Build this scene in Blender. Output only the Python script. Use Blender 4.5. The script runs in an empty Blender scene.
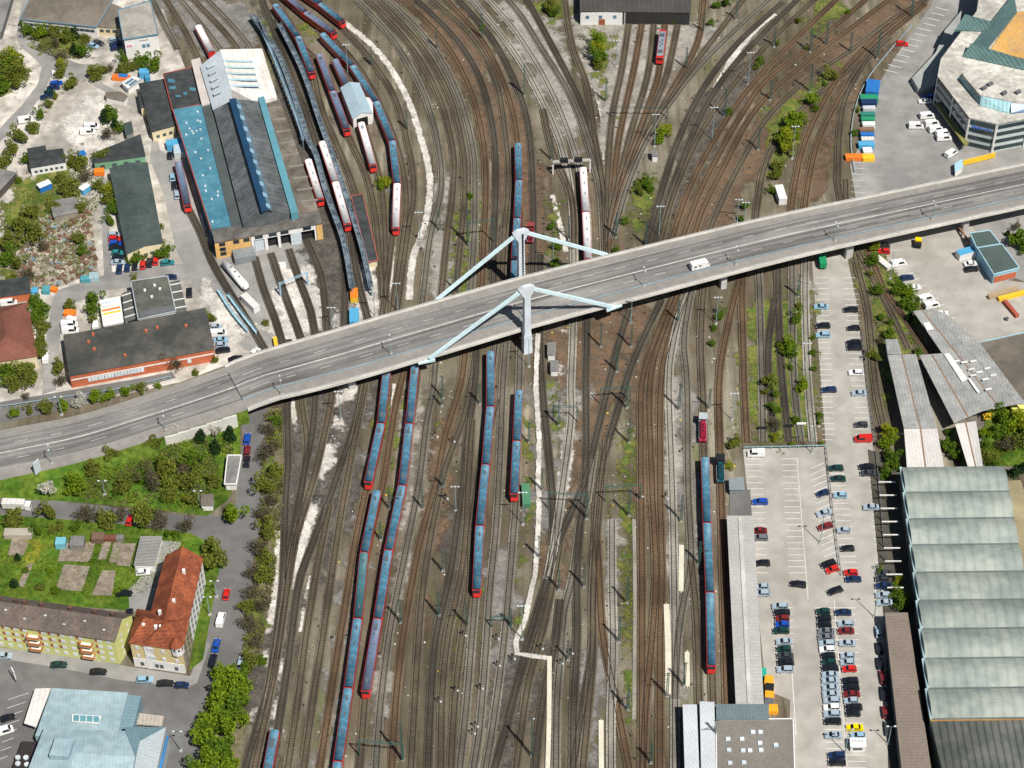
import bpy, math, random
from mathutils import Vector, Matrix, noise
from mathutils.geometry import tessellate_polygon
R = math.radians
C = bpy.context.scene.collection
SC = bpy.context.scene
# ------------------------------------------------------------------ camera, sky, sun
F, TH, DIST, ROLL = 2200.0, R(46.0), 764.0, R(-0.7)
cam_d = bpy.data.cameras.new('camera'); cam = bpy.data.objects.new('camera', cam_d); C.objects.link(cam)
cam_d.sensor_width = 36.0; cam_d.lens = F / 1024 * 36.0; cam_d.clip_start = 5; cam_d.clip_end = 9000
CAM_LOC = Vector((0, -DIST * math.cos(TH), DIST * math.sin(TH)))
CAM_M = Matrix.Translation(CAM_LOC) @ Matrix.Rotation(math.pi / 2 - TH, 4, 'X') @ Matrix.Rotation(ROLL, 4, 'Z')
cam.matrix_world = CAM_M; SC.camera = cam
SUN_EL = R(56); SUN_AZ = math.atan2(0.57, -0.82)
w = bpy.data.worlds.new('World'); SC.world = w; w.use_nodes = True
nt = w.node_tree; bg = nt.nodes['Background']
sky = nt.nodes.new('ShaderNodeTexSky'); sky.sky_type = 'NISHITA'; sky.sun_disc = False
sky.sun_elevation = SUN_EL; sky.sun_rotation = SUN_AZ
nt.links.new(sky.outputs[0], bg.inputs[0]); bg.inputs[1].default_value = 0.05
sl = bpy.data.lights.new('sun', 'SUN'); sl.energy = 5.0; sl.angle = R(0.5); sl.color = (1.0, 0.955, 0.88)
sun = bpy.data.objects.new('sun', sl); C.objects.link(sun)
sd = Vector((-0.57 * math.cos(SUN_EL), 0.82 * math.cos(SUN_EL), -math.sin(SUN_EL)))
sun.rotation_euler = sd.to_track_quat('-Z', 'Y').to_euler(); sun.location = (300, -400, 600)
SC.view_settings.view_transform = 'Standard'; SC.view_settings.look = 'None'
SC.view_settings.gamma = 1.0; SC.view_settings.exposure = 0.17
SC.cycles.max_bounces = 5; SC.cycles.transparent_max_bounces = 12

def P(px, py, z=0.0):
    """surveyed position: picture point -> place on the level z"""
    d = CAM_M.to_3x3() @ Vector((px - 512, 384 - py, -F))
    t = (z - CAM_LOC.z) / d.z
    return CAM_LOC + d * t
def P2(px, py, z=0.0):
    p = P(px, py, z); return (p.x, p.y)

# ------------------------------------------------------------------ materials
MATS = {}
def mat(name, col, var=0.18, scale=0.35, rough=0.85, metal=0.0, fine=0.12, stripe=None, col2=None, spec=0.3, island=0.0, bump=0.0):
    """noise-stained surface; stripe=(direction deg, period m, strength) adds ribs"""
    if name in MATS: return MATS[name]
    m = bpy.data.materials.new(name); m.use_nodes = True; MATS[name] = m
    t = m.node_tree; N = t.nodes; L = t.links; b = N['Principled BSDF']
    b.inputs['Roughness'].default_value = rough; b.inputs['Metallic'].default_value = metal
    b.inputs['Specular IOR Level'].default_value = spec
    tc = N.new('ShaderNodeTexCoord')
    def nz(s, d=4):
        n = N.new('ShaderNodeTexNoise'); n.inputs['Scale'].default_value = s; n.inputs['Detail'].default_value = d
        L.new(tc.outputs['Object'], n.inputs['Vector']); return n.outputs['Fac']
    def mr(src, a, b_, f0=0.3, f1=0.7):
        n = N.new('ShaderNodeMapRange'); n.inputs[1].default_value = f0; n.inputs[2].default_value = f1
        n.inputs[3].default_value = a; n.inputs[4].default_value = b_; L.new(src, n.inputs[0]); return n.outputs[0]
    def mul(a, b_):
        n = N.new('ShaderNodeMath'); n.operation = 'MULTIPLY'; L.new(a, n.inputs[0]); L.new(b_, n.inputs[1]); return n.outputs[0]
    f = mul(mr(nz(scale * 0.35), 1 - var, 1 + var), mr(nz(scale * 4, 6), 1 - fine, 1 + fine))
    if island:
        g = N.new('ShaderNodeNewGeometry'); f = mul(f, mr(g.outputs['Random Per Island'], 1 - island, 1 + island, 0, 1))
    if stripe:
        mp = N.new('ShaderNodeMapping'); mp.inputs['Rotation'].default_value = (0, 0, -R(stripe[0]))
        L.new(tc.outputs['Object'], mp.inputs['Vector'])
        wv = N.new('ShaderNodeTexWave'); wv.wave_type = 'BANDS'; wv.bands_direction = 'X'
        wv.inputs['Scale'].default_value = 0.314 / stripe[1]; wv.inputs['Distortion'].default_value = 0.3
        wv.inputs['Detail Scale'].default_value = 0.1
        L.new(mp.outputs[0], wv.inputs['Vector']); f = mul(f, mr(wv.outputs['Fac'], 1 - stripe[2], 1 + stripe[2] * .4, 0, .5))
    vm = N.new('ShaderNodeVectorMath'); vm.operation = 'SCALE'; L.new(f, vm.inputs['Scale'])
    if col2:
        mx = N.new('ShaderNodeMix'); mx.data_type = 'RGBA'
        mx.inputs[6].default_value = (*col, 1); mx.inputs[7].default_value = (*col2, 1)
        L.new(mr(nz(scale, 6), 0, 1, .42, .58), mx.inputs[0]); L.new(mx.outputs[2], vm.inputs[0])
    else:
        vm.inputs[0].default_value = col
    L.new(vm.outputs[0], b.inputs['Base Color'])
    if bump:
        bp = N.new('ShaderNodeBump'); bp.inputs['Strength'].default_value = bump; bp.inputs['Distance'].default_value = 0.3
        L.new(nz(scale * 6, 6), bp.inputs['Height']); L.new(bp.outputs[0], b.inputs['Normal'])
    return m
def glass(name='dark_glass', col=(0.02, 0.03, 0.04), rough=0.12):
    if name in MATS: return MATS[name]
    m = mat(name, col, rough=rough, spec=0.6, var=.3); return m
def leafmat(name, col, col2, island=0.4):
    m = mat(name, col, col2=col2, island=island, scale=0.5, rough=0.75, spec=0.1)
    t = m.node_tree; N = t.nodes; L = t.links; b = N['Principled BSDF']; tl_ = N.new('ShaderNodeBsdfTranslucent'); ms = N.new('ShaderNodeMixShader'); ms.inputs[0].default_value = .38
    L.new(b.inputs['Base Color'].links[0].from_socket, tl_.inputs[0]); L.new(b.outputs[0], ms.inputs[1]); L.new(tl_.outputs[0], ms.inputs[2]); L.new(ms.outputs[0], N['Material Output'].inputs[0])
    return m
def patchmat(name, col, col2, cover=0.5, scale=0.15, fscale=1.4):
    """ragged ground patch: the surface is really absent where the noise says so"""
    if name in MATS: return MATS[name]
    m = mat(name, col, col2=col2, scale=0.3, var=.25, fine=.3)
    t = m.node_tree; N = t.nodes; L = t.links; b = N['Principled BSDF']
    tc = N.new('ShaderNodeTexCoord'); out = N['Material Output']
    n1 = N.new('ShaderNodeTexNoise'); n1.inputs['Scale'].default_value = scale; n1.inputs['Detail'].default_value = 8; n1.inputs['Roughness'].default_value = .68
    L.new(tc.outputs['Object'], n1.inputs['Vector'])
    mr = N.new('ShaderNodeMapRange'); mr.inputs[1].default_value = 0.5 - (cover - .5) * .55 - .04; mr.inputs[2].default_value = 0.5 - (cover - .5) * .55 + .04
    at = N.new('ShaderNodeAttribute'); at.attribute_name = 'inner'
    ad = N.new('ShaderNodeMath'); ad.operation = 'MULTIPLY_ADD'; L.new(at.outputs['Fac'], ad.inputs[0]); ad.inputs[1].default_value = .36; ad.inputs[2].default_value = -.24
    a2 = N.new('ShaderNodeMath'); a2.operation = 'ADD'; L.new(ad.outputs[0], a2.inputs[0]); L.new(n1.outputs['Fac'], a2.inputs[1])
    L.new(a2.outputs[0], mr.inputs[0])
    tr = N.new('ShaderNodeBsdfTransparent'); ms = N.new('ShaderNodeMixShader')
    L.new(mr.outputs[0], ms.inputs[0]); L.new(tr.outputs[0], ms.inputs[1]); L.new(b.outputs[0], ms.inputs[2]); L.new(ms.outputs[0], out.inputs[0])
    return m

def ground_material():
    m = bpy.data.materials.new('yard_ballast_ground'); m.use_nodes = True
    t = m.node_tree; N = t.nodes; L = t.links; b = N['Principled BSDF']; b.inputs['Roughness'].default_value = .95
    b.inputs['Specular IOR Level'].default_value = 0.1
    tc = N.new('ShaderNodeTexCoord')
    def nz(s, d=6, st=(1, 1, 1), rot=0, rg=.6):
        mp = N.new('ShaderNodeMapping'); mp.inputs['Scale'].default_value = st; mp.inputs['Rotation'].default_value = (0, 0, rot)
        L.new(tc.outputs['Object'], mp.inputs[0])
        n = N.new('ShaderNodeTexNoise'); n.inputs['Scale'].default_value = s; n.inputs['Detail'].default_value = d; n.inputs['Roughness'].default_value = rg
        L.new(mp.outputs[0], n.inputs['Vector']); return n.outputs['Fac']
    def ramp(src, cols):
        r = N.new('ShaderNodeValToRGB'); e = r.color_ramp.elements
        while len(e) < len(cols): e.new(0.5)
        for k, (p, c) in enumerate(cols): e[k].position = p; e[k].color = (*c, 1)
        L.new(src, r.inputs[0]); return r.outputs[0]
    def mixc(f, a, c, blend='MIX'):
        x = N.new('ShaderNodeMix'); x.data_type = 'RGBA'; x.blend_type = blend
        if isinstance(f, float): x.inputs[0].default_value = f
        else: L.new(f, x.inputs[0])
        L.new(a, x.inputs[6]); L.new(c, x.inputs[7]); return x.outputs[2]
    base = ramp(nz(.02, 8), [(.34, (.082, .066, .044)), (.5, (.135, .115, .083)), (.64, (.240, .217, .174))])
    strk = ramp(nz(.30, 7, (1, .05, 1)), [(.3, (.50, .46, .41)), (.46, (.92, .92, .90)), (.56, (1.05, 1.05, 1.03)), (.7, (1.6, 1.6, 1.56))])
    c = mixc(1.0, base, strk, 'MULTIPLY')
    fine = ramp(nz(1.8, 6, rg=.75), [(.3, (.65, .64, .62)), (.5, (1, 1, 1)), (.72, (1.35, 1.35, 1.35))])
    c = mixc(1.0, c, fine, 'MULTIPLY')
    rust = N.new('ShaderNodeRGB'); rust.outputs[0].default_value = (.145, .095, .058, 1)
    rf = N.new('ShaderNodeMapRange'); L.new(nz(.028, 6, (1, .35, 1)), rf.inputs[0]); rf.inputs[1].default_value = .55; rf.inputs[2].default_value = .72; rf.inputs[4].default_value = .6
    c = mixc(rf.outputs[0], c, rust.outputs[0])
    green = N.new('ShaderNodeRGB'); green.outputs[0].default_value = (.10, .12, .028, 1)
    gf = N.new('ShaderNodeMapRange'); L.new(nz(.045, 9, (1, .4, 1), rg=.72), gf.inputs[0]); gf.inputs[1].default_value = .565; gf.inputs[2].default_value = .66; gf.inputs[4].default_value = .6
    c = mixc(gf.outputs[0], c, green.outputs[0])
    L.new(c, b.inputs['Base Color'])
    return m

def track_material(name, bed, sleeper, edge):
    m = bpy.data.materials.new(name); m.use_nodes = True; MATS[name] = m
    t = m.node_tree; N = t.nodes; L = t.links; b = N['Principled BSDF']; b.inputs['Roughness'].default_value = .95
    b.inputs['Specular IOR Level'].default_value = 0.1
    uv = N.new('ShaderNodeUVMap'); sp = N.new('ShaderNodeSeparateXYZ'); L.new(uv.outputs[0], sp.inputs[0])
    def mth(op, a, c=None, v=None):
        n = N.new('ShaderNodeMath'); n.operation = op; L.new(a, n.inputs[0])
        if c is not None: L.new(c, n.inputs[1])
        elif v is not None: n.inputs[1].default_value = v
        return n.outputs[0]
    # sleepers every 0.63 m, 2.5 m long
    fr = mth('FRACT', mth('DIVIDE', sp.outputs[1], v=0.63)); s1 = mth('LESS_THAN', fr, v=.42)
    s2 = mth('LESS_THAN', mth('ABSOLUTE', sp.outputs[0]), v=1.22); sl_ = mth('MULTIPLY', s1, s2)
    tc = N.new('ShaderNodeTexCoord')
    n1 = N.new('ShaderNodeTexNoise'); n1.inputs['Scale'].default_value = 1.3; n1.inputs['Detail'].default_value = 7; n1.inputs['Roughness'].default_value = .7; L.new(tc.outputs['Object'], n1.inputs['Vector'])
    n2 = N.new('ShaderNodeTexNoise'); n2.inputs['Scale'].default_value = .05; n2.inputs['Detail'].default_value = 4; L.new(tc.outputs['Object'], n2.inputs['Vector'])
    def mr(src, f0, f1, a, c):
        n = N.new('ShaderNodeMapRange'); L.new(src, n.inputs[0]); n.inputs[1].default_value = f0; n.inputs[2].default_value = f1; n.inputs[3].default_value = a; n.inputs[4].default_value = c; return n.outputs[0]
    mx = N.new('ShaderNodeMix'); mx.data_type = 'RGBA'; mx.inputs[6].default_value = (*bed, 1); mx.inputs[7].default_value = (*sleeper, 1); L.new(mth('MULTIPLY', sl_, v=.8), mx.inputs[0])
    ed = N.new('ShaderNodeMix'); ed.data_type = 'RGBA'; ed.inputs[7].default_value = (*edge, 1); L.new(mx.outputs[2], ed.inputs[6])
    L.new(mr(mth('ABSOLUTE', sp.outputs[0]), 1.0, 1.45, 0, 1), ed.inputs[0])
    f = mth('MULTIPLY', mr(n1.outputs['Fac'], .3, .7, .72, 1.28), mr(n2.outputs['Fac'], .35, .65, .7, 1.3))
    vm = N.new('ShaderNodeVectorMath'); vm.operation = 'SCALE'; L.new(ed.outputs[2], vm.inputs[0]); L.new(f, vm.inputs['Scale'])
    L.new(vm.outputs[0], b.inputs['Base Color'])
    # ragged outer edge of the ballast bed
    tr = N.new('ShaderNodeBsdfTransparent'); ms = N.new('ShaderNodeMixShader'); out = N['Material Output']
    a = mth('SUBTRACT', mr(mth('ABSOLUTE', sp.outputs[0]), 1.1, 1.8, .05, 1), n1.outputs['Fac']); 
    L.new(mr(a, -.05, .1, 1, 0), ms.inputs[0]); L.new(tr.outputs[0], ms.inputs[1]); L.new(b.outputs[0], ms.inputs[2]); L.new(ms.outputs[0], out.inputs[0])
    return m

# ------------------------------------------------------------------ mesh helpers
WM = {}
class MB:
    def __init__(s): s.v = []; s.f = []; s.uv = []
    def add(s, vs, fs, uvs=None):
        k = len(s.v); s.v += [Vector(q) for q in vs]
        for i, f in enumerate(fs): s.f.append([k + j for j in f]); s.uv.append(uvs[i] if uvs else None)
        return s
    def box(s, c, size, rz=0.0, pitch=0.0):
        hx, hy, hz = size[0] / 2, size[1] / 2, size[2] / 2
        M = Matrix.Translation(c) @ Matrix.Rotation(rz, 4, 'Z') @ Matrix.Rotation(pitch, 4, 'Y')
        vs = [M @ Vector((x, y, z)) for z in (-hz, hz) for x, y in ((-hx, -hy), (hx, -hy), (hx, hy), (-hx, hy))]
        return s.add(vs, [(3, 2, 1, 0), (4, 5, 6, 7), (0, 1, 5, 4), (1, 2, 6, 5), (2, 3, 7, 6), (3, 0, 4, 7)])
    def prism(s, poly, z0, z1, top=True, bottom=True):
        poly = ccw(poly); n = len(poly)
        z1s = z1 if isinstance(z1, (list, tuple)) else [z1] * n
        vs = [(x, y, z0) for x, y in poly] + [(poly[i][0], poly[i][1], z1s[i]) for i in range(n)]
        fs = [(i, (i + 1) % n, n + (i + 1) % n, n + i) for i in range(n)]
        tri = tessellate_polygon([[Vector((x, y, 0)) for x, y in poly]])
        for a, b_, c in tri:
            A, B, D = [Vector((*poly[q], 0)) for q in (a, b_, c)]
            if (B - A).cross(D - A).z < 0: b_, c = c, b_
            if top: fs.append((n + a, n + b_, n + c))
            if bottom: fs.append((a, c, b_))
        return s.add(vs, fs)
    def sheet(s, poly, z):
        tri = tessellate_polygon([[Vector((x, y, 0)) for x, y in poly]]); fs = []
        for a, b_, c in tri:
            A, B, D = [Vector((*poly[q], 0)) for q in (a, b_, c)]
            fs.append((a, b_, c) if (B - A).cross(D - A).z > 0 else (a, c, b_))
        return s.add([(x, y, z) for x, y in poly], fs)
    def bar(s, a, b_, wd, hg=None, up=Vector((0, 0, 1)), w2=None):
        a, b_ = Vector(a), Vector(b_); hg = hg or wd; d = (b_ - a).normalized()
        if abs(d.dot(up)) > .98: up = Vector((0, 1, 0))
        sx = d.cross(up).normalized(); uu = sx.cross(d); k = (w2 / wd) if w2 else 1
        vs = [a + sx * x * wd / 2 + uu * y * hg / 2 for x, y in ((-1, -1), (1, -1), (1, 1), (-1, 1))] + \
             [b_ + sx * x * wd / 2 * k + uu * y * hg / 2 * k for x, y in ((-1, -1), (1, -1), (1, 1), (-1, 1))]
        return s.add(vs, [(0, 1, 2, 3), (7, 6, 5, 4), (4, 5, 1, 0), (5, 6, 2, 1), (6, 7, 3, 2), (7, 4, 0, 3)])
    def cyl(s, a, b_, r, n=10, r2=None):
        a, b_ = Vector(a), Vector(b_); r2 = r if r2 is None else r2; d = (b_ - a).normalized()
        up = Vector((0, 0, 1)) if abs(d.z) < .9 else Vector((0, 1, 0)); x = d.cross(up).normalized(); y = d.cross(x)
        vs = [a + (x * math.cos(q) + y * math.sin(q)) * r for q in [2 * math.pi * i / n for i in range(n)]] + \
             [b_ + (x * math.cos(q) + y * math.sin(q)) * r2 for q in [2 * math.pi * i / n for i in range(n)]]
        return s.add(vs, [(i, (i + 1) % n, n + (i + 1) % n, n + i) for i in range(n)] + [tuple(range(n))[::-1], tuple(range(n, 2 * n))])
    def strip(s, pts, wd, z, off=0.0):
        """flat ribbon along 2d points"""
        L_, Rr = offset(pts, off + wd / 2), offset(pts, off - wd / 2); n = len(pts)
        zz = z if isinstance(z, (list, tuple)) else [z] * n; acc = 0; d = [0]
        for i in range(1, n): acc += math.dist(pts[i], pts[i - 1]); d.append(acc)
        vs = [(Rr[i][0], Rr[i][1], zz[i]) for i in range(n)] + [(L_[i][0], L_[i][1], zz[i]) for i in range(n)]
        fs = [(i, i + 1, n + i + 1, n + i) for i in range(n - 1)]
        h = wd / 2
        return s.add(vs, fs, [((h, d[i]), (h, d[i + 1]), (-h, d[i + 1]), (-h, d[i])) for i in range(n - 1)])
    def ribbox(s, pts, wd, z0, z1, off=0.0):
        L_, Rr = offset(pts, off + wd / 2), offset(pts, off - wd / 2); n = len(pts)
        a0 = z0 if isinstance(z0, (list, tuple)) else [z0] * n; a1 = z1 if isinstance(z1, (list, tuple)) else [z1] * n
        vs = [(Rr[i][0], Rr[i][1], a0[i]) for i in range(n)] + [(L_[i][0], L_[i][1], a0[i]) for i in range(n)] + \
             [(Rr[i][0], Rr[i][1], a1[i]) for i in range(n)] + [(L_[i][0], L_[i][1], a1[i]) for i in range(n)]
        fs = []
        for i in range(n - 1):
            fs += [(2 * n + i, 2 * n + i + 1, 3 * n + i + 1, 3 * n + i), (i, i + 1, 2 * n + i + 1, 2 * n + i), (n + i + 1, n + i, 3 * n + i, 3 * n + i + 1), (n + i, n + i + 1, i + 1, i)]
        fs += [(0, 2 * n, 3 * n, n), (n - 1, 2 * n - 1, 4 * n - 1, 3 * n - 1)]
        return s.add(vs, fs)
    def mesh(s, name, M=None):
        me = bpy.data.meshes.new(name)
        vs = [M @ q for q in s.v] if M else s.v
        me.from_pydata([tuple(q) for q in vs], [], s.f)
        if any(u for u in s.uv):
            ul = me.uv_layers.new(name='UVMap'); k = 0; arr = []
            for f, u in zip(s.f, s.uv):
                for j in range(len(f)): arr += list(u[j]) if u else [0, 0]
            ul.data.foreach_set('uv', arr)
        return me
    def build(s, name, m, parent=None, smooth=False):
        """world-space vertices -> one object, stored relative to its thing"""
        M = WM[parent.name].inverted() if parent else None
        me = s.mesh(name, M)
        for q in (m if isinstance(m, (list, tuple)) else [m]): me.materials.append(q)
        if smooth: me.polygons.foreach_set('use_smooth', [True] * len(me.polygons))
        o = bpy.data.objects.new(name, me); C.objects.link(o); o.parent = parent
        WM[o.name] = WM[parent.name].copy() if parent else Matrix.Identity(4)
        return o
def area(p): return sum(p[i][0] * p[(i + 1) % len(p)][1] - p[(i + 1) % len(p)][0] * p[i][1] for i in range(len(p))) / 2
def ccw(p):
    p = [tuple(q[:2]) for q in p]; return p if area(p) > 0 else p[::-1]
def offset(pts, o):
    out = []; n = len(pts)
    for i in range(n):
        a = Vector(pts[max(0, i - 1)][:2]); b_ = Vector(pts[min(n - 1, i + 1)][:2]); d = (b_ - a)
        d = d.normalized() if d.length > 1e-6 else Vector((1, 0)); out.append((pts[i][0] - d.y * o, pts[i][1] + d.x * o))
    return out
def smoothpts(pts, step=4.0):
    """catmull-rom through 2d points, evenly spaced"""
    if len(pts) == 2:
        n = max(1, int(math.dist(*pts) / step)); return [(pts[0][0] + (pts[1][0] - pts[0][0]) * i / n, pts[0][1] + (pts[1][1] - pts[0][1]) * i / n) for i in range(n + 1)]
    p = [pts[0]] + list(pts) + [pts[-1]]; out = []
    for i in range(1, len(p) - 2):
        p0, p1, p2, p3 = p[i - 1:i + 3]; n = max(1, int(math.dist(p1, p2) / step))
        for k in range(n):
            t = k / n
            out.append(tuple(.5 * (2 * p1[a] + (p2[a] - p0[a]) * t + (2 * p0[a] - 5 * p1[a] + 4 * p2[a] - p3[a]) * t * t + (-p0[a] + 3 * p1[a] - 3 * p2[a] + p3[a]) * t ** 3) for a in (0, 1)))
    out.append(tuple(pts[-1])); return out
def inside(poly, x, y):
    c = False; n = len(poly)
    for i in range(n):
        x1, y1 = poly[i]; x2, y2 = poly[(i + 1) % n]
        if (y1 > y) != (y2 > y) and x < (x2 - x1) * (y - y1) / (y2 - y1) + x1: c = not c
    return c
def tag(o, label=None, cat=None, group=None, kind=None):
    if label: o['label'] = label
    if cat: o['category'] = cat
    if group: o['group'] = group
    if kind: o['kind'] = kind
    return o
def thing(name, label, cat, loc=(0, 0, 0), rz=0.0, group=None, scale=1.0):
    o = bpy.data.objects.new(name, None); C.objects.link(o); o.empty_display_size = .5
    M = Matrix.Translation(loc) @ Matrix.Rotation(rz, 4, 'Z') @ Matrix.Scale(scale, 4)
    o.location = loc; o.rotation_euler = (0, 0, rz); o.scale = (scale,) * 3
    WM[o.name] = M; return tag(o, label, cat, group)
def child(name, me, parent, loc=None, rz=None, parent_inv=None):
    o = bpy.data.objects.new(name, me); C.objects.link(o); o.parent = parent
    if loc: o.location = loc
    if rz is not None: o.rotation_euler = (0, 0, rz)
    WM[o.name] = WM[parent.name] @ Matrix.Translation(loc or (0, 0, 0)) @ Matrix.Rotation(rz or 0, 4, 'Z'); return o
def meshof(mb, name, m, smooth=False):
    me = mb.mesh(name); me.materials.append(m)
    if smooth: me.polygons.foreach_set('use_smooth', [True] * len(me.polygons))
    return me
ORD = 'first second third fourth fifth sixth seventh eighth ninth tenth eleventh twelfth thirteenth fourteenth fifteenth sixteenth seventeenth eighteenth nineteenth twentieth'.split()
def ordn(i): return ORD[i] if i < 20 else f'{i+1}th' if (i + 1) % 10 > 3 or (i + 1) % 10 == 0 else f'{i+1}' + ['th', 'st', 'nd', 'rd'][(i + 1) % 10]
def struct(name, mb, m, label=None): return tag(mb.build(name, m), label, None, None, 'structure')
# ------------------------------------------------------------------ ground and surfaces
g = MB(); g.add([(-3000, -3000, 0), (3000, -3000, 0), (3000, 3000, 0), (-3000, 3000, 0)], [(0, 1, 2, 3)])
struct('ground', g, ground_material(), 'brown and grey ballast ground of the whole railway yard')
ZL = [0.0]; ZS = [0.004]
def softpatch(name, pts, m, label, kind):
    pl = [Vector(P2(*q)) for q in pts]; xs = [p.x for p in pl]; ys = [p.y for p in pl]; st = 3.0; pad = 6
    nx = int((max(xs) - min(xs) + 2 * pad) / st) + 1; ny = int((max(ys) - min(ys) + 2 * pad) / st) + 1; mb = MB(); idx = {}; att = []
    n_ = len(pl); tp = [tuple(p) for p in pl]
    def sd_(x, y):
        q = Vector((x, y)); d = 1e9
        for i in range(n_):
            a, b_ = pl[i], pl[(i + 1) % n_]; e = b_ - a; f = max(0, min(1, (q - a).dot(e) / max(1e-6, e.length_squared))); d = min(d, (q - a - e * f).length)
        return d if inside(tp, x, y) else -d
    vals = {}
    for i in range(nx + 1):
        for j in range(ny + 1): x = min(xs) - pad + i * st; y = min(ys) - pad + j * st; vals[i, j] = (x, y, sd_(x, y))
    def vid(i, j):
        if (i, j) not in idx: x, y, d = vals[i, j]; idx[i, j] = len(mb.v); mb.v.append(Vector((x, y, ZL[0]))); att.append(max(0.0, min(1.0, .45 + d / 14)))
        return idx[i, j]
    for i in range(nx):
        for j in range(ny):
            if max(vals[i, j][2], vals[i + 1, j][2], vals[i, j + 1][2], vals[i + 1, j + 1][2]) > -5: mb.f.append([vid(i, j), vid(i + 1, j), vid(i + 1, j + 1), vid(i, j + 1)]); mb.uv.append(None)
    o = mb.build(name, m); a = o.data.attributes.new('inner', 'FLOAT', 'POINT'); a.data.foreach_set('value', att)
    return tag(o, label, None, None, kind)
def surf(name, pts, m, label=None, kind='structure'):
    ZL[0] += ZS[0]
    if m.node_tree.nodes.get('Attribute'): return softpatch(name, pts, m, label, kind)
    return tag(MB().sheet([P2(*q) for q in pts], ZL[0]).build(name, m), label, None, None, kind)
def ragged(m):
    m = m.copy(); t = m.node_tree; N = t.nodes; L = t.links; b = N['Principled BSDF']; uv = N.new('ShaderNodeUVMap'); sp = N.new('ShaderNodeSeparateXYZ'); L.new(uv.outputs[0], sp.inputs[0])
    ab = N.new('ShaderNodeMath'); ab.operation = 'ABSOLUTE'; L.new(sp.outputs[0], ab.inputs[0]); tc = N.new('ShaderNodeTexCoord'); n = N.new('ShaderNodeTexNoise'); n.inputs['Scale'].default_value = .35; n.inputs['Detail'].default_value = 8; n.inputs['Roughness'].default_value = .75; L.new(tc.outputs['Object'], n.inputs['Vector'])
    m1 = N.new('ShaderNodeMapRange'); L.new(ab.outputs[0], m1.inputs[0]); m1.inputs[1].default_value = .25; m1.inputs[2].default_value = 1.0; m1.inputs[3].default_value = .18; m1.inputs[4].default_value = .72
    su = N.new('ShaderNodeMath'); su.operation = 'SUBTRACT'; L.new(m1.outputs[0], su.inputs[0]); L.new(n.outputs['Fac'], su.inputs[1]); m2 = N.new('ShaderNodeMapRange'); L.new(su.outputs[0], m2.inputs[0]); m2.inputs[1].default_value = -.08; m2.inputs[2].default_value = .05; m2.inputs[3].default_value = 1; m2.inputs[4].default_value = 0
    tr = N.new('ShaderNodeBsdfTransparent'); ms = N.new('ShaderNodeMixShader'); L.new(m2.outputs[0], ms.inputs[0]); L.new(tr.outputs[0], ms.inputs[1]); L.new(b.outputs[0], ms.inputs[2]); L.new(ms.outputs[0], N['Material Output'].inputs[0]); return m
def ribbon(name, pts, wd, m, label=None, kind='structure', z=None):
    ZL[0] += ZS[0]; n = smoothpts([P2(*q) for q in pts], 5)
    wd *= 1.3; mb = MB().strip(n, wd, ZL[0] if z is None else z); mb.uv = [tuple((u / (wd / 2), v) for u, v in q) for q in mb.uv]
    return tag(mb.build(name, m), label, None, None, kind)
DIRT = mat('pale_dirt', (.33, .305, .265), col2=(.50, .465, .42), scale=.06, var=.3, fine=.25)
ASPH = mat('street_asphalt', (.125, .122, .12), col2=(.15, .147, .142), scale=.06, var=.15, fine=.1)
ASPH2 = mat('yard_asphalt', (.235, .23, .22), col2=(.285, .275, .26), scale=.05, var=.22, fine=.12)
CONC = mat('carpark_concrete', (.33, .31, .275), col2=(.375, .355, .32), scale=.05, var=.14, fine=.12)
PALE = ragged(mat('pale_gravel', (.60, .57, .52), col2=(.44, .41, .365), scale=.3, var=.2, fine=.3))
CHALK = mat('chalk_dust', (.55, .52, .47), col2=(.42, .4, .36), scale=.12, var=.2, fine=.25)
GRASS = mat('lawn_grass', (.055, .115, .012), col2=(.095, .14, .018), scale=.14, var=.35, fine=.35, spec=.1)
SOIL = mat('garden_soil', (.15, .12, .095), col2=(.20, .165, .13), scale=.5, var=.3, fine=.3)
WEED = patchmat('weedy_patch', (.085, .125, .020), (.15, .15, .035), .50, .13)
WEED2 = patchmat('sparse_weeds', (.10, .12, .025), (.17, .15, .03), .36, .16)
DUSTP = patchmat('dust_patch', (.56, .53, .48), (.46, .43, .39), .62, .06)
DARKP = patchmat('oily_patch', (.07, .062, .055), (.10, .09, .075), .55, .05)
RUSTP = patchmat('rusty_ballast', (.145, .092, .055), (.115, .082, .056), .56, .05)
LITEP = patchmat('light_ballast', (.30, .28, .245), (.24, .222, .192), .60, .05)
GREYP = patchmat('grey_ballast', (.21, .20, .185), (.17, .16, .145), .56, .07)
surf('ground_west_yard', [(-40, -40), (150, -40), (170, 30), (186, 70), (196, 190), (216, 270), (262, 352), (180, 382), (-40, 432)], DIRT, 'pale trampled dirt of the depot yard on the west side')
surf('ground_shed_apron', [(205, 250), (330, 236), (352, 300), (362, 322), (262, 352), (232, 300)], ASPH2, 'dusty grey apron in front of the engine shed')
surf('path_depot', [(118, 100), (140, 110), (152, 135), (150, 160), (163, 192), (176, 250), (196, 290), (214, 310), (244, 350), (262, 352), (236, 300), (210, 262), (196, 200), (182, 165), (160, 150), (152, 112), (130, 98), (100, 82), (92, 84)], ASPH2, 'dusty grey lane running down past the dark green shed')
surf('road_west', [(-40, 160), (0, 128), (22, 105), (38, 84), (42, 66), (34, 58), (20, 47), (16, 36), (20, 14), (30, -40), (46, -40), (32, 20), (36, 40), (54, 54), (80, 64), (95, 64), (96, 74), (76, 82), (62, 76), (52, 74), (44, 92), (22, 122), (-40, 178)], ASPH2, 'curving grey lane in the top left corner')
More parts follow.
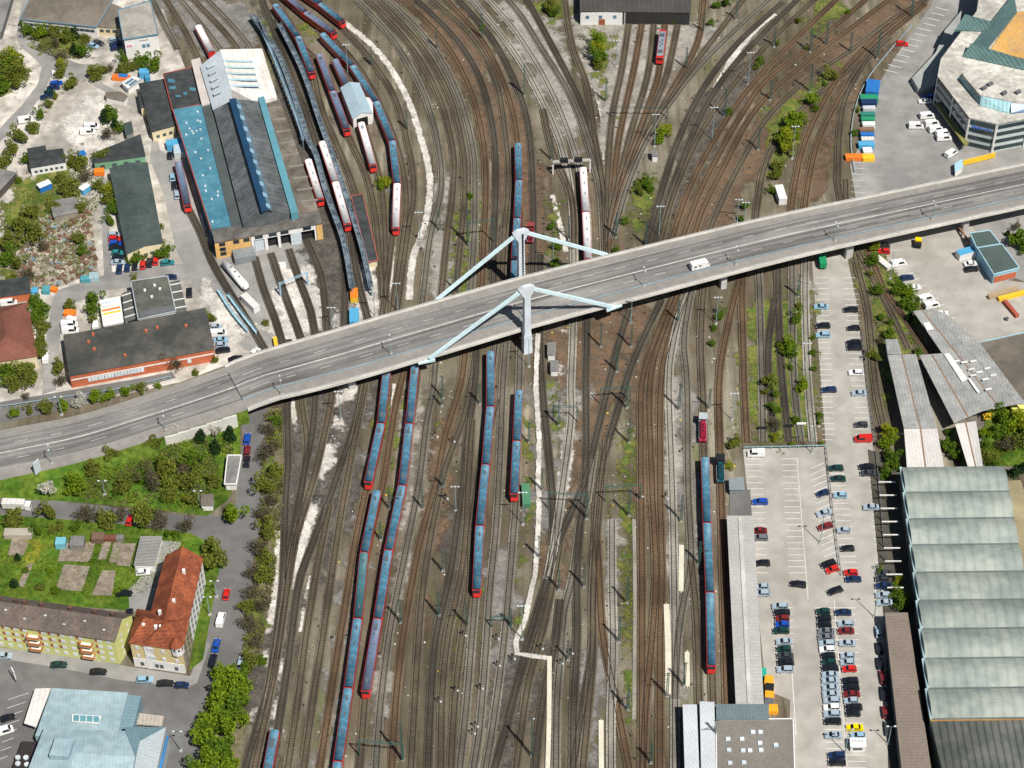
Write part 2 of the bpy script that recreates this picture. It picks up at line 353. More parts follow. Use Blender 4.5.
surf('path_car_lane', [(88, 160), (100, 190), (104, 275), (58, 290), (52, 300), (46, 340), (42, 395), (56, 390), (60, 340), (64, 306), (110, 290), (200, 276), (196, 262), (112, 272), (106, 180), (96, 158)], ASPH2, 'grey lane between the parked cars and the rubble plot')
surf('road_service', [(-40, 410), (0, 402), (60, 392), (130, 380), (172, 372), (176, 378), (130, 390), (90, 402), (50, 412), (0, 424), (-40, 434)], ASPH, 'narrow asphalt road alongside the ramp with the row of trees')
surf('grass_slope', [(-40, 497), (50, 471), (150, 440), (220, 418), (240, 424), (241, 470), (228, 500), (207, 516), (150, 509), (60, 501), (-40, 497)], GRASS, 'bright green grass bank below the ramp', 'structure')
surf('garden_ground', [(-40, 512), (60, 519), (120, 524), (190, 533), (217, 545), (222, 566), (204, 608), (125, 610), (-40, 598)], GRASS, 'green ground of the allotment gardens')
surf('road_crossing', [(-40, 497), (60, 501), (120, 508), (190, 516), (222, 516), (238, 500), (246, 540), (232, 580), (222, 592), (216, 588), (222, 566), (215, 546), (190, 533), (120, 524), (60, 519), (-40, 512)], ASPH, 'asphalt side street curving below the grass bank')
surf('road_main_street', [(-40, 640), (60, 660), (120, 672), (188, 684), (203, 640), (214, 592), (222, 560), (236, 505), (243, 440), (238, 400), (246, 370), (275, 370), (268, 400), (266, 440), (263, 500), (256, 560), (249, 610), (243, 655), (215, 685), (206, 705), (206, 760), (206, 840), (-40, 840)], ASPH, 'asphalt street running under the bridge and past the apartment blocks')
surf('pavement_front', [(-40, 645), (60, 652), (125, 666), (190, 676), (205, 640), (210, 645), (197, 683), (186, 688), (120, 680), (60, 668), (-40, 652)], ASPH2, 'grey pavement in front of the apartment blocks')
surf('grass_verge', [(203, 583), (216, 586), (203, 660), (189, 671)], GRASS, 'green grass strip beside the corner apartment house')
surf('garage_yard', [(155, 540), (182, 542), (160, 580), (152, 610), (130, 612), (128, 590), (150, 568)], ASPH2, 'asphalt yard behind the corner house')
surf('ground_verge', [(268, 408), (281, 408), (285, 470), (283, 540), (276, 600), (262, 672), (244, 740), (238, 840), (196, 840), (206, 700), (243, 655), (258, 560), (265, 490)], mat('verge_soil', (.13, .12, .06), col2=(.16, .135, .09), scale=.2, var=.3, fine=.3), 'rough verge between the street and the tracks')
surf('carpark', [(743, 449), (826, 447), (812, 262), (846, 252), (856, 300), (866, 380), (875, 450), (886, 560), (892, 640), (896, 850), (788, 850), (790, 700), (766, 690), (757, 600), (750, 520)], CONC, 'pale concrete car park beside the tracks')
surf('road_east_lot', [(856, 200), (850, 165), (868, 128), (876, 88), (892, 62), (913, 30), (930, 8), (950, -40), (1040, -40), (985, 60), (1000, 120), (1080, 130), (1060, 170), (895, 205)], ASPH2, 'grey asphalt lot beside the glass office block')
surf('ground_east_yard', [(868, 238), (960, 214), (985, 240), (1005, 280), (1080, 290), (1060, 330), (977, 345), (935, 312), (905, 286), (884, 258)], CONC, 'pale concrete yard below the bridge on the east side')
surf('ground_asphalt_plot', [(962, 214), (1080, 180), (1080, 300), (1005, 275), (980, 236)], ASPH2, 'grey asphalt plot east of the blue building')
surf('ground_east_dark', [(977, 343), (1080, 322), (1080, 470), (985, 470), (968, 420)], mat('dark_earth', (.13, .115, .095), col2=(.17, .15, .125), scale=.06, var=.25, fine=.2), 'dark earthy flat ground at the east edge')
surf('ground_rubble', [(30, 225), (90, 200), (98, 272), (50, 290), (0, 285), (-30, 250)], mat('rubble_ground', (.30, .27, .22), col2=(.16, .145, .09), scale=.5, var=.4, fine=.5), 'plot of rubble and scrap')
ZL[0] = .125; ZS[0] = .0027
for q in ([(85, 95), (118, 105), (122, 132), (108, 150), (60, 150), (50, 135)], [(203, 280), (232, 300), (256, 345), (222, 352), (200, 310)], [(345, 300), (362, 262), (380, 262), (378, 318), (358, 322)], [(262, 300), (285, 268), (330, 268), (342, 300), (345, 330), (280, 345)]):
    surf('ground_dust', q, DUSTP, 'dusty pale ground near the engine shed')
# pale service paths and dust strips among the tracks
for pts, wd in (([(291, 400), (297, 434), (298, 468), (292, 504)], 2.2), ([(346, 384), (348, 412), (336, 440)], 9.0), ([(336, 434), (322, 478), (310, 510), (298, 552), (292, 590), (300, 634), (303, 634)][:5], 6.0),
                ([(312, 576), (306, 604), (302, 632)], 2.2), ([(279, 530), (277, 576), (270, 626), (262, 680), (252, 722)], 2.6), ([(285, 650), (276, 700), (270, 730)], 2.0),
                ([(341, 20), (368, 42), (389, 66), (408, 100), (420, 135), (428, 165), (430, 192), (424, 228), (413, 258), (409, 300)], 2.8),
                ([(538, 335), (536, 384), (539, 444), (538, 484), (539, 509), (535, 576), (531, 592), (525, 622), (516, 641), (517, 655), (530, 657), (547, 659)], 1.9),
                ([(552, 195), (560, 225), (566, 252)], 2.2), ([(395, 384), (391, 430)], 1.8), ([(574, 380), (569, 440), (561, 500)], 5.0), ([(565, 330), (562, 384)], 3.0),
                ([(893, 20), (868, 40), (850, 52), (828, 72), (812, 92)], 3.2), ([(775, 14), (760, 25), (737, 52), (718, 85), (706, 110), (694, 130)], 3.0), ([(590, 20), (592, 70), (603, 120), (605, 165)], 2.2), ([(652, 75), (646, 92), (640, 102)], 2.5),
                ([(260, 270), (268, 300), (280, 330)], 2.0), ([(282, 262), (290, 290), (298, 318)], 2.6), ([(316, 262), (320, 290), (322, 310)], 2.2), ([(395, 200), (392, 240), (388, 300)], 3.0)):
    ribbon('path', pts, wd, PALE, 'pale gravel strip among the tracks', z=.70 if pts[0] == (538, 335) else None)
# broad tones of the ballast
for m_, polys in ((DARKP, [[(300, 380), (345, 380), (330, 460), (300, 560), (280, 576), (286, 470)], [(255, 640), (290, 600), (268, 780), (240, 780)], [(335, 400), (380, 384), (350, 520), (318, 620), (300, 600)], [(500, 660), (548, 590), (560, 600), (540, 700), (520, 780), (480, 780)], [(430, 520), (470, 480), (474, 600), (440, 620)], [(255, 0), (330, 120), (360, 300), (320, 330), (290, 180)], [(700, 90), (770, 40), (740, 120), (690, 200), (660, 230), (670, 160)]]),
                  (RUSTP, [[(610, 384), (690, 300), (668, 420), (668, 520), (640, 540), (636, 430)], [(655, 240), (700, 190), (740, 130), (820, 50), (900, -10), (930, -10), (850, 70), (770, 160), (720, 240)], [(545, 330), (660, 300), (600, 470), (540, 640), (520, 640), (570, 480)], [(790, 200), (830, 110), (880, 50), (900, 40), (850, 110), (828, 200)], [(400, 0), (470, 10), (530, 130), (560, 260), (500, 270), (480, 120)], [(440, 400), (470, 400), (430, 600), (408, 660), (420, 500)]]),
                  (LITEP, [[(400, 380), (435, 380), (410, 560), (392, 640), (380, 780), (362, 780), (398, 580)], [(560, 0), (720, 30), (660, 100), (625, 190), (600, 190), (590, 110)], [(555, 400), (580, 384), (566, 480), (556, 520)], [(430, 180), (455, 180), (450, 300), (430, 320)], [(490, -10), (560, 20), (590, 160), (575, 160), (540, 90)], [(800, 250), (812, 250), (806, 320), (800, 320)], [(668, 300), (682, 300), (676, 700), (666, 700)], [(600, 530), (625, 520), (616, 650), (600, 640)]]),
                  (GREYP, [[(150, 0), (250, 0), (262, 50), (200, 60)], [(530, 380), (560, 380), (548, 560), (530, 560)], [(680, 380), (705, 380), (700, 640), (684, 640)], [(575, 640), (612, 640), (600, 780), (575, 780)], [(490, 560), (520, 540), (520, 650), (490, 720)], [(345, 550), (372, 380), (365, 500), (330, 768), (310, 768)], [(340, 60), (400, 130), (410, 200), (395, 200), (380, 130)]])):
    for q in polys: surf('ground_ballast', q, m_, 'toned ballast between the tracks')
for pts in ([(612, 430), (637, 430), (637, 520), (634, 576), (641, 660), (634, 760), (622, 660), (616, 610), (624, 560), (618, 500)], [(376, 384), (396, 404), (405, 400), (398, 450), (388, 520), (372, 560), (388, 440), (366, 470)], [(256, 40), (330, 40), (320, 20), (256, 20)],
            [(586, 30), (618, 30), (612, 120), (603, 110), (588, 60)], [(625, 180), (660, 165), (655, 230), (625, 240)], [(740, 300), (812, 285), (822, 445), (748, 445), (735, 420)], [(450, 200), (480, 200), (475, 300), (445, 310)],
            [(516, 400), (534, 400), (534, 560), (520, 650), (512, 640), (520, 520)], [(545, 380), (565, 380), (560, 450), (548, 450)], [(462, 560), (474, 560), (468, 660), (458, 690)], [(480, 570), (490, 570), (484, 670), (476, 670)], [(760, 110), (800, 90), (830, 60), (850, 60), (800, 130), (780, 190), (765, 190)],
            [(845, 250), (880, 245), (920, 300), (925, 360), (885, 420), (870, 330)], [(590, 0), (560, -10), (535, -10), (560, 25)], [(430, 384), (440, 384), (438, 440), (430, 440)], [(512, 0), (560, 30), (566, 0)], [(800, 0), (870, 0), (820, 40), (808, 30)], [(560, 200), (560, 270), (548, 270), (544, 200)]):
    surf('grass_weeds', pts, WEED, 'green weeds growing between the tracks', 'stuff')
surf('grass_weeds', [(-40, 60), (14, 50), (34, 66), (24, 88), (0, 100), (-40, 110)], WEED, 'weedy verge by the curving lane', 'stuff')
surf('grass_weeds', [(60, 88), (48, 106), (20, 140), (4, 165), (-20, 172), (8, 144), (40, 110)], WEED, 'weedy strip between the lane and the dirt yard', 'stuff')
surf('grass_weeds', [(20, 25), (90, 25), (90, 62), (60, 60), (30, 45)], WEED, 'weedy bank by the brown warehouse', 'stuff')
surf('grass_weeds', [(0, 180), (90, 150), (70, 200), (30, 235), (20, 280), (0, 300)], WEED, 'weeds over the scrap plot', 'stuff')
surf('grass_weeds', [(240, 700), (262, 660), (283, 520), (270, 420), (262, 500), (250, 640)], WEED, 'weeds on the track side of the street', 'stuff')
surf('grass_east', [(985, 412), (1080, 395), (1080, 468), (984, 466)], GRASS, 'green ground behind the grey canopies', 'structure')
surf('ground_shadow_strip', [(868, 450), (900, 460), (925, 560), (935, 720), (940, 850), (890, 850), (886, 640)], mat('painted_shade', (.07, .065, .05), var=.3), 'ground painted dark as shade beside the vaulted hall')  # shadow at the hall's west side, painted into the ground colour
surf('pavement_station', [(730, 492), (750, 490), (752, 518), (729, 518)], ASPH, 'small asphalt square at the platform head')

# ------------------------------------------------------------------ tracks
TM = {'brown': track_material('track_brown', (.070, .056, .038), (.145, .120, .084), (.150, .130, .094)),
      'rust': track_material('track_rust', (.085, .055, .033), (.150, .102, .062), (.155, .118, .078)),
      'dark': track_material('track_dark', (.046, .040, .031), (.095, .083, .065), (.110, .098, .075)),
      'grey': track_material('track_grey', (.100, .091, .072), (.180, .166, .134), (.210, .196, .160)),
      'light': track_material('track_light', (.20, .187, .155), (.30, .283, .245), (.36, .345, .30))}
RAIL = mat('rail_steel', (.034, .026, .022), rough=.6, var=.2)
RAILT = mat('rail_polished', (.22, .19, .16), rough=.35, metal=.6)
TRACKS = []
def track(tone, *pts):
    i = len(TRACKS); z = 0.42 + 0.0022 * i
    p = smoothpts([P2(*q) for q in pts], 5.0); TRACKS.append(p)
    t = MB(); t.strip(p, 3.7, z); o = tag(t.build('railway_track', TM[tone]), f'railway track with {tone} ballast, sleepers and two steel rails', None, None, 'structure')
    r = MB()
    for s_ in (-.75, .75): r.ribbox(p, .19, z + .01, z + .18, s_)
    r.build('rail', RAIL, o)
# south fan, left to right
track('dark', (288, 340), (289, 380), (287, 409), (288.5, 459), (286, 496), (285, 534), (283.5, 576), (280, 613), (271, 676), (261, 716), (246, 768), (232, 810))
track('brown', (303, 338), (302, 380), (302, 406), (307, 441), (303, 484), (297, 521), (291, 564), (284, 610), (273, 680), (263, 730), (250, 790))
track('dark', (318, 332), (316, 370), (315, 399), (313, 430), (305, 470), (297, 510), (291, 548), (287, 580))
track('brown', (334, 328), (333, 360), (331, 401), (320, 454), (311, 489), (297, 534), (290, 570), (285, 605), (277, 660))
track('dark', (372, 318), (369, 350), (363, 384), (356, 421), (341, 466), (328, 504), (313, 544), (301, 576), (295, 610), (289, 660), (282, 705), (276, 745), (266, 800))
track('brown', (330, 505), (323, 539), (316, 576), (306, 638), (298, 701), (288, 768), (283, 800))
track('brown', (366, 384), (356, 434), (343, 504), (334, 560), (323, 638), (315, 688), (304, 768), (299, 800))
track('rust', (392, 318), (387, 384), (381, 421), (368, 481), (356, 539), (348, 590), (334, 676), (320, 768), (315, 800))
track('rust', (404, 372), (397, 400), (391, 434), (384, 480), (375, 520), (363, 576), (357, 626), (348, 698), (338, 768), (333, 800))
track('brown', (424, 308), (416, 384), (410, 428), (402, 487), (388, 550), (382, 576), (375, 617), (366, 691), (362, 740), (357, 800))
track('grey', (438, 310), (434, 384), (427, 420), (419, 484), (407, 546), (396, 600), (389, 638), (381, 701), (376, 768), (374, 800))
track('rust', (466, 345), (461, 384), (446, 434), (436, 484), (421, 539), (411, 590), (403, 638), (396, 701), (392, 768), (390, 800))
track('brown', (477, 340), (471, 384), (463, 421), (446, 467), (434, 521), (424, 580), (418, 651), (411, 768), (409, 800))
track('dark', (477, 340), (475, 384), (468, 434), (463, 484), (456, 534), (450, 576), (436, 638), (431, 701), (428, 768), (427, 800))
track('brown', (472, 420), (468, 497), (466, 534), (461, 576), (448, 638), (442, 701), (441, 768), (440, 800))
track('grey', (497, 330), (491, 384), (487, 446), (482, 509), (477, 576), (472, 638), (467, 701), (460, 768), (457, 800))
track('grey', (507, 330), (503, 384), (500, 459), (496, 530), (490, 590), (486, 651), (480, 726), (474, 768), (470, 800))
track('grey', (521, 320), (519, 392), (516, 494), (513, 540), (509, 590), (503, 651), (493, 726), (486, 768), (480, 800))
track('dark', (629, 310), (617, 350), (609, 384), (597, 434), (584, 484), (562, 534), (549, 576), (537, 626), (522, 671), (510, 716), (495, 768), (488, 800))
track('brown', (560, 545), (553, 584), (541, 638), (529, 681), (520, 740), (512, 800))
track('dark', (662, 300), (634, 360), (617, 414), (604, 459), (597, 504), (594, 576), (592, 651), (584, 701), (573, 768), (569, 800))
track('dark', (540, 255), (540, 332), (542, 384), (549, 459), (553, 510), (551, 560), (538, 610), (526, 650), (507, 720))
track('light', (574, 255), (573, 332), (571, 384), (571, 421), (563, 484), (556, 534), (548, 580))
track('grey', (593, 460), (587, 501), (580, 524), (573, 576), (564, 613), (561, 651), (557, 701), (556, 768), (556, 800))
track('dark', (588, 255), (587, 325), (586, 384), (586, 459), (580, 530), (577, 576), (577, 638), (574, 701), (573, 768), (573, 800))
track('brown', (605, 440), (600, 500), (593, 590), (593, 651), (588, 713), (583, 768), (581, 800))
track('rust', (597, 540), (599, 576), (603, 638), (617, 706), (629, 768), (635, 800))
track('light', (612, 520), (612, 576), (613, 651), (611, 713), (611, 768), (611, 800))
track('rust', (676, 290), (655, 340), (642, 384), (641, 440), (641, 484), (642, 576), (642, 700), (642, 800))
track('rust', (684, 280), (664, 330), (650, 384), (652, 484), (656, 576), (651, 651), (646, 701), (643, 768), (642, 800))
track('rust', (690, 285), (671, 335), (661, 384), (660, 484), (662, 576), (660, 651), (660, 800))
track('light', (700, 270), (685, 300), (674, 340), (669, 384), (672, 484), (674, 576), (675, 700), (675, 800))
track('grey', (700, 258), (690, 300), (684, 342), (687, 384), (688, 484), (691, 560), (684, 600), (678, 640), (675, 700))
track('brown', (691, 560), (696, 610), (698, 651), (699, 705))
track('brown', (710, 260), (704, 290), (701, 342), (703, 400), (704, 459), (709, 560), (712, 664), (713, 705))
track('rust', (752, 245), (737, 290), (727, 332), (719, 384), (721, 484), (724, 600), (727, 712))
track('rust', (745, 250), (742, 290), (743, 342), (744, 384), (747, 443))
track('grey', (756, 240), (759, 280), (762, 384), (763, 443))
track('dark', (779, 240), (778, 290), (780, 350), (784, 400), (789, 443))
track('grey', (792, 220), (792, 290), (794, 384), (801, 443))
track('light', (806, 235), (805, 300), (808, 384), (813, 443))
track('brown', (845, 180), (848, 225), (858, 270), (868, 312), (875, 384), (884, 430), (890, 470))
track('brown', (838, 185), (848, 232), (870, 275), (890, 312), (908, 350))
track('rust', (868, 250), (884, 290), (905, 320), (928, 354))
ribbon('path', [(634, 520), (635, 600), (634, 720)], .9, mat('dull_walkway', (.26, .24, .205), var=.2), 'narrow trodden walkway along the weedy strip')
track('brown', (497, 400), (480, 470), (470, 540), (470, 576), (462, 640), (455, 700), (450, 790))
track('dark', (560, 600), (556, 640), (545, 690), (538, 740), (534, 790))
track('dark', (775, 300), (768, 350), (770, 400), (775, 440))
# north curves
track('brown', (282, 0), (310, 18), (336, 42), (360, 70), (380, 105), (398, 150), (406, 192), (404, 232), (394, 300), (388, 345))
track('brown', (318, 0), (341, 27), (368, 57), (394, 97), (409, 150), (414, 192), (408, 232), (400, 290), (395, 330))
track('grey', (356, 0), (394, 42), (424, 95), (439, 150), (441, 192), (430, 240), (424, 290), (416, 350))
track('brown', (368, 0), (409, 45), (438, 95), (453, 150), (453, 192), (447, 240), (440, 310))
track('brown', (378, 0), (420, 45), (449, 95), (463, 150), (465, 192), (461, 240), (454, 310))
track('grey', (388, 0), (431, 45), (458, 95), (473, 150), (475, 192), (474, 240), (468, 330))
track('rust', (403, 0), (444, 42), (470, 90), (483, 140), (486, 192), (484, 240), (480, 340))
track('dark', (416, 0), (456, 40), (481, 82), (494, 137), (496, 192), (494, 240), (494, 340))
track('brown', (431, 0), (471, 37), (496, 82), (507, 150), (508, 192), (504, 240), (500, 340))
track('rust', (446, 0), (481, 40), (504, 85), (516, 130), (519, 192), (520, 260), (519, 340))
track('dark', (458, 0), (491, 38), (513, 78), (528, 125), (533, 192), (533, 262), (530, 330))
track('light', (472, 0), (512, 50), (541, 100), (562, 150), (572, 205), (574, 262))
track('light', (488, 0), (516, 33), (549, 87), (574, 150), (586, 205), (588, 262))
track('grey', (503, -5), (520, 15), (542, 50), (572, 100), (592, 158), (601, 200), (604, 260))
track('dark', (524, -5), (547, 37), (577, 95), (594, 140), (603, 192), (606, 260))
track('brown', (564, -5), (572, 45), (587, 87), (595, 140), (604, 192))
track('brown', (543, 110), (552, 150), (572, 200), (574, 250))
for a in ([(629, 24), (622, 70), (612, 120), (607, 192), (606, 260)], [(642, 24), (634, 70), (619, 140), (613, 192)], [(654, 24), (648, 75), (632, 130), (616, 192), (606, 240)], [(665, 24), (662, 50), (657, 82), (640, 130), (620, 185)],
          [(678, 24), (667, 75), (652, 112), (626, 175)], [(704, 0), (697, 45), (667, 100), (637, 155), (619, 200), (608, 250)]):
    track('rust' if len(TRACKS) % 2 else 'brown', *a)
track('grey', (775, -5), (724, 42), (687, 82), (652, 132), (630, 180), (612, 240))
track('brown', (750, -8), (702, 55), (672, 97), (650, 125))
track('dark', (783, 3), (737, 45), (702, 92), (677, 145), (661, 195), (646, 245))
track('dark', (800, -2), (742, 57), (709, 102), (687, 150), (671, 195), (652, 250))
track('brown', (815, 0), (768, 45), (732, 88), (706, 125), (688, 160), (672, 200), (660, 245))
track('rust', (842, -5), (808, 28), (768, 68), (737, 105), (709, 150), (687, 195), (672, 240))
track('rust', (872, -5), (818, 42), (768, 80), (742, 115), (719, 155), (699, 195), (682, 240))
track('rust', (897, -5), (850, 30), (810, 60), (768, 97), (745, 127), (722, 172), (705, 205), (694, 236))
track('brown', (935, -5), (893, 20), (850, 52), (808, 80), (768, 118), (742, 162), (725, 195), (706, 240))
track('brown', (925, 3), (888, 32), (850, 70), (813, 100), (780, 135), (764, 170), (757, 210), (754, 240))
track('rust', (920, 3), (908, 12), (868, 45), (833, 87), (806, 140), (795, 185), (790, 225))
track('rust', (925, 5), (913, 15), (873, 50), (842, 95), (819, 140), (808, 185), (803, 225))
track('brown', (890, 38), (866, 62), (845, 100), (839, 140), (838, 185))
# west sidings and depot
for a in ([(150, -5), (163, 22), (178, 50)], [(163, -5), (185, 32), (200, 62)], [(176, -5), (205, 30), (222, 52)], [(188, -5), (222, 30), (238, 50)], [(202, -5), (234, 28), (252, 50)]):
    track('grey' if len(TRACKS) % 2 else 'brown', *a)
track('dark', (262, 0), (285, 60), (308, 120), (326, 180), (340, 230), (345, 280), (344, 335))
track('dark', (275, 20), (296, 68), (318, 125), (335, 170), (349, 215), (356, 270), (368, 320))
track('brown', (272, 0), (296, 33), (313, 72), (322, 110), (345, 165), (362, 215), (366, 260))
track('brown', (305, 50), (318, 62), (332, 95), (350, 140), (366, 175), (376, 220), (383, 300))
track('brown', (340, 60), (352, 90), (365, 130), (376, 165), (383, 200), (386, 260), (386, 320))
track('brown', (318, 30), (345, 60), (375, 100), (390, 135), (397, 175), (397, 205), (392, 240), (382, 320))
track('dark', (255, 258), (264, 290), (276, 322), (284, 350)); track('dark', (271, 254), (283, 290), (296, 325), (303, 345))
track('dark', (289, 250), (301, 285), (311, 312), (316, 340)); track('dark', (306, 240), (321, 275), (326, 310), (328, 340))
track('dark', (186, 205), (200, 232), (212, 262), (228, 290), (250, 325), (266, 352))
# ------------------------------------------------------------------ the road ramp and the cable-stayed bridge
def interp(x, xs, ys):
    if x <= xs[0]: return ys[0]
    for i in range(1, len(xs)):
        if x <= xs[i]: return ys[i - 1] + (ys[i] - ys[i - 1]) * (x - xs[i - 1]) / (xs[i] - xs[i - 1])
    return ys[-1]
def zdeck(px): return interp(px, [-80, 60, 225, 350, 450], [0.6, 2.0, 6.2, 8.6, 10.0])
FARP = [(-80, 447), (0, 430), (60, 419), (100, 409), (172, 386), (225, 367), (256, 354.5), (384, 317), (512, 281), (640, 249), (768, 218.5), (896, 192), (1024, 165), (1110, 147)]
NEARP = [(-80, 499), (0, 482), (60, 467), (100, 455), (150, 438), (185, 426), (222, 414), (268, 403), (330, 386), (411, 362), (512, 332), (612, 305), (768, 264), (896, 234), (1024, 207), (1110, 188)]
far = smoothpts([P2(x, y, zdeck(x)) for x, y in FARP], 4); nearp = smoothpts([P2(x, y, zdeck(x)) for x, y in NEARP], 2)
DK = []   # (x, y, z, normal, width)
zx = [(P2(x, y, zdeck(x))[0], zdeck(x)) for x, y in FARP]
for i, q in enumerate(far):
    a = Vector(far[max(0, i - 3)]); b_ = Vector(far[min(len(far) - 1, i + 3)]); d = (b_ - a).normalized(); nrm = Vector((d.y, -d.x))
    best = min(nearp, key=lambda r: abs((Vector(r) - Vector(q)).dot(d)))
    wv = (Vector(best) - Vector(q)).dot(nrm)
    DK.append([q[0], q[1], interp(q[0], [k[0] for k in zx], [k[1] for k in zx]), nrm, wv])
ws = [k[4] for k in DK]
for i, k in enumerate(DK): k[4] = sum(ws[max(0, i - 8):i + 9]) / len(ws[max(0, i - 8):i + 9])
def dk(i, t, dz=0.0):
    x, y, z, n, wv = DK[i]; return (x + n.x * wv * t, y + n.y * wv * t, z + dz)
def dkstrip(mb, i0, i1, t0, t1, dz):
    n = i1 - i0 + 1; vs = [dk(i, t1, dz) for i in range(i0, i1 + 1)] + [dk(i, t0, dz) for i in range(i0, i1 + 1)]; d = 0; D = [0]
    for i in range(i0 + 1, i1 + 1): d += math.dist(DK[i][:2], DK[i - 1][:2]); D.append(d)
    return mb.add(vs, [(k, k + 1, n + k + 1, n + k) for k in range(n - 1)], [((t1, D[k]), (t1, D[k + 1]), (t0, D[k + 1]), (t0, D[k])) for k in range(n - 1)])
def dkbox(mb, i0, i1, t0, t1, z0, z1):
    n = i1 - i0 + 1; vs = []
    for t, z in ((t1, z0), (t0, z0), (t1, z1), (t0, z1)): vs += [dk(i, t, z) for i in range(i0, i1 + 1)]
    fs = []
    for k in range(n - 1): fs += [(2 * n + k, 2 * n + k + 1, 3 * n + k + 1, 3 * n + k), (k, k + 1, 2 * n + k + 1, 2 * n + k), (n + k + 1, n + k, 3 * n + k, 3 * n + k + 1), (n + k, n + k + 1, k + 1, k)]
    fs += [(0, 2 * n, 3 * n, n), (n - 1, 2 * n - 1, 4 * n - 1, 3 * n - 1)]
    return mb.add(vs, fs)
def dki(px, py, t=0.0):
    p = Vector(P2(px, py, zdeck(px))); return min(range(len(DK)), key=lambda i: (Vector(dk(i, t)[:2]) - p).length)
IA = dki(224, 367); NL = len(DK) - 1
# lane asphalt with longitudinal wear
def lane_mat():
    m = mat('deck_asphalt', (.182, .174, .165), var=.2, scale=.15, fine=.08, rough=.9)
    t = m.node_tree; N = t.nodes; L = t.links; b = N['Principled BSDF']
    uv = N.new('ShaderNodeUVMap'); sp = N.new('ShaderNodeSeparateXYZ'); L.new(uv.outputs[0], sp.inputs[0])
    cb = N.new('ShaderNodeCombineXYZ'); mu = N.new('ShaderNodeMath'); mu.operation = 'MULTIPLY'; mu.inputs[1].default_value = 15; L.new(sp.outputs[0], mu.inputs[0])
    m2 = N.new('ShaderNodeMath'); m2.operation = 'MULTIPLY'; m2.inputs[1].default_value = .012; L.new(sp.outputs[1], m2.inputs[0])
    L.new(mu.outputs[0], cb.inputs[0]); L.new(m2.outputs[0], cb.inputs[1])
    n = N.new('ShaderNodeTexNoise'); n.inputs['Scale'].default_value = 1; n.inputs['Detail'].default_value = 3; L.new(cb.outputs[0], n.inputs['Vector'])
    mr = N.new('ShaderNodeMapRange'); mr.inputs[1].default_value = .35; mr.inputs[2].default_value = .65; mr.inputs[3].default_value = .62; mr.inputs[4].default_value = 1.4; L.new(n.outputs['Fac'], mr.inputs[0])
    src = b.inputs['Base Color'].links[0].from_socket
    v = N.new('ShaderNodeVectorMath'); v.operation = 'SCALE'; L.new(src, v.inputs[0]); L.new(mr.outputs[0], v.inputs['Scale']); L.new(v.outputs[0], b.inputs['Base Color'])
    return m
LANE = lane_mat(); WALK = mat('walk_concrete', (.25, .235, .215), var=.1, scale=.1); MARK = mat('road_paint', (.48, .47, .45), var=.15, fine=.3); PARA = mat('parapet_concrete', (.60, .57, .52), var=.15, scale=.3)
BCON = mat('bridge_concrete', (.46, .45, .43), var=.15, scale=.2); STEEL = mat('pale_blue_steel', (.58, .74, .78), var=.08, scale=.3, rough=.5); PYL = mat('pylon_paint', (.58, .63, .68), var=.12, scale=.4, rough=.6)
def lanes(i0, i1, make):
    a = MB(); dkstrip(a, i0, i1, .135, .795, .03); make('carriageway', a, LANE)
    a = MB(); dkbox(a, i0, i1, 0.02, .135, -.1, .16); dkbox(a, i0, i1, .795, .985, -.1, .16); make('pavement', a, WALK)
    a = MB(); dkstrip(a, i0, i1, .455, .475, .045)
    for t in (.148, .782): dkstrip(a, i0, i1, t - .003, t + .003, .045)
    for t in (.30, .625):
        i = i0 + 1
        while i < i1 - 1: dkstrip(a, i, i + 1, t - .0045, t + .0045, .045); i += 3 if t in (.243, .66) else 3
    make('road_marking', a, MARK)
# ramp on the ground west of the abutment
base = MB(); dkbox(base, 0, IA, 0, 1, -.6, 0.0)
road = struct('road_ramp', base, WALK, 'wide asphalt road ramp climbing to the bridge from the west')
lanes(0, IA, lambda n, m_, k: tag(m_.build(n, k, road)))
em = MB(); n = IA + 1
for side, s_ in ((0.0, -1), (1.0, 1)):
    vs = []; 
    for i in range(n):
        x, y, z = dk(i, side, -.02); nn = DK[i][3] * s_; out = (z * (1.3 if side == 1 else .9) + .4) if i < n - 7 else .5; vs.append((x, y, z)); vs.append((x + nn.x * out, y + nn.y * out, -.1))
    em.add(vs, [((2 * i, 2 * i + 1, 2 * i + 3, 2 * i + 2) if side == 1 else (2 * i + 2, 2 * i + 3, 2 * i + 1, 2 * i)) for i in range(n - 1)])
tag(em.build('terrain_embankment', GRASS), 'grass flank of the road ramp', None, None, 'structure')
bl = dk((IA + NL) // 2, .5)
bridge = thing('road_bridge', 'long white cable-stayed road bridge crossing the whole railway yard', 'bridge', (bl[0], bl[1], 0), R(18))
a = MB(); dkbox(a, IA, NL, .0, 1., -.55, 0.0); a.build('deck_slab', BCON, bridge)
a = MB(); dkbox(a, IA, NL, .10, .36, -1.9, -.55); dkbox(a, IA, NL, .64, .90, -1.9, -.55); a.build('box_girder', BCON, bridge)
lanes(IA, NL, lambda n_, m_, k: m_.build(n_, k, bridge))
a = MB(); dkbox(a, IA, NL, -.012, .012, -.6, .5); a.build('parapet', PARA, bridge)
a = MB(); dkbox(a, IA, NL, .985, 1.012, -.75, .5); a.build('parapet', PARA, bridge)
RAILB = mat('blue_grey_railing', (.30, .42, .48), rough=.5)
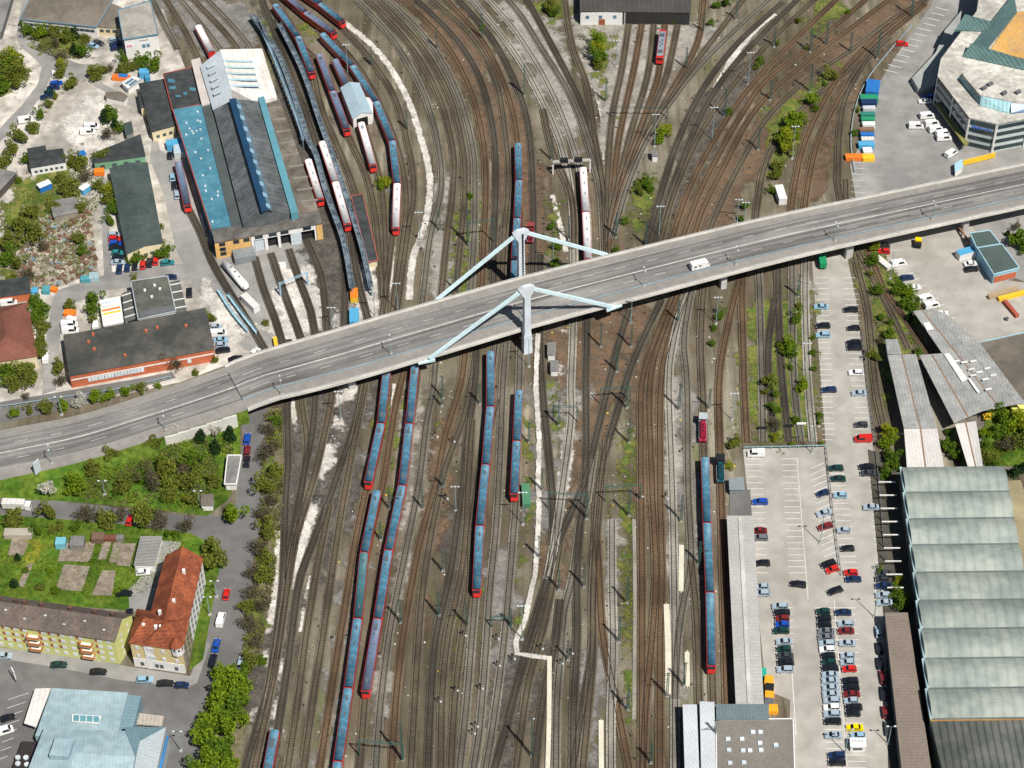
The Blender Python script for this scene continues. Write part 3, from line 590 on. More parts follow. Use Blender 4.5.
for t in (0.0, 1.0, .80):
    a = MB()
    for zz in (.75, 1.0, 1.2) if t != .80 else (.5, .8): dkbox(a, IA, NL, t - .003, t + .003, zz - .03, zz + .03)
    for i in range(IA, NL, 1): 
        x, y, z = dk(i, t); a.box((x, y, z + .7), (.14, .14, 1.0))
    a.build('railing', RAILB if t == .80 else mat('pale_railing', (.5, .5, .48), rough=.6), bridge)
# movement joints
for i in (IA,):
    a = MB(); vs = [dk(i, .13, .05), dk(i, .77, .05), dk(i + 0, .77, .05), dk(i, .13, .05)]
    a.bar(dk(i, .01, .06), dk(i, .99, .06), .35, .06); a.build('expansion_joint', mat('joint_metal', (.05, .05, .05)), bridge)
# piers
for px, py, t, wd in ((347, 393, .9, 2.4), (724, 292, .9, 2.2), (844, 259, .88, 2.6), (958, 229, .9, 2.2), (440, 362, .8, 2.0), (625, 312, .8, 2.0)):
    x, y = P2(px, py); i = min(range(len(DK)), key=lambda k: (Vector(dk(k, t)[:2]) - Vector((x, y))).length)
    if px in (440, 625): continue
    rz = math.atan2(-DK[i][3].x, DK[i][3].y) ; 
    for tt in (.16, .84):
        q = dk(i, tt); a = MB(); a.box((q[0], q[1], (q[2] - 2.0) / 2), (wd, 1.6, q[2] - 1.9), rz); a.build('pier', BCON, bridge)
# abutment walls
ab = thing('abutment_wall', 'white concrete abutment wall at the west end of the bridge', 'wall', (*P2(224, 424), 0))
a = MB(); x0 = dk(IA - 1, 0); x1 = dk(IA - 1, 1.0); a.bar((x0[0], x0[1], 2.6), (x1[0], x1[1], 2.6), 1.6, 5.3)
for i in range(IA - 6, IA - 1):
    p, q = dk(i, 1.0), dk(i + 1, 1.0); nn = DK[i][3] * .75
    a.prism([(p[0], p[1]), (q[0], q[1]), (q[0] + nn.x, q[1] + nn.y), (p[0] + nn.x, p[1] + nn.y)], 0, p[2] - .1)
a.build('wall_face', mat('abutment_concrete', (.58, .56, .52), var=.15), ab)
# pylons and stays
def pylon(tpos, pxs, top_h, footz=0.0):
    i = min(range(IA, NL), key=lambda k: abs(P_inv(dk(k, tpos))[0] - pxs)); x, y, z = dk(i, tpos, 0); n_ = DK[i][3]; ax = Vector((-n_.y, n_.x))
    s_ = 1 if tpos > .5 else -1; off = n_ * (1.6 * s_); bx, by = x + off.x, y + off.y
    rz = math.atan2(ax.y, ax.x); T = Matrix.Translation((bx, by, 0)) @ Matrix.Rotation(rz, 4, 'Z')
    def add(mb, vs, fs): mb.add([T @ Vector(v) for v in vs], fs)
    a = MB(); lv = [(0, 1.6, 1.3), (z - 1, 1.45, 1.2), (z - .9, 1.35, 1.15), (z + 1, 1.2, 1.1), (z + top_h - 5.0, 1.1, .9), (z + top_h - 1.2, 3.0, .8), (z + top_h, 1.5, .7)]
    vs = []; fs = []
    for h, wx, wy in lv: vs += [(-wx, -wy, h), (wx, -wy, h), (wx, wy, h), (-wx, wy, h)]
    for k in range(len(lv) - 1):
        for q in range(4): fs.append((4 * k + q, 4 * k + (q + 1) % 4, 4 * k + 4 + (q + 1) % 4, 4 * k + 4 + q))
    fs.append(tuple(range(len(vs) - 4, len(vs)))); add(a, vs, fs)
    o = a.build('pylon', PYL, bridge)
    if s_ < 0:
        for k in range(15):
            a = MB()
            h = z + 1 + k * (top_h - 2) / 15; a2 = [T @ Vector(q) for q in ((.1, -1.36, h), (.6, -1.36, h), (.6, -.8, h), (.1, -.8, h), (.1, -1.36, h + .8), (.6, -1.36, h + .8), (.6, -.8, h + .8), (.1, -.8, h + .8))]
            a.add(a2, [(3, 2, 1, 0), (4, 5, 6, 7), (0, 1, 5, 4), (1, 2, 6, 5), (2, 3, 7, 6), (3, 0, 4, 7)])
            a.build('hatch', mat('hatch_dark', (.015, .015, .015)), o)
    return Vector((bx, by, z + top_h - 2.0)), i
def P_inv(p):
    q = CAM_M.inverted() @ Vector(p); return (512 + F * q.x / -q.z, 384 - F * q.y / -q.z)
for tpos, pxs, ends in ((0.0, 520, ((434, 303), (612, 257))), (1.0, 523, ((427, 354), (609, 303)))):
    top, ip = pylon(tpos, pxs, 22.0)
    for ex, ey in ends:
        s_ = 1 if tpos > .5 else -1
        j = min(range(IA, NL), key=lambda k: abs(P_inv(dk(k, tpos))[0] - ex)); e = Vector(dk(j, tpos, .2)) + (DK[j][3] * (.9 * s_)).to_3d()
        dirx = (e - top).normalized(); hx = Vector((dirx.x, dirx.y, 0)).normalized()
        a = MB(); a.bar(top + hx * 2.0, e, .85, 1.2); a.build('stay_beam', STEEL, bridge)
        a = MB(); a.bar(e + Vector((0, 0, -1.0)) - hx * 2, e + Vector((0, 0, -1.0)) + hx * 4.0, 1.2, 1.1, w2=.6); a.build('stay_anchor', STEEL, bridge)

# ------------------------------------------------------------------ buildings
GLS = glass(); GLB = glass('blue_glass', (.10, .2, .28), .15); WIN = glass('window_glass', (.06, .075, .085), .15); WHT = mat('white_render', (.72, .71, .69), var=.06); CRM = mat('cream_render', (.66, .57, .38), var=.08)
def facing(poly, which):
    want = {'front': (0, -1), 'back': (0, 1), 'left': (-1, 0), 'right': (1, 0)}[which]; best = None
    for i in range(len(poly)):
        a, b_ = Vector(poly[i]), Vector(poly[(i + 1) % len(poly)]); d = b_ - a
        if d.length < 2.5: continue
        s_ = Vector((d.y, -d.x)).normalized().dot(Vector(want)) + d.length * .002
        if best is None or s_ > best[0]: best = (s_, a, b_)
    return best[1], best[2]
def wallboxes(mb, a, b_, n, wd, hg, z0, depth=.12, m0=.8, m1=.8, each=None):
    d = (b_ - a); Ln = d.length; d = d.normalized(); nn = Vector((d.y, -d.x)); rz = math.atan2(d.y, d.x)
    for k in range(n):
        s_ = m0 + (Ln - m0 - m1) * (k + .5) / n; c = a + d * s_ + nn * (depth / 2 - .02)
        q = MB() if each is not None else mb
        q.box((c.x, c.y, z0 + hg / 2), (wd, depth, hg), rz)
        if each is not None: each.append(q)
def building(name, label, cat, roof, h, wall, roofm, style='flat', ridge=0, rh=1.5, wins=(), parapet=.0, over=.25, trim=None, base=0.0, winmat=None, hip=0.0, bands=()):
    """roof: picture points of the roof outline on the level h (4 corners for a gable, ridge 0: first edge pair)"""
    top = [P2(x, y, h) for x, y in roof]; pc = ccw(top)
    cx = sum(q[0] for q in pc) / len(pc); cy = sum(q[1] for q in pc) / len(pc)
    o = thing(name, label, cat, (cx, cy, 0))
    a = MB()
    if style == 'flat':
        a.prism(pc, base, h - .02); a.build('wall', wall, o)
        r = MB(); r.prism(offpoly(pc, over), h, h + .18); r.build('roof', roofm, o)
        if parapet:
            t = MB(); p = offpoly(pc, over + .06)
            for i in range(len(p)):
                A, B = p[i], p[(i + 1) % len(p)]; t.bar((*A, h + .18 + parapet / 2 - .1), (*B, h + .18 + parapet / 2 - .1), .32, parapet + .2)
            t.build('roof_edge', trim or mat('edge_metal', (.38, .42, .44), rough=.5), o)
    else:
        A, B, Cc, D = top if ridge == 0 else (top[1], top[2], top[3], top[0])
        A, B, Cc, D = [Vector(q) for q in (A, B, Cc, D)]      # ridge runs from mid AB to mid CD... AB and CD are the gables
        m1 = (A + B) / 2; m2 = (Cc + D) / 2; ax = (m2 - m1)
        r1 = m1 + ax * hip; r2 = m2 - ax * hip
        flip = area([tuple(A), tuple(B), tuple(Cc), tuple(D)]) < 0
        vs = [(*A, base), (*B, base), (*Cc, base), (*D, base), (*A, h), (*B, h), (*Cc, h), (*D, h), (*r1, h + rh), (*r2, h + rh)]
        fs = [(0, 1, 5, 8, 4) if not hip else (0, 1, 5, 4), (1, 2, 6, 5), (2, 3, 7, 9, 6) if not hip else (2, 3, 7, 6), (3, 0, 4, 7)]
        if flip: fs = [f[::-1] for f in fs]
        a.add(vs, fs); a.build('wall', wall, o)
        r = MB(); sc = 1 + 2 * over / max(4, (A - B).length)
        A2, B2, C2, D2 = [m + (q - m) * sc for q, m in ((A, m1), (B, m1), (Cc, m2), (D, m2))]
        e = ax.normalized() * over; A2 -= e; B2 -= e; C2 += e; D2 += e
        if not hip: r1 = r1 - e; r2 = r2 + e
        for dz in (.02, .2): pass
        hz = h - rh * (sc - 1)
        vs = [(*A2, hz), (*B2, hz), (*C2, hz), (*D2, hz), (*r1, h + rh + .03), (*r2, h + rh + .03)]; vs += [(x, y, z + .2) for x, y, z in vs]
        t_ = [(6, 10, 11, 9), (8, 11, 10, 7)] + ([(7, 10, 6), (9, 11, 8)] if hip else [])
        u_ = [(3, 5, 4, 0), (1, 4, 5, 2)] + ([(0, 4, 1), (2, 5, 3)] if hip else [])
        s_ = [(0, 3, 9, 6), (2, 1, 7, 8), (4, 0, 6, 10), (1, 4, 10, 7), (3, 5, 11, 9), (5, 2, 8, 11)] if not hip else [(0, 3, 9, 6), (2, 1, 7, 8), (1, 0, 6, 7), (3, 2, 8, 9)]
        fs = t_ + u_ + s_
        if flip: pass
        r.add(vs, [f[::-1] for f in fs] if not flip else fs); r.build('roof', roofm, o)
    for w_ in wins:
        fa, rows, nw, ww, wh, z0, dz = w_[:7]; A, B = facing(pc, fa); L_ = []
        for k in range(rows): wallboxes(None, A, B, nw, ww, wh, z0 + k * dz, .10, each=L_, m0=w_[7] if len(w_) > 7 else .8, m1=w_[8] if len(w_) > 8 else .8)
        for q in L_: q.build('window', winmat or WIN, o)
    for fa, z0, hh, m_, nm in bands:
        A, B = facing(pc, fa); q = MB(); wallboxes(q, A, B, 1, (B - A).length - .6, hh, z0, .14); q.build(nm, m_, o)
    return o
def offpoly(p, o):
    n = len(p); out = []
    for i in range(n):
        a, b_, c = Vector(p[i - 1]), Vector(p[i]), Vector(p[(i + 1) % n]); d1 = (b_ - a).normalized(); d2 = (c - b_).normalized()
        n1 = Vector((d1.y, -d1.x)); n2 = Vector((d2.y, -d2.x)); m_ = n1 + n2; k = max(.4, m_.length_squared / 2)
        q = b_ + m_ * (o / k); out.append((q.x, q.y))
    return out
def roofbits(o, poly, h, n, m_, name, size=(1.2, 1.2, .5), seed=1, grid=None):
    rnd = random.Random(seed); pl = [P2(x, y, h) for x, y in poly]; xs = [p[0] for p in pl]; ys = [p[1] for p in pl]; k = 0; tries = 0
    while k < n and tries < 500:
        tries += 1; x = rnd.uniform(min(xs), max(xs)); y = rnd.uniform(min(ys), max(ys))
        if inside(pl, x, y): MB().box((x, y, h + .18 + size[2] / 2), size, rnd.choice((0, .3))).build(name, m_, o); k += 1
def slab(o, name, pts, h, th, m_): MB().prism([P2(x, y, h) for x, y in pts], h - th, h).build(name, m_, o)
BITU = mat('bitumen_roof', (.035, .04, .042), col2=(.05, .055, .055), scale=.3, var=.25); BROWNR = mat('brown_gravel_roof', (.15, .13, .105), col2=(.18, .155, .125), scale=.1, var=.15)
GREENR = mat('dark_green_sheet_roof', (.045, .065, .062), col2=(.06, .08, .075), scale=.15, var=.15, stripe=(70, 1.2, .15)); TEAL = mat('teal_roof', (.055, .18, .25), col2=(.075, .215, .28), scale=.12, var=.12)
GREYR = mat('grey_felt_roof', (.17, .17, .165), col2=(.21, .205, .195), scale=.2, var=.2); HALLR = mat('hall_slate_roof', (.085, .095, .10), col2=(.12, .13, .135), scale=.3, var=.25, stripe=(108, 2.5, .12))
CORR = mat('corrugated_grey', (.25, .265, .26), col2=(.31, .32, .31), scale=.15, var=.15, stripe=(0, 1.2, .12)); ORANGE = mat('orange_paint', (.75, .19, .02), var=.05); BRICK = mat('red_brick', (.46, .13, .06), var=.12, fine=.2)
PALER = mat('pale_sheet_roof', (.62, .60, .57), var=.1, scale=.3, stripe=(0, 1.5, .08)); TILE = mat('clay_tile_roof', (.20, .055, .025), col2=(.29, .082, .036), scale=.25, var=.2, fine=.2, stripe=(90, .8, .2)); TILEB = mat('brown_tile_roof', (.12, .095, .08), col2=(.145, .115, .095), scale=.3, var=.2, fine=.2, stripe=(0, .8, .1))
REDR = mat('dark_red_tile', (.17, .065, .045), var=.2, fine=.2); SKYL = mat('skylight', (.55, .62, .66), rough=.3); BLUEM = mat('blue_steel', (.03, .22, .55), rough=.5); SILVER = mat('silver_sheet', (.50, .53, .55), var=.08, scale=.4, stripe=(20, 1.0, .08), rough=.5)
GUN = mat('gunmetal', (.12, .125, .13)); MBR = mat('mast_green', (.05, .115, .10), rough=.6)
RD = mat('train_red', (.50, .028, .022), var=.15, rough=.4, spec=.5)

# --- north-west
building('warehouse', 'wide brown-roofed warehouse in the top left corner behind trees', 'warehouse', [(21, 19), (96, 27), (121, -14), (38, -16)], 5.5, WHT, BROWNR, parapet=.3, trim=mat('blue_trim', (.16, .24, .30)), wins=[('front', 1, 14, 2.0, 1.3, 2.6, 0)])
o = building('warehouse_annex', 'low cream annex with a gravel roof between the warehouse and the white office', 'building', [(96, 27), (119, 28), (121, 8), (112, 4)], 4.5, CRM, BROWNR, wins=[('front', 1, 3, 1.6, 1.4, 2, 0)])
o = building('office_block', 'white windowless office block with grey flat roof and small pink logo', 'building', [(119, 11), (150, 2), (157.5, 34.5), (124, 39.5)], 11, WHT, mat('gravel_roof', (.30, .285, .25), col2=(.36, .34, .30), scale=.3, var=.2), parapet=.4, trim=mat('steel_blue_trim', (.13, .24, .31)))
A, B = facing(ccw([P2(x, y, 11) for x, y in [(119, 11), (150, 2), (157.5, 34.5), (124, 39.5)]]), 'front')
for s_ in (.55, .68):
    c = A.lerp(B, s_); d = (B - A).normalized(); MB().box((c.x + d.y * .06, c.y - d.x * .06, 6.5), (1.3, .2, 1.6), math.atan2(d.y, d.x)).build('window', GLB, o)
c = A.lerp(B, .57); MB().box((c.x + d.y * .04, c.y - d.x * .04, 9.2), (3.8, .1, .25), math.atan2(d.y, d.x)).build('vent_slot', GUN, o)
def text3d(name, s_, a, b_, frac, z, size, m_, parent, bold=.02):
    cu = bpy.data.curves.new(name, 'FONT'); cu.body = s_; cu.size = size; cu.extrude = .03; cu.offset = bold; cu.align_x = 'CENTER'; cu.materials.append(m_)
    ob = bpy.data.objects.new(name, cu); C.objects.link(ob); d = (b_ - a).normalized(); c = a.lerp(b_, frac); nn = Vector((d.y, -d.x))
    M = Matrix.Translation((c.x + nn.x * .2, c.y + nn.y * .2, z)) @ Matrix.Rotation(math.atan2(d.y, d.x), 4, 'Z') @ Matrix.Rotation(math.pi / 2, 4, 'X')
    ms = bpy.data.meshes.new_from_object(ob); C.objects.unlink(ob); ob = bpy.data.objects.new(name, ms); C.objects.link(ob)
    ob.parent = parent; ob.matrix_basis = WM[parent.name].inverted() @ M; return ob
c = A.lerp(B, .13); PINK = mat('pink_sign', (.75, .25, .42)); 
MB().box((c.x + d.y * .04, c.y - d.x * .04, 7.6), (2.2, .12, 1.6), math.atan2(d.y, d.x)).build('logo_sign', mat('logo_white', (.8, .75, .75)), o); text3d('logo_lettering', 'DB', A, B, .13, 7.1, 1.5, PINK, o, .05)
o = building('container_office', 'small white cabin with two blue glazed roof strips', 'cabin', [(122, 83), (134, 76.5), (140, 79.5), (128, 88.5)], 2.8, WHT, PALER, parapet=.1)
for q in ([(124.5, 83.2), (132, 78.2), (134.2, 79.3), (126.8, 84.5)], [(128.2, 84.8), (135.2, 79.6), (137.6, 80.6), (130.6, 86.2)]): slab(o, 'roof_glazing', q, 3.06, .06, GLB)
building('garden_shed', 'small grey-roofed shed beside the white cabin', 'shed', [(106, 93), (120, 92), (127, 96.5), (124, 101), (106, 97)], 2.6, WHT, BROWNR)
building('depot_house', 'black-roofed depot house with pale gable between lane and teal roof', 'house', [(139, 84), (164, 79.5), (175, 125.5), (152, 132)], 5.0, CRM, BITU, 'gable', 1, .9, wins=[('front', 1, 3, 1.4, 1.3, 1.4, 0)])
building('depot_house_wing', 'low black-roofed wing on the west side of the depot house', 'house', [(138, 92), (145, 90), (149, 106), (141, 108)], 4.6, CRM, BITU)
o = building('black_roof_hall', 'flat black bitumen-roofed hall with blue puddles next to the white shed roof', 'hall', [(164, 74.5), (193, 68), (201, 104), (173, 110)], 7, BRICK, BITU, parapet=.15, trim=mat('brick_red_trim', (.35, .06, .04)))
for q in ([(168, 78), (175, 80), (175, 83), (168, 82)], [(169, 86), (176, 86), (175, 89), (170, 89)], [(183, 92), (187, 92), (187, 95), (184, 95)], [(190, 87), (196, 88), (195, 91), (190, 90)], [(175, 95), (180, 95), (181, 97), (176, 97)]): slab(o, 'roof_patch', q, 7.22, .02, TEAL)
# --- engine shed complex
o = thing('engine_shed', 'huge engine shed with dark slate roof, glazed ridge and white saw-edged end', 'engine shed', (*P2(245, 235), 0))
rz_ = lambda a, b_: None
def quad3(mb, pts): mb.add([P(x, y, z) for x, y, z in pts], [tuple(range(len(pts)))] )
def solidroof(name, pts, m_, th=.35, parent=o, base=None):
    """roof plane given by picture points with their own heights; closed down by its thickness or to the level base"""
    top = [P(x, y, z) for x, y, z in pts]; n = len(top); bot = [Vector((q.x, q.y, (q.z - th) if base is None else base)) for q in top]
    if area([(q.x, q.y) for q in top]) < 0: top = top[::-1]; bot = bot[::-1]
    a = MB(); a.add(top + bot, [tuple(range(n)), tuple(range(n, 2 * n))[::-1]] + [(n + i, n + (i + 1) % n, (i + 1) % n, i) for i in range(n)]); return a.build(name, m_, parent)
WHS = mat('chalky_white_roof', (.62, .58, .54), col2=(.68, .65, .61), scale=.2, var=.1, stripe=(18, 3, .08)); LG = mat('light_grey_sheet', (.50, .56, .60), var=.08)
solidroof('roof', [(220.5, 49.5, 16), (231, 89, 16), (213, 110, 10), (200, 66, 10)], LG, base=0.0)
solidroof('roof', [(220.5, 49.5, 16), (262, 48.5, 10.5), (277, 97, 10.5), (255, 102, 11.2), (231, 89, 16)], WHS, base=0.0)
solidroof('roof', [(191, 60, 9), (200, 57.5, 9), (211, 103, 9), (202, 105.5, 9)], mat('pinkish_flat_roof', (.50, .45, .42), var=.12), base=0.0)
for k in range(5):
    y = 60 + k * 6.2; x = 223 + k * 1.6
    solidroof('roof_light', [(x, y, 16.05), (x + 30, y + .4, 12.3), (x + 30, y + 1.9, 12.3), (x + .4, y + 1.6, 16.05)], mat('roof_light_blue', (.36, .50, .56), rough=.3), .1)
    x2 = 206.5 + k * 1.65; y2 = 66 + k * 6.7; solidroof('skylight', [(x2, y2, 12.6), (x2 + 8, y2 - 4, 14.8), (x2 + 8.8, y2 - 1.5, 14.8), (x2 + .8, y2 + 2.5, 12.6)], SKYL, .2)
solidroof('roof', [(234, 99, 16), (267, 210, 16), (243, 225, 10), (213.5, 110, 10)], HALLR, base=0.0)
solidroof('roof', [(234, 99, 16), (258, 101, 11), (290, 213, 11), (267, 210, 16)], HALLR, base=0.0)
solidroof('ridge_lantern', [(229, 99, 17), (235.5, 98, 17.6), (268, 208, 17.6), (261.5, 211, 17)], mat('lantern_glass', (.02, .06, .12), rough=.2), .9)
solidroof('ridge_lantern', [(235.5, 98, 17.6), (240.5, 101, 16.9), (272.5, 209, 16.9), (268, 208, 17.6)], mat('lantern_frame', (.10, .16, .2), rough=.4), .9)
for k in range(10):
    x = 236.6 + k * 3.2; y = 104 + k * 11.0; solidroof('lantern_pane', [(x, y, 17.75), (x + 4, y + 1.2, 17.3), (x + 5.2, y + 5.2, 17.3), (x + 1.2, y + 4, 17.75)], mat('lantern_pane', (.22, .36, .46), rough=.2), .15)
solidroof('gutter_roof', [(201.5, 105, 8.4), (210, 103, 8.4), (243.5, 226, 8.4), (232, 228, 8.4)], mat('valley_dark', (.07, .085, .085), var=.2), base=0.0)
solidroof('side_roof', [(173, 109.5, 8), (201.5, 104.5, 8), (232.5, 226, 8), (211, 229, 8)], TEAL, base=0.0)
roofbits(o, [(178, 112), (199, 108), (228, 222), (213, 226)], 8, 22, SKYL, 'roof_vent', (.7, .7, .5), 3)
solidroof('side_roof', [(258, 97.5, 12), (264, 96, 12), (298, 211, 12), (291, 213.5, 12)], mat('teal_strip', (.10, .27, .33), var=.1), base=0.0)
solidroof('side_roof', [(264.5, 99, 9), (279, 97.5, 9), (319, 211, 9), (298, 213, 9)], mat('mossy_roof', (.115, .095, .075), col2=(.16, .14, .115), scale=.25, var=.4), base=0.0)
for k in range(9):
    x = 268 + k * 4.1; y = 108 + k * 11.6; solidroof('roof_beam', [(x, y, 9.5), (x + 13 + k * .4, y - 2, 9.5), (x + 13 + k * .4, y - 1, 9.5), (x, y + 1, 9.5)], mat('beam_grey', (.24, .22, .19)), .5)
solidroof('edge_trim', [(172.4, 110, 8.4), (173.2, 109.6, 8.4), (211.4, 229, 8.4), (210.6, 229.4, 8.4)], MATS['brick_red_trim'], .5)
solidroof('front_roof', [(211.5, 230, 8.5), (319, 211, 8.5), (322, 223, 8.5), (214.5, 242.5, 8.5)], mat('front_roof_felt', (.10, .095, .085), col2=(.15, .14, .125), scale=.3, var=.3), .4)
FRW = [P2(214.5, 242.5, 8.4), P2(322, 223, 8.4)]; A, B = [Vector(q) for q in FRW]; d = (B - A).normalized(); up = Vector((-d.y, d.x)); rz = math.atan2(d.y, d.x)
YOW = mat('yellow_facade', (.66, .40, .15), var=.08)
def seg(f0, f1, m_, nm, th=.5, z0=0, z1=8.1, out=0):
    p, q = A.lerp(B, f0), A.lerp(B, f1); c = (p + q) / 2 + up * (th / 2 + .3 - out); a = MB(); a.box((c.x, c.y, (z0 + z1) / 2), ((q - p).length, th, z1 - z0), rz); return a.build(nm, m_, o)
seg(0, .33, YOW, 'facade'); seg(.335, .94, WHT, 'facade', z0=5.6); seg(.945, 1.0, YOW, 'facade')
for f0, f1 in ((.335, .36), (.455, .485), (.58, .605), (.70, .80), (.925, .94)): seg(f0, f1, WHT if f1 != .80 else LG, 'door_pillar', z1=5.58)
seg(.0, .94, mat('shed_interior', (.02, .02, .02)), 'inner_wall', .3, out=-1.8, z1=7.8)
seg(.365, .45, LG, 'door', .2, z1=5.4, out=-.5)
for f in (.04, .17, .265):
    for z0 in ((1.2, 3.4, 5.8) if f == .04 else (5.8,)): seg(f, f + .055, GLS, 'window', .2, z0, z0 + 1.6, .15)
for f in (.37, .50, .61, .82): seg(f, f + .075, GLS, 'window', .2, 6.2, 7.6, .15)
c = A.lerp(B, .25) - up * 2.5; MB().box((c.x, c.y, 1.6), (8, 5, 3.2), rz).build('annex', mat('annex_dark', (.2, .22, .23)), o)
# --- other western buildings
building('storage_shed', 'long dark green sheet-roofed storage shed beside the parked cars', 'shed', [(110, 169), (147, 163), (162.5, 243), (127, 254)], 5.2, CRM, GREENR, 'gable', 0, 1.2, wins=[('front', 1, 5, 1.6, 1.2, 1.6, 0)])
o = building('workshop_shed', 'black-roofed workshop with green doors north of the green storage shed', 'shed', [(97, 152.5), (140, 135), (145, 156), (94, 163)], 4.0, mat('green_doors', (.16, .32, .2), var=.2), BITU, wins=[('front', 1, 4, 1.8, 1.8, .6, 0)])
building('workshop_lean_to', 'small grey lean-to roof at the east end of the black workshop', 'shed', [(124, 124), (131, 122), (133, 132), (126, 135)], 3.0, mat('grey_boards', (.2, .2, .19)), GREENR)
building('small_house', 'small white house with a black L-shaped roof on the dirt yard', 'house', [(27.5, 149), (45, 146), (46, 151), (62.5, 149), (65.5, 162), (30.5, 168)], 4.2, WHT, BITU, wins=[('front', 1, 6, 1.1, 1.1, 1.4, 0)])
building('barn', 'grey sheet-roofed barn at the left edge below the lane', 'barn', [(-14, 171), (-2, 169), (16, 173), (-2, 192), (-20, 190)], 3.5, mat('dark_boards', (.08, .07, .06)), GREYR)
building('edge_building', 'low grey-roofed building cut off by the top left corner', 'building', [(-20, -20), (14, -12), (1, 32), (-20, 40)], 3.5, GUN, GREYR)
building('ruined_shed', 'small weathered grey shed half hidden among shrubs on the scrap plot', 'shed', [(50.5, 202), (74, 197.5), (77.5, 212), (54, 217)], 2.8, mat('plank_grey', (.25, .22, .18)), GREYR)
building('brick_shed', 'black-roofed brick shed at the left edge above the red roof', 'shed', [(-14, 283), (28, 277), (30.5, 293), (-14, 299)], 3.6, BRICK, BITU)
building('hip_roof_house', 'large house with dark red hipped roof at the left edge', 'house', [(-22, 311), (27.5, 303), (36.5, 356), (-16, 364)], 6.0, CRM, REDR, 'gable', 0, 4.5, hip=.28)
o = building('brick_hall', 'long dark-roofed brick hall with a white window band beside the ramp', 'hall', [(64, 336), (205, 308.5), (214, 349), (69.5, 376)], 6.0, BRICK, mat('brick_hall_roof', (.055, .06, .055), col2=(.09, .085, .075), scale=.12, var=.35), bands=[('front', 3.6, .5, WHT, 'white_band')])
roofbits(o, [(75, 338), (200, 316), (205, 343), (80, 366)], 6, 7, BRICK, 'chimney', (.9, .9, .9), 5)
A, B = facing(ccw([P2(x, y, 6) for x, y in [(64, 336), (205, 308.5), (214, 349), (69.5, 376)]]), 'front')
for k in range(22):
    f = .13 + k * .0225 if k < 17 else .62 + (k - 17) * .0 + .2; c = A.lerp(B, f); d = (B - A).normalized()
    if k < 18: MB().box((c.x + d.y * .1, c.y - d.x * .1, 2.5), (1.35, .2, 1.7), math.atan2(d.y, d.x)).build('window', mat('pale_window', (.62, .66, .7), rough=.3), o)
o = building('washing_hall', 'square flat dark-roofed hall with canopies on both sides', 'hall', [(132, 282), (167, 277), (175, 311), (139, 319)], 7.0, WHT, mat('washroof', (.085, .09, .075), col2=(.12, .12, .10), scale=.2, var=.25), parapet=.15)
slab(o, 'roof_penthouse', [(139, 311), (172, 305), (174, 310), (140, 317)], 7.6, .4, GUN); roofbits(o, [(140, 288), (163, 284), (167, 303), (146, 306)], 7, 4, WHT, 'roof_vent', (.8, .8, .7), 9)
for q, n_ in (([(122, 293), (131, 290), (137.5, 318), (125, 322)], 4), ([(170, 282), (180, 280), (187, 311), (175, 313)], 4)):
    slab(o, 'side_canopy', q, 4.5, .3, mat('canopy_dark', (.10, .105, .095), var=.2)); p0, p1, p2, p3 = [P(x, y, 4.55) for x, y in q]
    for k in range(n_): f = (k + .6) / n_; a = MB(); a.bar(p3.lerp(p0, f), p2.lerp(p1, f) + Vector((0, 0, 0)), .35, .3); a.build('canopy_beam', WHT, o)
    for f in (.03, .97): 
        q1 = p3.lerp(p0, f); MB().box((q1.x + .5, q1.y, 2.1), (.4, .4, 4.2)).build('post', WHT, o)
o = building('truck_shelter', 'row of white and yellow striped truck roofs beside the dark canopy', 'shelter', [(100, 301), (119.5, 297), (123, 322), (104, 326)], 3.4, WHT, WHT)
for k in range(6):
    f = k / 6; a0 = [100.8 + 3.5 * f, 303 + 21 * f]; slab(o, 'roof_stripe', [(a0[0], a0[1]), (a0[0] + 18, a0[1] - 4), (a0[0] + 18.4, a0[1] - 2.2), (a0[0] + .4, a0[1] + 1.8)], 3.64, .04, [LG, PALER, ORANGE, mat('yellow_paint', (.8, .5, .03)), PALER, PALER][k])
o = building('train_shed', 'small white-fronted train wash shed with blue-grey gable roof between tracks', 'shed', [(341, 88), (359, 83.5), (372, 113), (353, 118.5)], 5.2, WHT, mat('bluegrey_sheet', (.32, .42, .48), var=.08, stripe=(20, 1, .08)), 'gable', 0, 1.6)
c1, c2 = P(354.5, 118.5, 5.2), P(370, 114.5, 5.2); m_ = (c1 + c2) / 2; dd = (c2 - c1).normalized(); MB().box((m_.x, m_.y - .1, 2.3), (4.4, .25, 4.6), math.atan2(dd.y, dd.x)).build('door', mat('door_black', (.01, .01, .01)), o)
slab(o, 'side_annex', [(366, 97), (372.5, 98.5), (373, 113), (371, 113)], 4.0, 3.9, WHT)
o = building('siding_building', 'long narrow black-roofed service building between the sidings', 'building', [(352, 197), (362, 195), (377, 260), (369, 262)], 3.6, CRM, BITU, parapet=.2, trim=mat('dull_red_trim', (.33, .09, .08)), wins=[('right', 1, 12, 1.2, 1.0, 1.4, 0)])
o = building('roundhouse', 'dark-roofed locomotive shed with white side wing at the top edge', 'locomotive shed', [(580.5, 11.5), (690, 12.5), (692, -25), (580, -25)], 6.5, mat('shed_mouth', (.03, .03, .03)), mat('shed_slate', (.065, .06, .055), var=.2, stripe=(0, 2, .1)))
A, B = [Vector(P2(x, 12, 6.5)) for x in (580.5, 690)]
def fseg(f0, f1, m_, nm, z0, z1, out=.1): p, q = A.lerp(B, f0), A.lerp(B, f1); MB().box(((p.x + q.x) / 2, A.y - .1 - out, (z0 + z1) / 2), (q.x - p.x, .3, z1 - z0), 0).build(nm, m_, o)
fseg(0, .385, WHT, 'wall_wing', 0, 6.2)
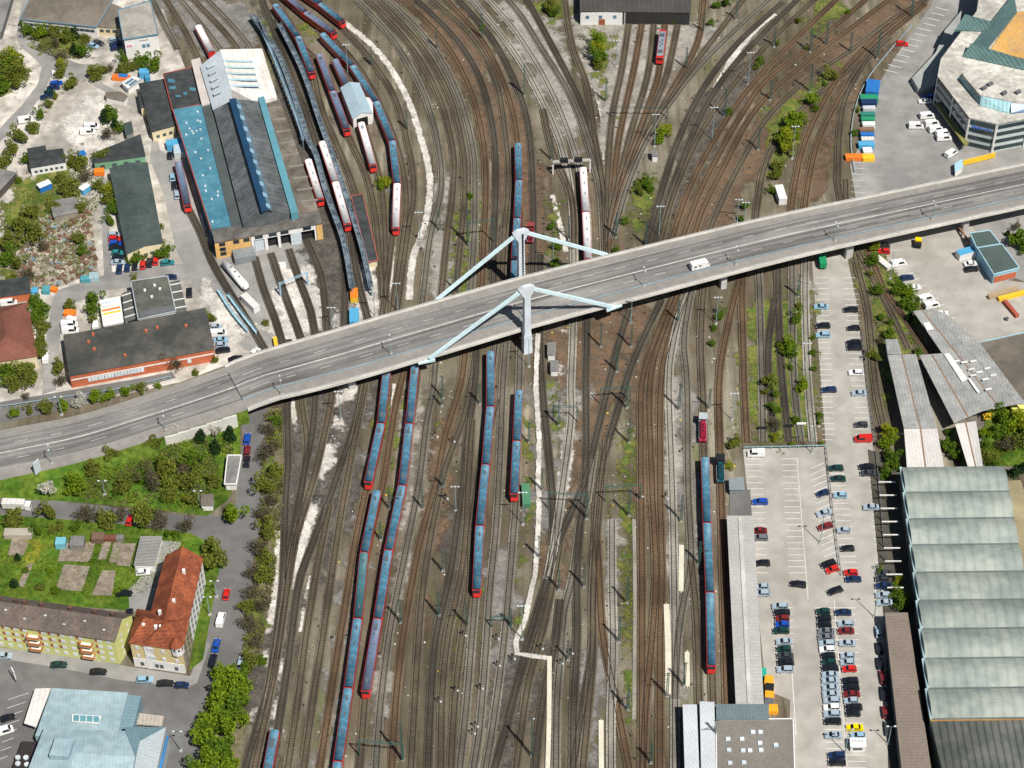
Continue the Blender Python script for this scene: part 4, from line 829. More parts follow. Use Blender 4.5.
for f in (.05, .17, .30): fseg(f, f + .03, GLB, 'window', 3.5, 4.9, .3)
fseg(.17, .225, mat('wood_door', (.30, .09, .04)), 'door', .0, 3.0, .3)
for f in (.40, .50, .60, .71, .81, .985): fseg(f, f + .012, mat('pillar_pale', (.42, .40, .37)), 'door_pillar', 0, 6.2, .15)
for nm, lb, pts, h in (('relay_hut', 'small white relay hut south of the bridge, nearer to the pylon foot', [(548, 343), (555.5, 343), (555, 355), (548, 355)], 2.8), ('relay_hut', 'small grey relay hut below the white one, beside the green strip', [(551, 361), (558, 361), (558, 371), (551, 371)], 2.6), ('signal_cabin', 'tiny white signal cabin at the foot of a tall lamp mast', [(652, 151), (657, 151), (657.5, 156), (652.5, 156)], 3.0)):
    building(nm, lb, 'hut', pts, h, WHT, GREYR)
# --- south-west
YEL = mat('yellow_render', (.54, .55, .21), var=.05); 
A0, B0 = Vector(P2(-30, 642.5)), Vector(P2(120, 664)); h = 12.2; dv = Vector((4.2, 9.4))
o = thing('apartment_block', 'yellow four-storey apartment block with brown roof and orange balconies', 'apartment block', (*P2(60, 650), 0))
Q = [A0, B0, B0 + dv, A0 + dv]; m1 = (Q[0] + Q[3]) / 2; m2 = (Q[1] + Q[2]) / 2
a = MB(); a.add([(*q, 0) for q in Q] + [(*q, h) for q in Q] + [(*m1, h + 4.2), (*m2, h + 4.2)], [(0, 1, 5, 4), (1, 2, 6, 9, 5), (2, 3, 7, 6), (3, 0, 4, 8, 7)]); a.build('wall', YEL, o)
e = (Q[1] - Q[0]).normalized() * .3; nf = Vector((e.y, -e.x)).normalized() * .5
a = MB(); vs = [(*(Q[0] - e + nf), h - .25), (*(Q[1] + e + nf), h - .25), (*(Q[2] + e - nf), h - .25), (*(Q[3] - e - nf), h - .25), (*(m1 - e), h + 4.25), (*(m2 + e), h + 4.25)]; vs += [(x, y, z + .25) for x, y, z in vs]
a.add(vs, [(6, 7, 11, 10), (9, 10, 11, 8), (0, 4, 5, 1), (3, 2, 5, 4), (0, 1, 7, 6), (2, 3, 9, 8), (1, 5, 11, 7), (5, 2, 8, 11), (4, 0, 6, 10), (3, 4, 10, 9)]); a.build('roof', TILEB, o)
d = (Q[1] - Q[0]).normalized(); nn = Vector((d.y, -d.x)); rz = math.atan2(d.y, d.x); Ln = (Q[1] - Q[0]).length
SHUT = mat('red_shutter', (.38, .10, .04))
nwin = 16
for r_ in range(4):
    for k in range(nwin):
        s_ = Ln * (k + .6) / (nwin + .3); px_ = P_inv((*(Q[0] + d * s_), 5))[0]
        if px_ < -14: continue
        if 29 < px_ < 42 and r_ > 0 or 84 < px_ < 95 and r_ > 0: continue
        c = Q[0] + d * s_ + nn * .04; wz = 1.1 + r_ * 2.95
        w_ = MB(); w_.box((c.x, c.y, wz + .75), (1.35, .14, 1.4), rz); wo = w_.build('window', mat('white_curtain_window', (.62, .64, .66), rough=.3), o)
        if r_ > 0 and k % 4 != 3:
            c2 = c - d * 1.15; w_ = MB(); w_.box((c2.x, c2.y, wz + .75), (.75, .1, 1.4), rz); w_.build('shutter', SHUT, wo)
for px_ in (35.5, 88.5):
    s_ = min((k * .25 for k in range(int(Ln * 4))), key=lambda v: abs(P_inv((*(Q[0] + d * v), 6))[0] - px_))
    for r_ in range(3):
        c = Q[0] + d * s_ + nn * .85; z0 = 2.6 + r_ * 2.95
        b1 = MB(); b1.box((c.x, c.y, z0), (3.8, 1.7, .2), rz); bo = b1.build('balcony', WHT, o)
        b2 = MB(); c3 = c + nn * .85; b2.box((c3.x, c3.y, z0 + .65), (3.8, .1, 1.1), rz)
        for sg in (-1, 1): c4 = c + d * 1.9 * sg; b2.box((c4.x, c4.y, z0 + .65), (.1, 1.6, 1.1), rz)
        b2.build('balustrade', mat('balcony_orange', (.50, .18, .05)), bo)
d2 = (Q[2] - Q[1]).normalized()
for r_ in range(4):
    for f in (.3, .7):
        c = Q[1] + dv * f + Vector((d2.y, -d2.x)) * .04; MB().box((c.x, c.y, 1.9 + r_ * 2.95), (1.1, .14, 1.3), math.atan2(d2.y, d2.x)).build('window', mat('white_curtain_window', (.62, .64, .66)), o)
for f in (.19, .3, .36, .47, .66, .82, .94): c = m1.lerp(m2, f) - nn * 1.2; MB().box((c.x, c.y, h + 4.2), (1.1, .9, 2.2), rz).build('chimney', mat('chimney_brick', (.13, .07, .05)), o)
for k in range(6): c = m1.lerp(m2, .25 + k * .13) + nn * (1.5 + (k % 2) * 1.4); MB().box((c.x, c.y, h + 3.1 - (k % 2) * 1.2), (.8, 1.0, .25), rz).build('roof_window', SKYL, o)
# corner house
o = thing('corner_house', 'cream and white corner house with orange tiled roof and turret', 'apartment house', (*P2(165, 650), 0))
h = 12.0; OCH = mat('ochre_render', (.62, .50, .26), var=.06)
fl, fr = Vector(P2(135, 666)), Vector(P2(186, 673.5)); rb = Vector(P2(206, 583)); dfr = (fr - fl).normalized(); drr = (rb - fr).normalized(); wl = Vector((-drr.y, drr.x))
dep = 12.0; inner = fr + drr * dep + wl * dep; bl_ = fl + drr * dep * 1.05
def gable(A, B, Cc, D, h, rh, rm, hip1=0.0, hip2=0.0, wallm=None, nm='roof', ov=.4):
    """footprint A B C D counter-clockwise, ridge from mid AD to mid BC"""
    m1, m2 = (A + D) / 2, (B + Cc) / 2; ax = m2 - m1; r1, r2 = m1 + ax * hip1, m2 - ax * hip2
    if wallm: a = MB(); a.prism([tuple(q) for q in (A, B, Cc, D)], 0, h - .05); a.build('wall', wallm, o)
    e = ax.normalized() * ov; s_ = (A - D).normalized() * ov
    vs = [(*(A - e + s_), h), (*(B + e + s_), h), (*(Cc + e - s_), h), (*(D - e - s_), h), (*(r1 - (e if not hip1 else e * 0)), h + rh), (*(r2 + (e if not hip2 else e * 0)), h + rh)]
    a = MB(); a.add(vs, [(0, 1, 5, 4), (2, 3, 4, 5), (1, 2, 5), (3, 0, 4), (3, 2, 1, 0)]); return a.build(nm, rm, o)
gable(fl, fr, fr + drr * dep, bl_, h, 5.2, TILE, hip1=.25, hip2=.2, wallm=OCH)
gable(fr + drr * 1.0, rb, rb + wl * dep * .95, fr + drr * 1.0 + wl * dep, h + .06, 5.3, TILE, hip1=.12, wallm=WHT)
rzf = math.atan2(dfr.y, dfr.x); nf = Vector((dfr.y, -dfr.x)); Lf = (fr - fl).length
c = (fl + fr) / 2 + nf * .06; MB().box((c.x, c.y, 2.2), (Lf, .12, 4.4), rzf).build('plinth_wall', WHT, o)
for r_, nw in ((0, 3), (1, 4), (2, 4)):
    for k in range(nw):
        c = fl.lerp(fr, (k + .5) / nw) + nf * .15; big = r_ and k == 1
        for dx_ in ((-.75, .75) if k == 1 else (0,)): MB().box((c.x + dfr.x * dx_, c.y + dfr.y * dx_, 2.0 + r_ * 3.9), (1.1, .16, 1.6), rzf).build('window', mat('white_curtain_window', (.62, .64, .66)) if r_ else WIN, o)
nr = Vector((drr.y, -drr.x)); rzr = math.atan2(drr.y, drr.x); Lr = (rb - fr).length
for r_ in range(4):
    for k in range(9):
        c = fr + drr * (2.5 + (Lr - 4) * (k + .5) / 9) + nr * .06; MB().box((c.x, c.y, 1.9 + r_ * 2.9), (1.1, .18, 1.5), rzr).build('window', WIN, o)
tc = fr + drr * 1.0 + wl * 1.5; a = MB(); a.cyl((tc.x, tc.y, h - 3.4), (tc.x, tc.y, h - 2.4), .6, 8, 2.0); a.cyl((tc.x, tc.y, h - 2.4), (tc.x, tc.y, h + 1.6), 2.0, 8); a.build('turret', WHT, o)
a = MB(); a.cyl((tc.x, tc.y, h + 1.6), (tc.x, tc.y, h + 4.6), 2.35, 8, .15); a.build('turret_roof', mat('turret_tile', (.26, .07, .03), var=.2), o)
a = MB()
for k in range(8): q = k * math.pi / 4 + .39; a.box((tc.x + 1.86 * math.cos(q), tc.y + 1.86 * math.sin(q), h + .2), (.12, .6, 1.0), q)
a.build('turret_windows', GLS, o)
for px_, py_, z in ((144, 626, 15), (156, 628, 15.5), (161, 628, 15.5), (174, 602, 16), (184, 572, 16), (160, 613, 16)): q = P(px_, py_, z); MB().box(q, (.9, .9, 2.4)).build('chimney', WHT, o)
for k in range(6):
    q = fr + drr * (8 + k * 5.2) + wl * 3.0; MB().box((q.x, q.y, h + 2.9), (1.2, .9, .5), rzr).build('roof_window', mat('dormer_dark', (.18, .06, .04)), o)
building('garage_row', 'white garage block with a grey ribbed roof beside the orange tiled house', 'garage', [(141, 537), (161.5, 537), (154, 565), (134.5, 565)], 3.0, WHT, mat('ribbed_garage_roof', (.22, .22, .205), var=.15, stripe=(95, 1.3, .18)), wins=[])
building('substation_hut', 'narrow white hut with an open grey flat roof beside the street', 'hut', [(228.5, 456.5), (240.5, 456.5), (235.5, 484), (225.5, 484)], 3.0, WHT, GREYR, parapet=.3, trim=WHT)
building('pump_hut', 'small white hut with dark flat roof at the lower corner of the grass bank', 'hut', [(201.5, 495), (213, 495), (212.5, 505.5), (201.5, 505.5)], 2.6, WHT, BROWNR)
# supermarket
o = thing('market_hall', 'large grey-blue metal-roofed market hall at the bottom left', 'supermarket', (*P2(90, 740), 0))
ZINC = mat('zinc_roof', (.27, .37, .41), col2=(.31, .41, .44), scale=.1, var=.12, stripe=(5, 1.1, .05), rough=.6); ZINC2 = mat('zinc_teal', (.17, .27, .31), var=.08, stripe=(80, 1.1, .1), rough=.6)
solidroof('roof', [(52, 688), (128, 692.5), (118, 731), (35, 736)], ZINC, base=0, parent=o) if False else solidroof('roof', [(52, 688, 6), (128, 692.5, 6), (118, 733, 6), (35, 736, 6)], ZINC, base=0.0, parent=o)
solidroof('roof', [(128, 695, 5.6), (141, 696, 5.6), (133, 727, 5.6), (118.5, 732, 5.6)], ZINC2, base=0.0, parent=o)
solidroof('canopy_roof', [(35, 688.6, 4.2), (51, 688, 4.2), (36, 727, 4.2), (24, 723, 4.2)], PALER, .4, parent=o)
solidroof('roof', [(44, 728, 9.5), (125, 731, 9.5), (140, 757, 11.5), (74, 753, 11.5)], ZINC, base=0.0, parent=o)
solidroof('roof', [(44, 728, 9.5), (74, 753, 11.5), (60, 800, 11.5), (20, 790, 9.5)], ZINC, base=0.0, parent=o)
solidroof('roof', [(74, 753, 11.5), (140, 757, 11.5), (136, 800, 9.5), (60, 800, 9.5)], ZINC, base=0.0, parent=o)
solidroof('roof', [(124, 727, 9.8), (166, 727, 9.8), (140, 741, 12.4)], ZINC2, base=0.0, parent=o)
solidroof('roof', [(124, 727, 9.8), (140, 741, 12.4), (136, 757, 12.0)], ZINC2, base=0.0, parent=o)
solidroof('roof', [(166, 727, 9.8), (152, 790, 9.8), (130, 790, 12.4), (136, 757, 12.4), (140, 741, 12.4)], mat('zinc_light', (.36, .41, .43), var=.06, stripe=(80, 1.1, .08), rough=.6), base=0.0, parent=o)
solidroof('roof_box', [(55, 738, 13), (74, 739, 13), (68, 757, 13), (49, 755, 13)], ZINC, 3.5, parent=o)
solidroof('skylight_frame', [(72, 714, 6.8), (101, 716, 6.8), (99, 723, 6.8), (72, 721, 6.8)], WHT, .6, parent=o)
for k in range(4): x = 73.5 + k * 6.7; solidroof('skylight', [(x, 714.8 + k * .4, 6.95), (x + 5.8, 715.2 + k * .4, 6.95), (x + 5.6, 721 + k * .4, 6.95), (x - .2, 720.6 + k * .4, 6.95)], mat('teal_glass', (.12, .28, .33), rough=.2), .1, parent=o)
for k in range(2): solidroof('blue_cladding', [(166.5 - k * 2.2 + 1, 735 - k * 0, 7.5 - k * 4), (168.5 - k * .5, 735, 7.5 - k * 4), (157, 785, 7.5 - k * 4), (155, 785, 7.5 - k * 4)], BLUEM, .9, parent=o)
solidroof('canopy_roof', [(138, 713, 2.5), (164, 716, 2.5), (162, 726, 2.5), (136, 724, 2.5)], mat('wood_deck', (.42, .38, .33), var=.15, stripe=(0, 1.2, .15)), .5, parent=o)
solidroof('terrace', [(22, 741, 3.2), (37, 742, 3.2), (24, 790, 3.2), (4, 790, 3.2)], mat('dark_terrace', (.03, .025, .025)), base=0.0, parent=o)
for x, y in ((18, 764), (27, 765), (26, 758), (18, 758)): q = P(x, y, 3.2); a = MB(); a.cyl(q, q + Vector((0, 0, .5)), .8, 10); a.build('roof_vent', SKYL, o)
# --- east
o = thing('office_complex', 'angular glass and white office complex with a sandy courtyard roof', 'office building', (*P2(1000, 140), 0))
OFF = mat('office_roof', (.40, .385, .34), col2=(.52, .50, .45), scale=.12, var=.25, fine=.2); h = 14.0
top = [(938.7, 77), (970, 118), (997, 124), (1060, 112), (1120, 40), (1080, -60), (985, -40), (978, 12), (942, 60)]
pc = ccw([P2(x, y, h) for x, y in top]); MB().prism(pc, 0, h - .02).build('wall', mat('office_wall', (.50, .55, .54), var=.05), o); MB().prism(offpoly(pc, .5), h, h + .5).build('roof', OFF, o)
GDK = glass('office_glass', (.03, .05, .055), .1); GGR = mat('green_ribbed_glass', (.10, .17, .165), rough=.25, stripe=(35, 1.2, .3))
for i in range(len(pc)):
    A, B = Vector(pc[i]), Vector(pc[(i + 1) % len(pc)]); d = (B - A); nn = Vector((d.y, -d.x)).normalized()
    if nn.y > .35: continue
    for z0 in (1.0, 4.5, 8.0, 11.4):
        c = (A + B) / 2 + nn * .1; MB().box((c.x, c.y, z0 + .8), (d.length - .4, .3, 1.6), math.atan2(d.y, d.x)).build('window_band', GDK, o)
    n_ = max(1, int(d.length / 9))
    for k in range(n_ + 1): c = A.lerp(B, k / n_) + nn * .3; MB().box((c.x, c.y, 6.9), (.55, .55, 13.6), math.atan2(d.y, d.x)).build('pillar', WHT, o)
A, B = Vector(P2(970, 118, h)), Vector(P2(997, 124, h)); text3d('facade_lettering', 'Stadtwerke', A, B, .5, 9.9, 1.7, mat('sign_blue', (.01, .14, .62)), o, .03)
solidroof('courtyard_roof', [(1017, 12, h + 1.2), (1075, 6, h + 1.2), (1075, 70, h + 1.2), (1030, 60, h + 1.2), (990, 50, h + 1.2)], mat('sandy_roof', (.58, .33, .10), col2=(.50, .31, .13), scale=.25, var=.15, fine=.15), 1.0, parent=o)
for q in ([(963, 56, h + 1.0), (971, 43, h + 4), (1026, 60, h + 4), (1026, 70, h + 1.0)], [(966, 52, h + .9), (990, 22, h + .9), (1014, -6, h + 4), (1017, 12, h + 4), (988, 48, h + 4)], [(955, 30, h + 1), (965, 14, h + 4), (993, 22, h + 4), (987, 31, h + 1)]):
    solidroof('glazed_roof', q, GGR, .8, parent=o)
solidroof('penthouse', [(968, 69, h + 4.5), (1080, 84, h + 4.5), (1080, 100, h + 4.5), (1010, 101, h + 4.5), (980, 95, h + 4.5), (963, 75, h + 4.5)], OFF, 4.2, parent=o)
solidroof('glazed_slope', [(958, 78, h + .9), (963, 75, h + 4.4), (981, 96, h + 4.4), (980, 105, h + .9)], mat('teal_slope', (.13, .27, .31), rough=.3), .5, parent=o)
solidroof('glazed_slope', [(980, 105, h + .9), (981, 96, h + 4.4), (1011, 102, h + 4.4), (1009, 113, h + .9)], mat('pale_teal_slope', (.35, .58, .62), rough=.3, stripe=(0, 1.5, .2)), .5, parent=o)
solidroof('solar_panel', [(1011, 103, h + 3.5), (1070, 96, h + 3.5), (1070, 107, h + 1), (1011, 113, h + 1)], mat('solar_blue', (.05, .13, .26), rough=.2, stripe=(0, 1.2, .3)), .4, parent=o)
for x, y in ((984, 88), (990, 84), (1018, 92), (1004, 93)): q = P(x, y, h + 5.2); MB().box(q, (2.2, 1.2, 1.2), .6).build('roof_unit', GUN, o)
solidroof('terrace', [(912, 78, 3), (936, 52, 3), (945, 30, 3), (962, 10, 3), (958, 40, 3), (940, 66, 3), (934, 86, 3), (918, 88, 3)], mat('terrace_grey', (.3, .32, .3)), base=0.0, parent=o)
solidroof('canopy_roof', [(935, 103, 4), (939, 102, 4), (969, 143, 4), (965, 146, 4)], mat('gold_green', (.20, .19, .06)), .5, parent=o)
MB().bar(P(963, 163, 1.6), P(995, 155, 1.6), .5, 2.2).build('yellow_wall', mat('yellow_paint', (.8, .5, .03)), o)
building('ramp_shelter', 'white stair shelter with pale blue roof beside the bridge edge', 'shelter', [(955, 164), (962, 160), (962.5, 167), (955.5, 172)], 2.6, WHT, mat('pale_blue_roof', (.36, .55, .65)))
o = thing('vaulted_hall', 'huge hall with a row of pale green barrel-vaulted roof bays', 'hall', (*P2(960, 640), 0))
VAULT = mat('vault_sheet', (.215, .255, .235), col2=(.28, .31, .275), scale=.08, var=.16, stripe=(0, 3.2, .10), rough=.7)
ys = [468.5, 494, 520.5, 546.5, 574, 602, 630.5, 660, 690, 720.5]; lx = [901, 904, 907.3, 910.7, 914, 917, 920, 923.3, 926.5, 929.5]; hb = 9.0
for k in range(9):
    y0, y1 = ys[k], ys[k + 1]; rx = 1003.5 + k * 4.7 if k < 4 else 1045
    a0, a1 = P(lx[k], y0, hb), P(lx[k], y1, hb); X0, X1 = a0.x, P(rx, y0, hb).x; Y0, Y1 = a1.y, a0.y; a = MB(); n_ = 10; vs = []
    for i in range(n_ + 1):
        q = i / n_; z = hb + .6 + 1.7 * math.sin(math.pi * q); vs += [(X0, Y0 + (Y1 - Y0) * q, z), (X1, Y0 + (Y1 - Y0) * q, z)]
    a.add(vs, [(2 * i, 2 * i + 1, 2 * i + 3, 2 * i + 2) for i in range(n_)])
    a.add([(X0, Y0, hb)] + [vs[2 * i] for i in range(n_ + 1)] + [(X0, Y1, hb)], [tuple(range(n_ + 3))[::-1]]); a.add([(X1, Y0, hb)] + [vs[2 * i + 1] for i in range(n_ + 1)] + [(X1, Y1, hb)], [tuple(range(n_ + 3))])
    ro = a.build('vault_roof', VAULT, o)
    a = MB(); a.box(((X0 + X1) / 2, Y0, hb + .62), (X1 - X0, .5, .5)); a.build('gutter', mat('gutter_grey', (.12, .15, .15)), ro)
    a = MB(); a.box(((X0 + X1) / 2, (Y0 + Y1) / 2, hb / 2), (X1 - X0 - .4, Y1 - Y0, hb)); a.build('wall', mat('hall_wall', (.12, .12, .115), var=.2), o)
    a = MB(); a.box((X0 - .2, (Y0 + Y1) / 2, hb + .4), (.8, Y1 - Y0, 1.0)); a.build('roof_edge', mat('edge_teal', (.28, .40, .42)), ro)
A1 = P(930, 721, 9.2); a = MB(); a.prism([(A1.x, A1.y), (A1.x + 60, A1.y), (A1.x + 60, A1.y - 60), (A1.x + 4, A1.y - 60)], 0, 9.2); a.build('ribbed_roof', mat('dark_ribbed_roof', (.075, .085, .075), col2=(.10, .105, .095), scale=.1, var=.3, stripe=(0, 2.2, .35)), o)
a = MB(); a.box((A1.x + 30, A1.y + .1, 9.4), (60, .5, .5)); a.build('rust_edge', mat('rust_edge', (.40, .22, .08)), o)
for k in range(9):
    y = 482 + k * 13.2; x = 895.5 + k * 1.0; MB().bar(P(878.5 + k * 1.1, y, 4.2), P(x, y, 4.2), .3, .35).build('cross_beam', WHT, o)
    if k < 8: q = P(878.5 + k * 1.1, y, 0); MB().box((q.x, q.y, 2.1), (.3, .3, 4.2)).build('beam_post', GUN, o)
building('hall_side_strip', 'flat brown mossy roof strip at the east side of the vaulted hall', 'building', [(1004.5, 482), (1020, 481), (1060, 600), (1030, 600)], 7, GUN, mat('mossy_brown', (.28, .24, .14), var=.25))
building('long_shed', 'long narrow brown-roofed shed between the car park and the vaulted hall', 'shed', [(885.5, 613.5), (907, 613.5), (938, 820), (908, 820)], 6, GUN, mat('mauve_brown_roof', (.20, .165, .135), var=.08, stripe=(90, 1.1, .08)))
def canopy(nm, lb, quads, h, legs=True, rh=.8):
    global o
    o = thing(nm, lb, 'canopy roof', (*P2(*quads[0][0][0][:2]), 0))
    for pts, m_ in quads:
        a_, b_, c_, d_ = pts; m1 = ((a_[0] + b_[0]) / 2, (a_[1] + b_[1]) / 2); m2 = ((c_[0] + d_[0]) / 2, (c_[1] + d_[1]) / 2)
        solidroof('roof', [(*a_, h), (*m1, h - rh), (*m2, h - rh), (*d_, h)], m_, .25, parent=o); solidroof('roof', [(*m1, h - rh), (*b_, h), (*c_, h), (*m2, h - rh)], m_, .25, parent=o)
        p, q = P(*m1, h - rh), P(*m2, h - rh); n_ = max(2, int((q - p).length / 8))
        for k in range(n_): c = p.lerp(q, (k + .5) / n_); MB().box((c.x, c.y, (h - rh - .3) / 2), (.4, .4, h - rh - .3)).build('post', GUN, o)
        a = MB(); a.bar(p + Vector((0, 0, .06)), q + Vector((0, 0, .06)), .5, .12); a.build('gutter', mat('gutter_rust', (.22, .15, .10)), o)
GRS = mat('grey_slate_canopy', (.25, .255, .25), col2=(.30, .30, .285), scale=.2, var=.15, stripe=(0, 1.1, .12))
WCN = mat('white_canopy', (.56, .54, .51), var=.06, stripe=(0, 1.1, .08))
canopy('loading_canopy', 'long grey butterfly canopy with white lower part above the vaulted hall', [([(887.5, 355), (916, 354), (937, 428), (904, 428.5)], GRS), ([(904, 429), (937, 428.5), (944, 467), (907, 467)], WCN)], 6.5)
canopy('loading_canopy', 'grey butterfly canopy with white tip, middle one of the fan', [([(919, 355), (944, 353), (982, 411), (954, 423)], GRS), ([(955, 424), (976, 421), (983, 466), (968, 467)], WCN)], 6.5)
canopy('loading_canopy', 'broad dark grey canopy sheet with white panels, easternmost of the fan', [([(913, 311), (931, 309), (1017, 404), (982, 411)], GRS)], 6.5)
solidroof('roof', [(931, 309, 6.6), (945, 313, 6.6), (980, 343, 6.6), (1026, 404, 6.6), (1017, 404, 6.6)], GRS, .3, parent=o)
WPN = mat('white_panel', (.68, .67, .65))
for q in ([(923, 323, 6.9), (929, 322, 6.9), (934, 329, 6.9), (927, 330.5, 6.9)], [(944, 354, 6.9), (949, 353, 6.9), (968, 379, 6.9), (962, 382, 6.9)], [(968, 379, 6.9), (970, 378, 6.9), (980, 392, 6.9), (978, 393, 6.9)]): solidroof('roof_panel', q, WPN, .1, parent=o)
for x, y in ((953, 361), (961, 362), (970, 361), (968, 369), (976, 372), (984, 368), (990, 375), (970, 375), (982, 379), (985, 389)): solidroof('roof_panel', [(x, y, 6.95), (x + 6, y - 1.5, 6.95), (x + 7, y, 6.95), (x + 1, y + 1.5, 6.95)], WPN, .08, parent=o)
building('small_canopy_hut', 'small grey roofed hut at the head of the long grey canopy', 'hut', [(886, 340), (897, 340), (901, 354), (888, 354)], 5, GUN, GRS)
o = building('blue_workshop', 'blue-sided workshop with dark green flat roof and brick gable on the yard', 'workshop', [(978, 248), (1001, 245), (1018, 268), (994, 274)], 5.0, mat('light_blue_wall', (.28, .50, .62), var=.08), mat('dark_green_flat', (.07, .10, .09), var=.15), parapet=.25, trim=mat('pale_blue_trim', (.35, .55, .65)), bands=[('front', .4, 3.0, BRICK, 'brick_infill')])
building('blue_workshop_annex', 'smaller green-roofed blue annex north of the blue workshop', 'workshop', [(971, 234), (989, 231.5), (999, 244), (977, 247.5)], 5.4, MATS['light_blue_wall'], MATS['dark_green_flat'], parapet=.25, trim=MATS['pale_blue_trim'])
building('dark_flat_building', 'low building with a flat dark brown roof south of the east yard', 'building', [(977, 344), (1080, 322), (1100, 380), (1018, 402)], 1.8, GUN, mat('dark_brown_roof', (.12, .105, .085), col2=(.15, .13, .105), scale=.08, var=.2), parapet=.3, trim=MATS['pale_blue_trim'])
# station at the bottom
o = building('platform_canopy_strip', 'long pale grey ridge canopy over the platform right of the blue train', 'canopy roof', [(728, 517), (752, 517), (762.5, 704), (737, 704)], 5, GUN, mat('ribbed_light_grey', (.38, .375, .355), var=.10, stripe=(90, 1.3, .05)), over=.4)
MB().bar(P(740, 518, 5.35), P(749.5, 703, 5.35), 1.2, .3).build('ridge_cap', mat('ridge_cap', (.48, .46, .43)), o)
for lb, q in (('long silver sheet platform roof, left of the pair at the bottom', [(683, 705), (696.5, 705), (700, 800), (686, 800)]), ('long silver sheet platform roof, right of the pair at the bottom', [(700, 702), (714, 702.5), (716, 800), (702, 800)])):
    building('platform_roof', lb, 'canopy roof', q, 5.5, GUN, SILVER, over=.1)
building('station_link_roof', 'slim teal-grey roof strip in front of the brown station roof', 'roof', [(717, 705), (768, 705), (768, 719.5), (717, 719.5)], 5.2, WHT, mat('tealgrey_sheet', (.13, .18, .19), var=.1, stripe=(0, 1, .1)))
o = building('station_building', 'station building with flat brown gravel roof and rows of small skylights', 'station', [(717, 721), (792, 720), (795, 820), (718, 820)], 4.5, WHT, mat('station_gravel_roof', (.19, .175, .155), var=.12), parapet=.2, trim=WHT)
for x, y in ((728, 739), (742, 739), (753, 732), (760.5, 732), (729, 750), (743, 750.5), (750, 750.5), (761, 750), (730, 763), (744, 762.5), (776, 745), (760, 743)): q = P(x, y, 4.85); MB().box(q, (1.3, 1.2, .5)).build('skylight', SKYL, o)
building('buffer_shelter', 'small grey steel shelter above the platform head', 'shelter', [(729.5, 479), (743, 478), (744, 489.5), (730, 489.5)], 3.0, mat('shelter_wall', (.2, .22, .23)), mat('shelter_roof', (.22, .25, .27), var=.15))
o = building('parking_kiosk', 'white parking kiosk at the foot of the car columns', 'kiosk', [(850.5, 738.5), (865, 738.5), (865.5, 746.5), (851, 746.5)], 2.8, WHT, WHT, wins=[('front', 1, 3, 1.0, 1.0, 1.0, 0)])
for k in range(4): q = P(853.5 + k * 3, 741, 3.1); MB().box(q, (.5, .5, .4)).build('roof_vent', LG, o)
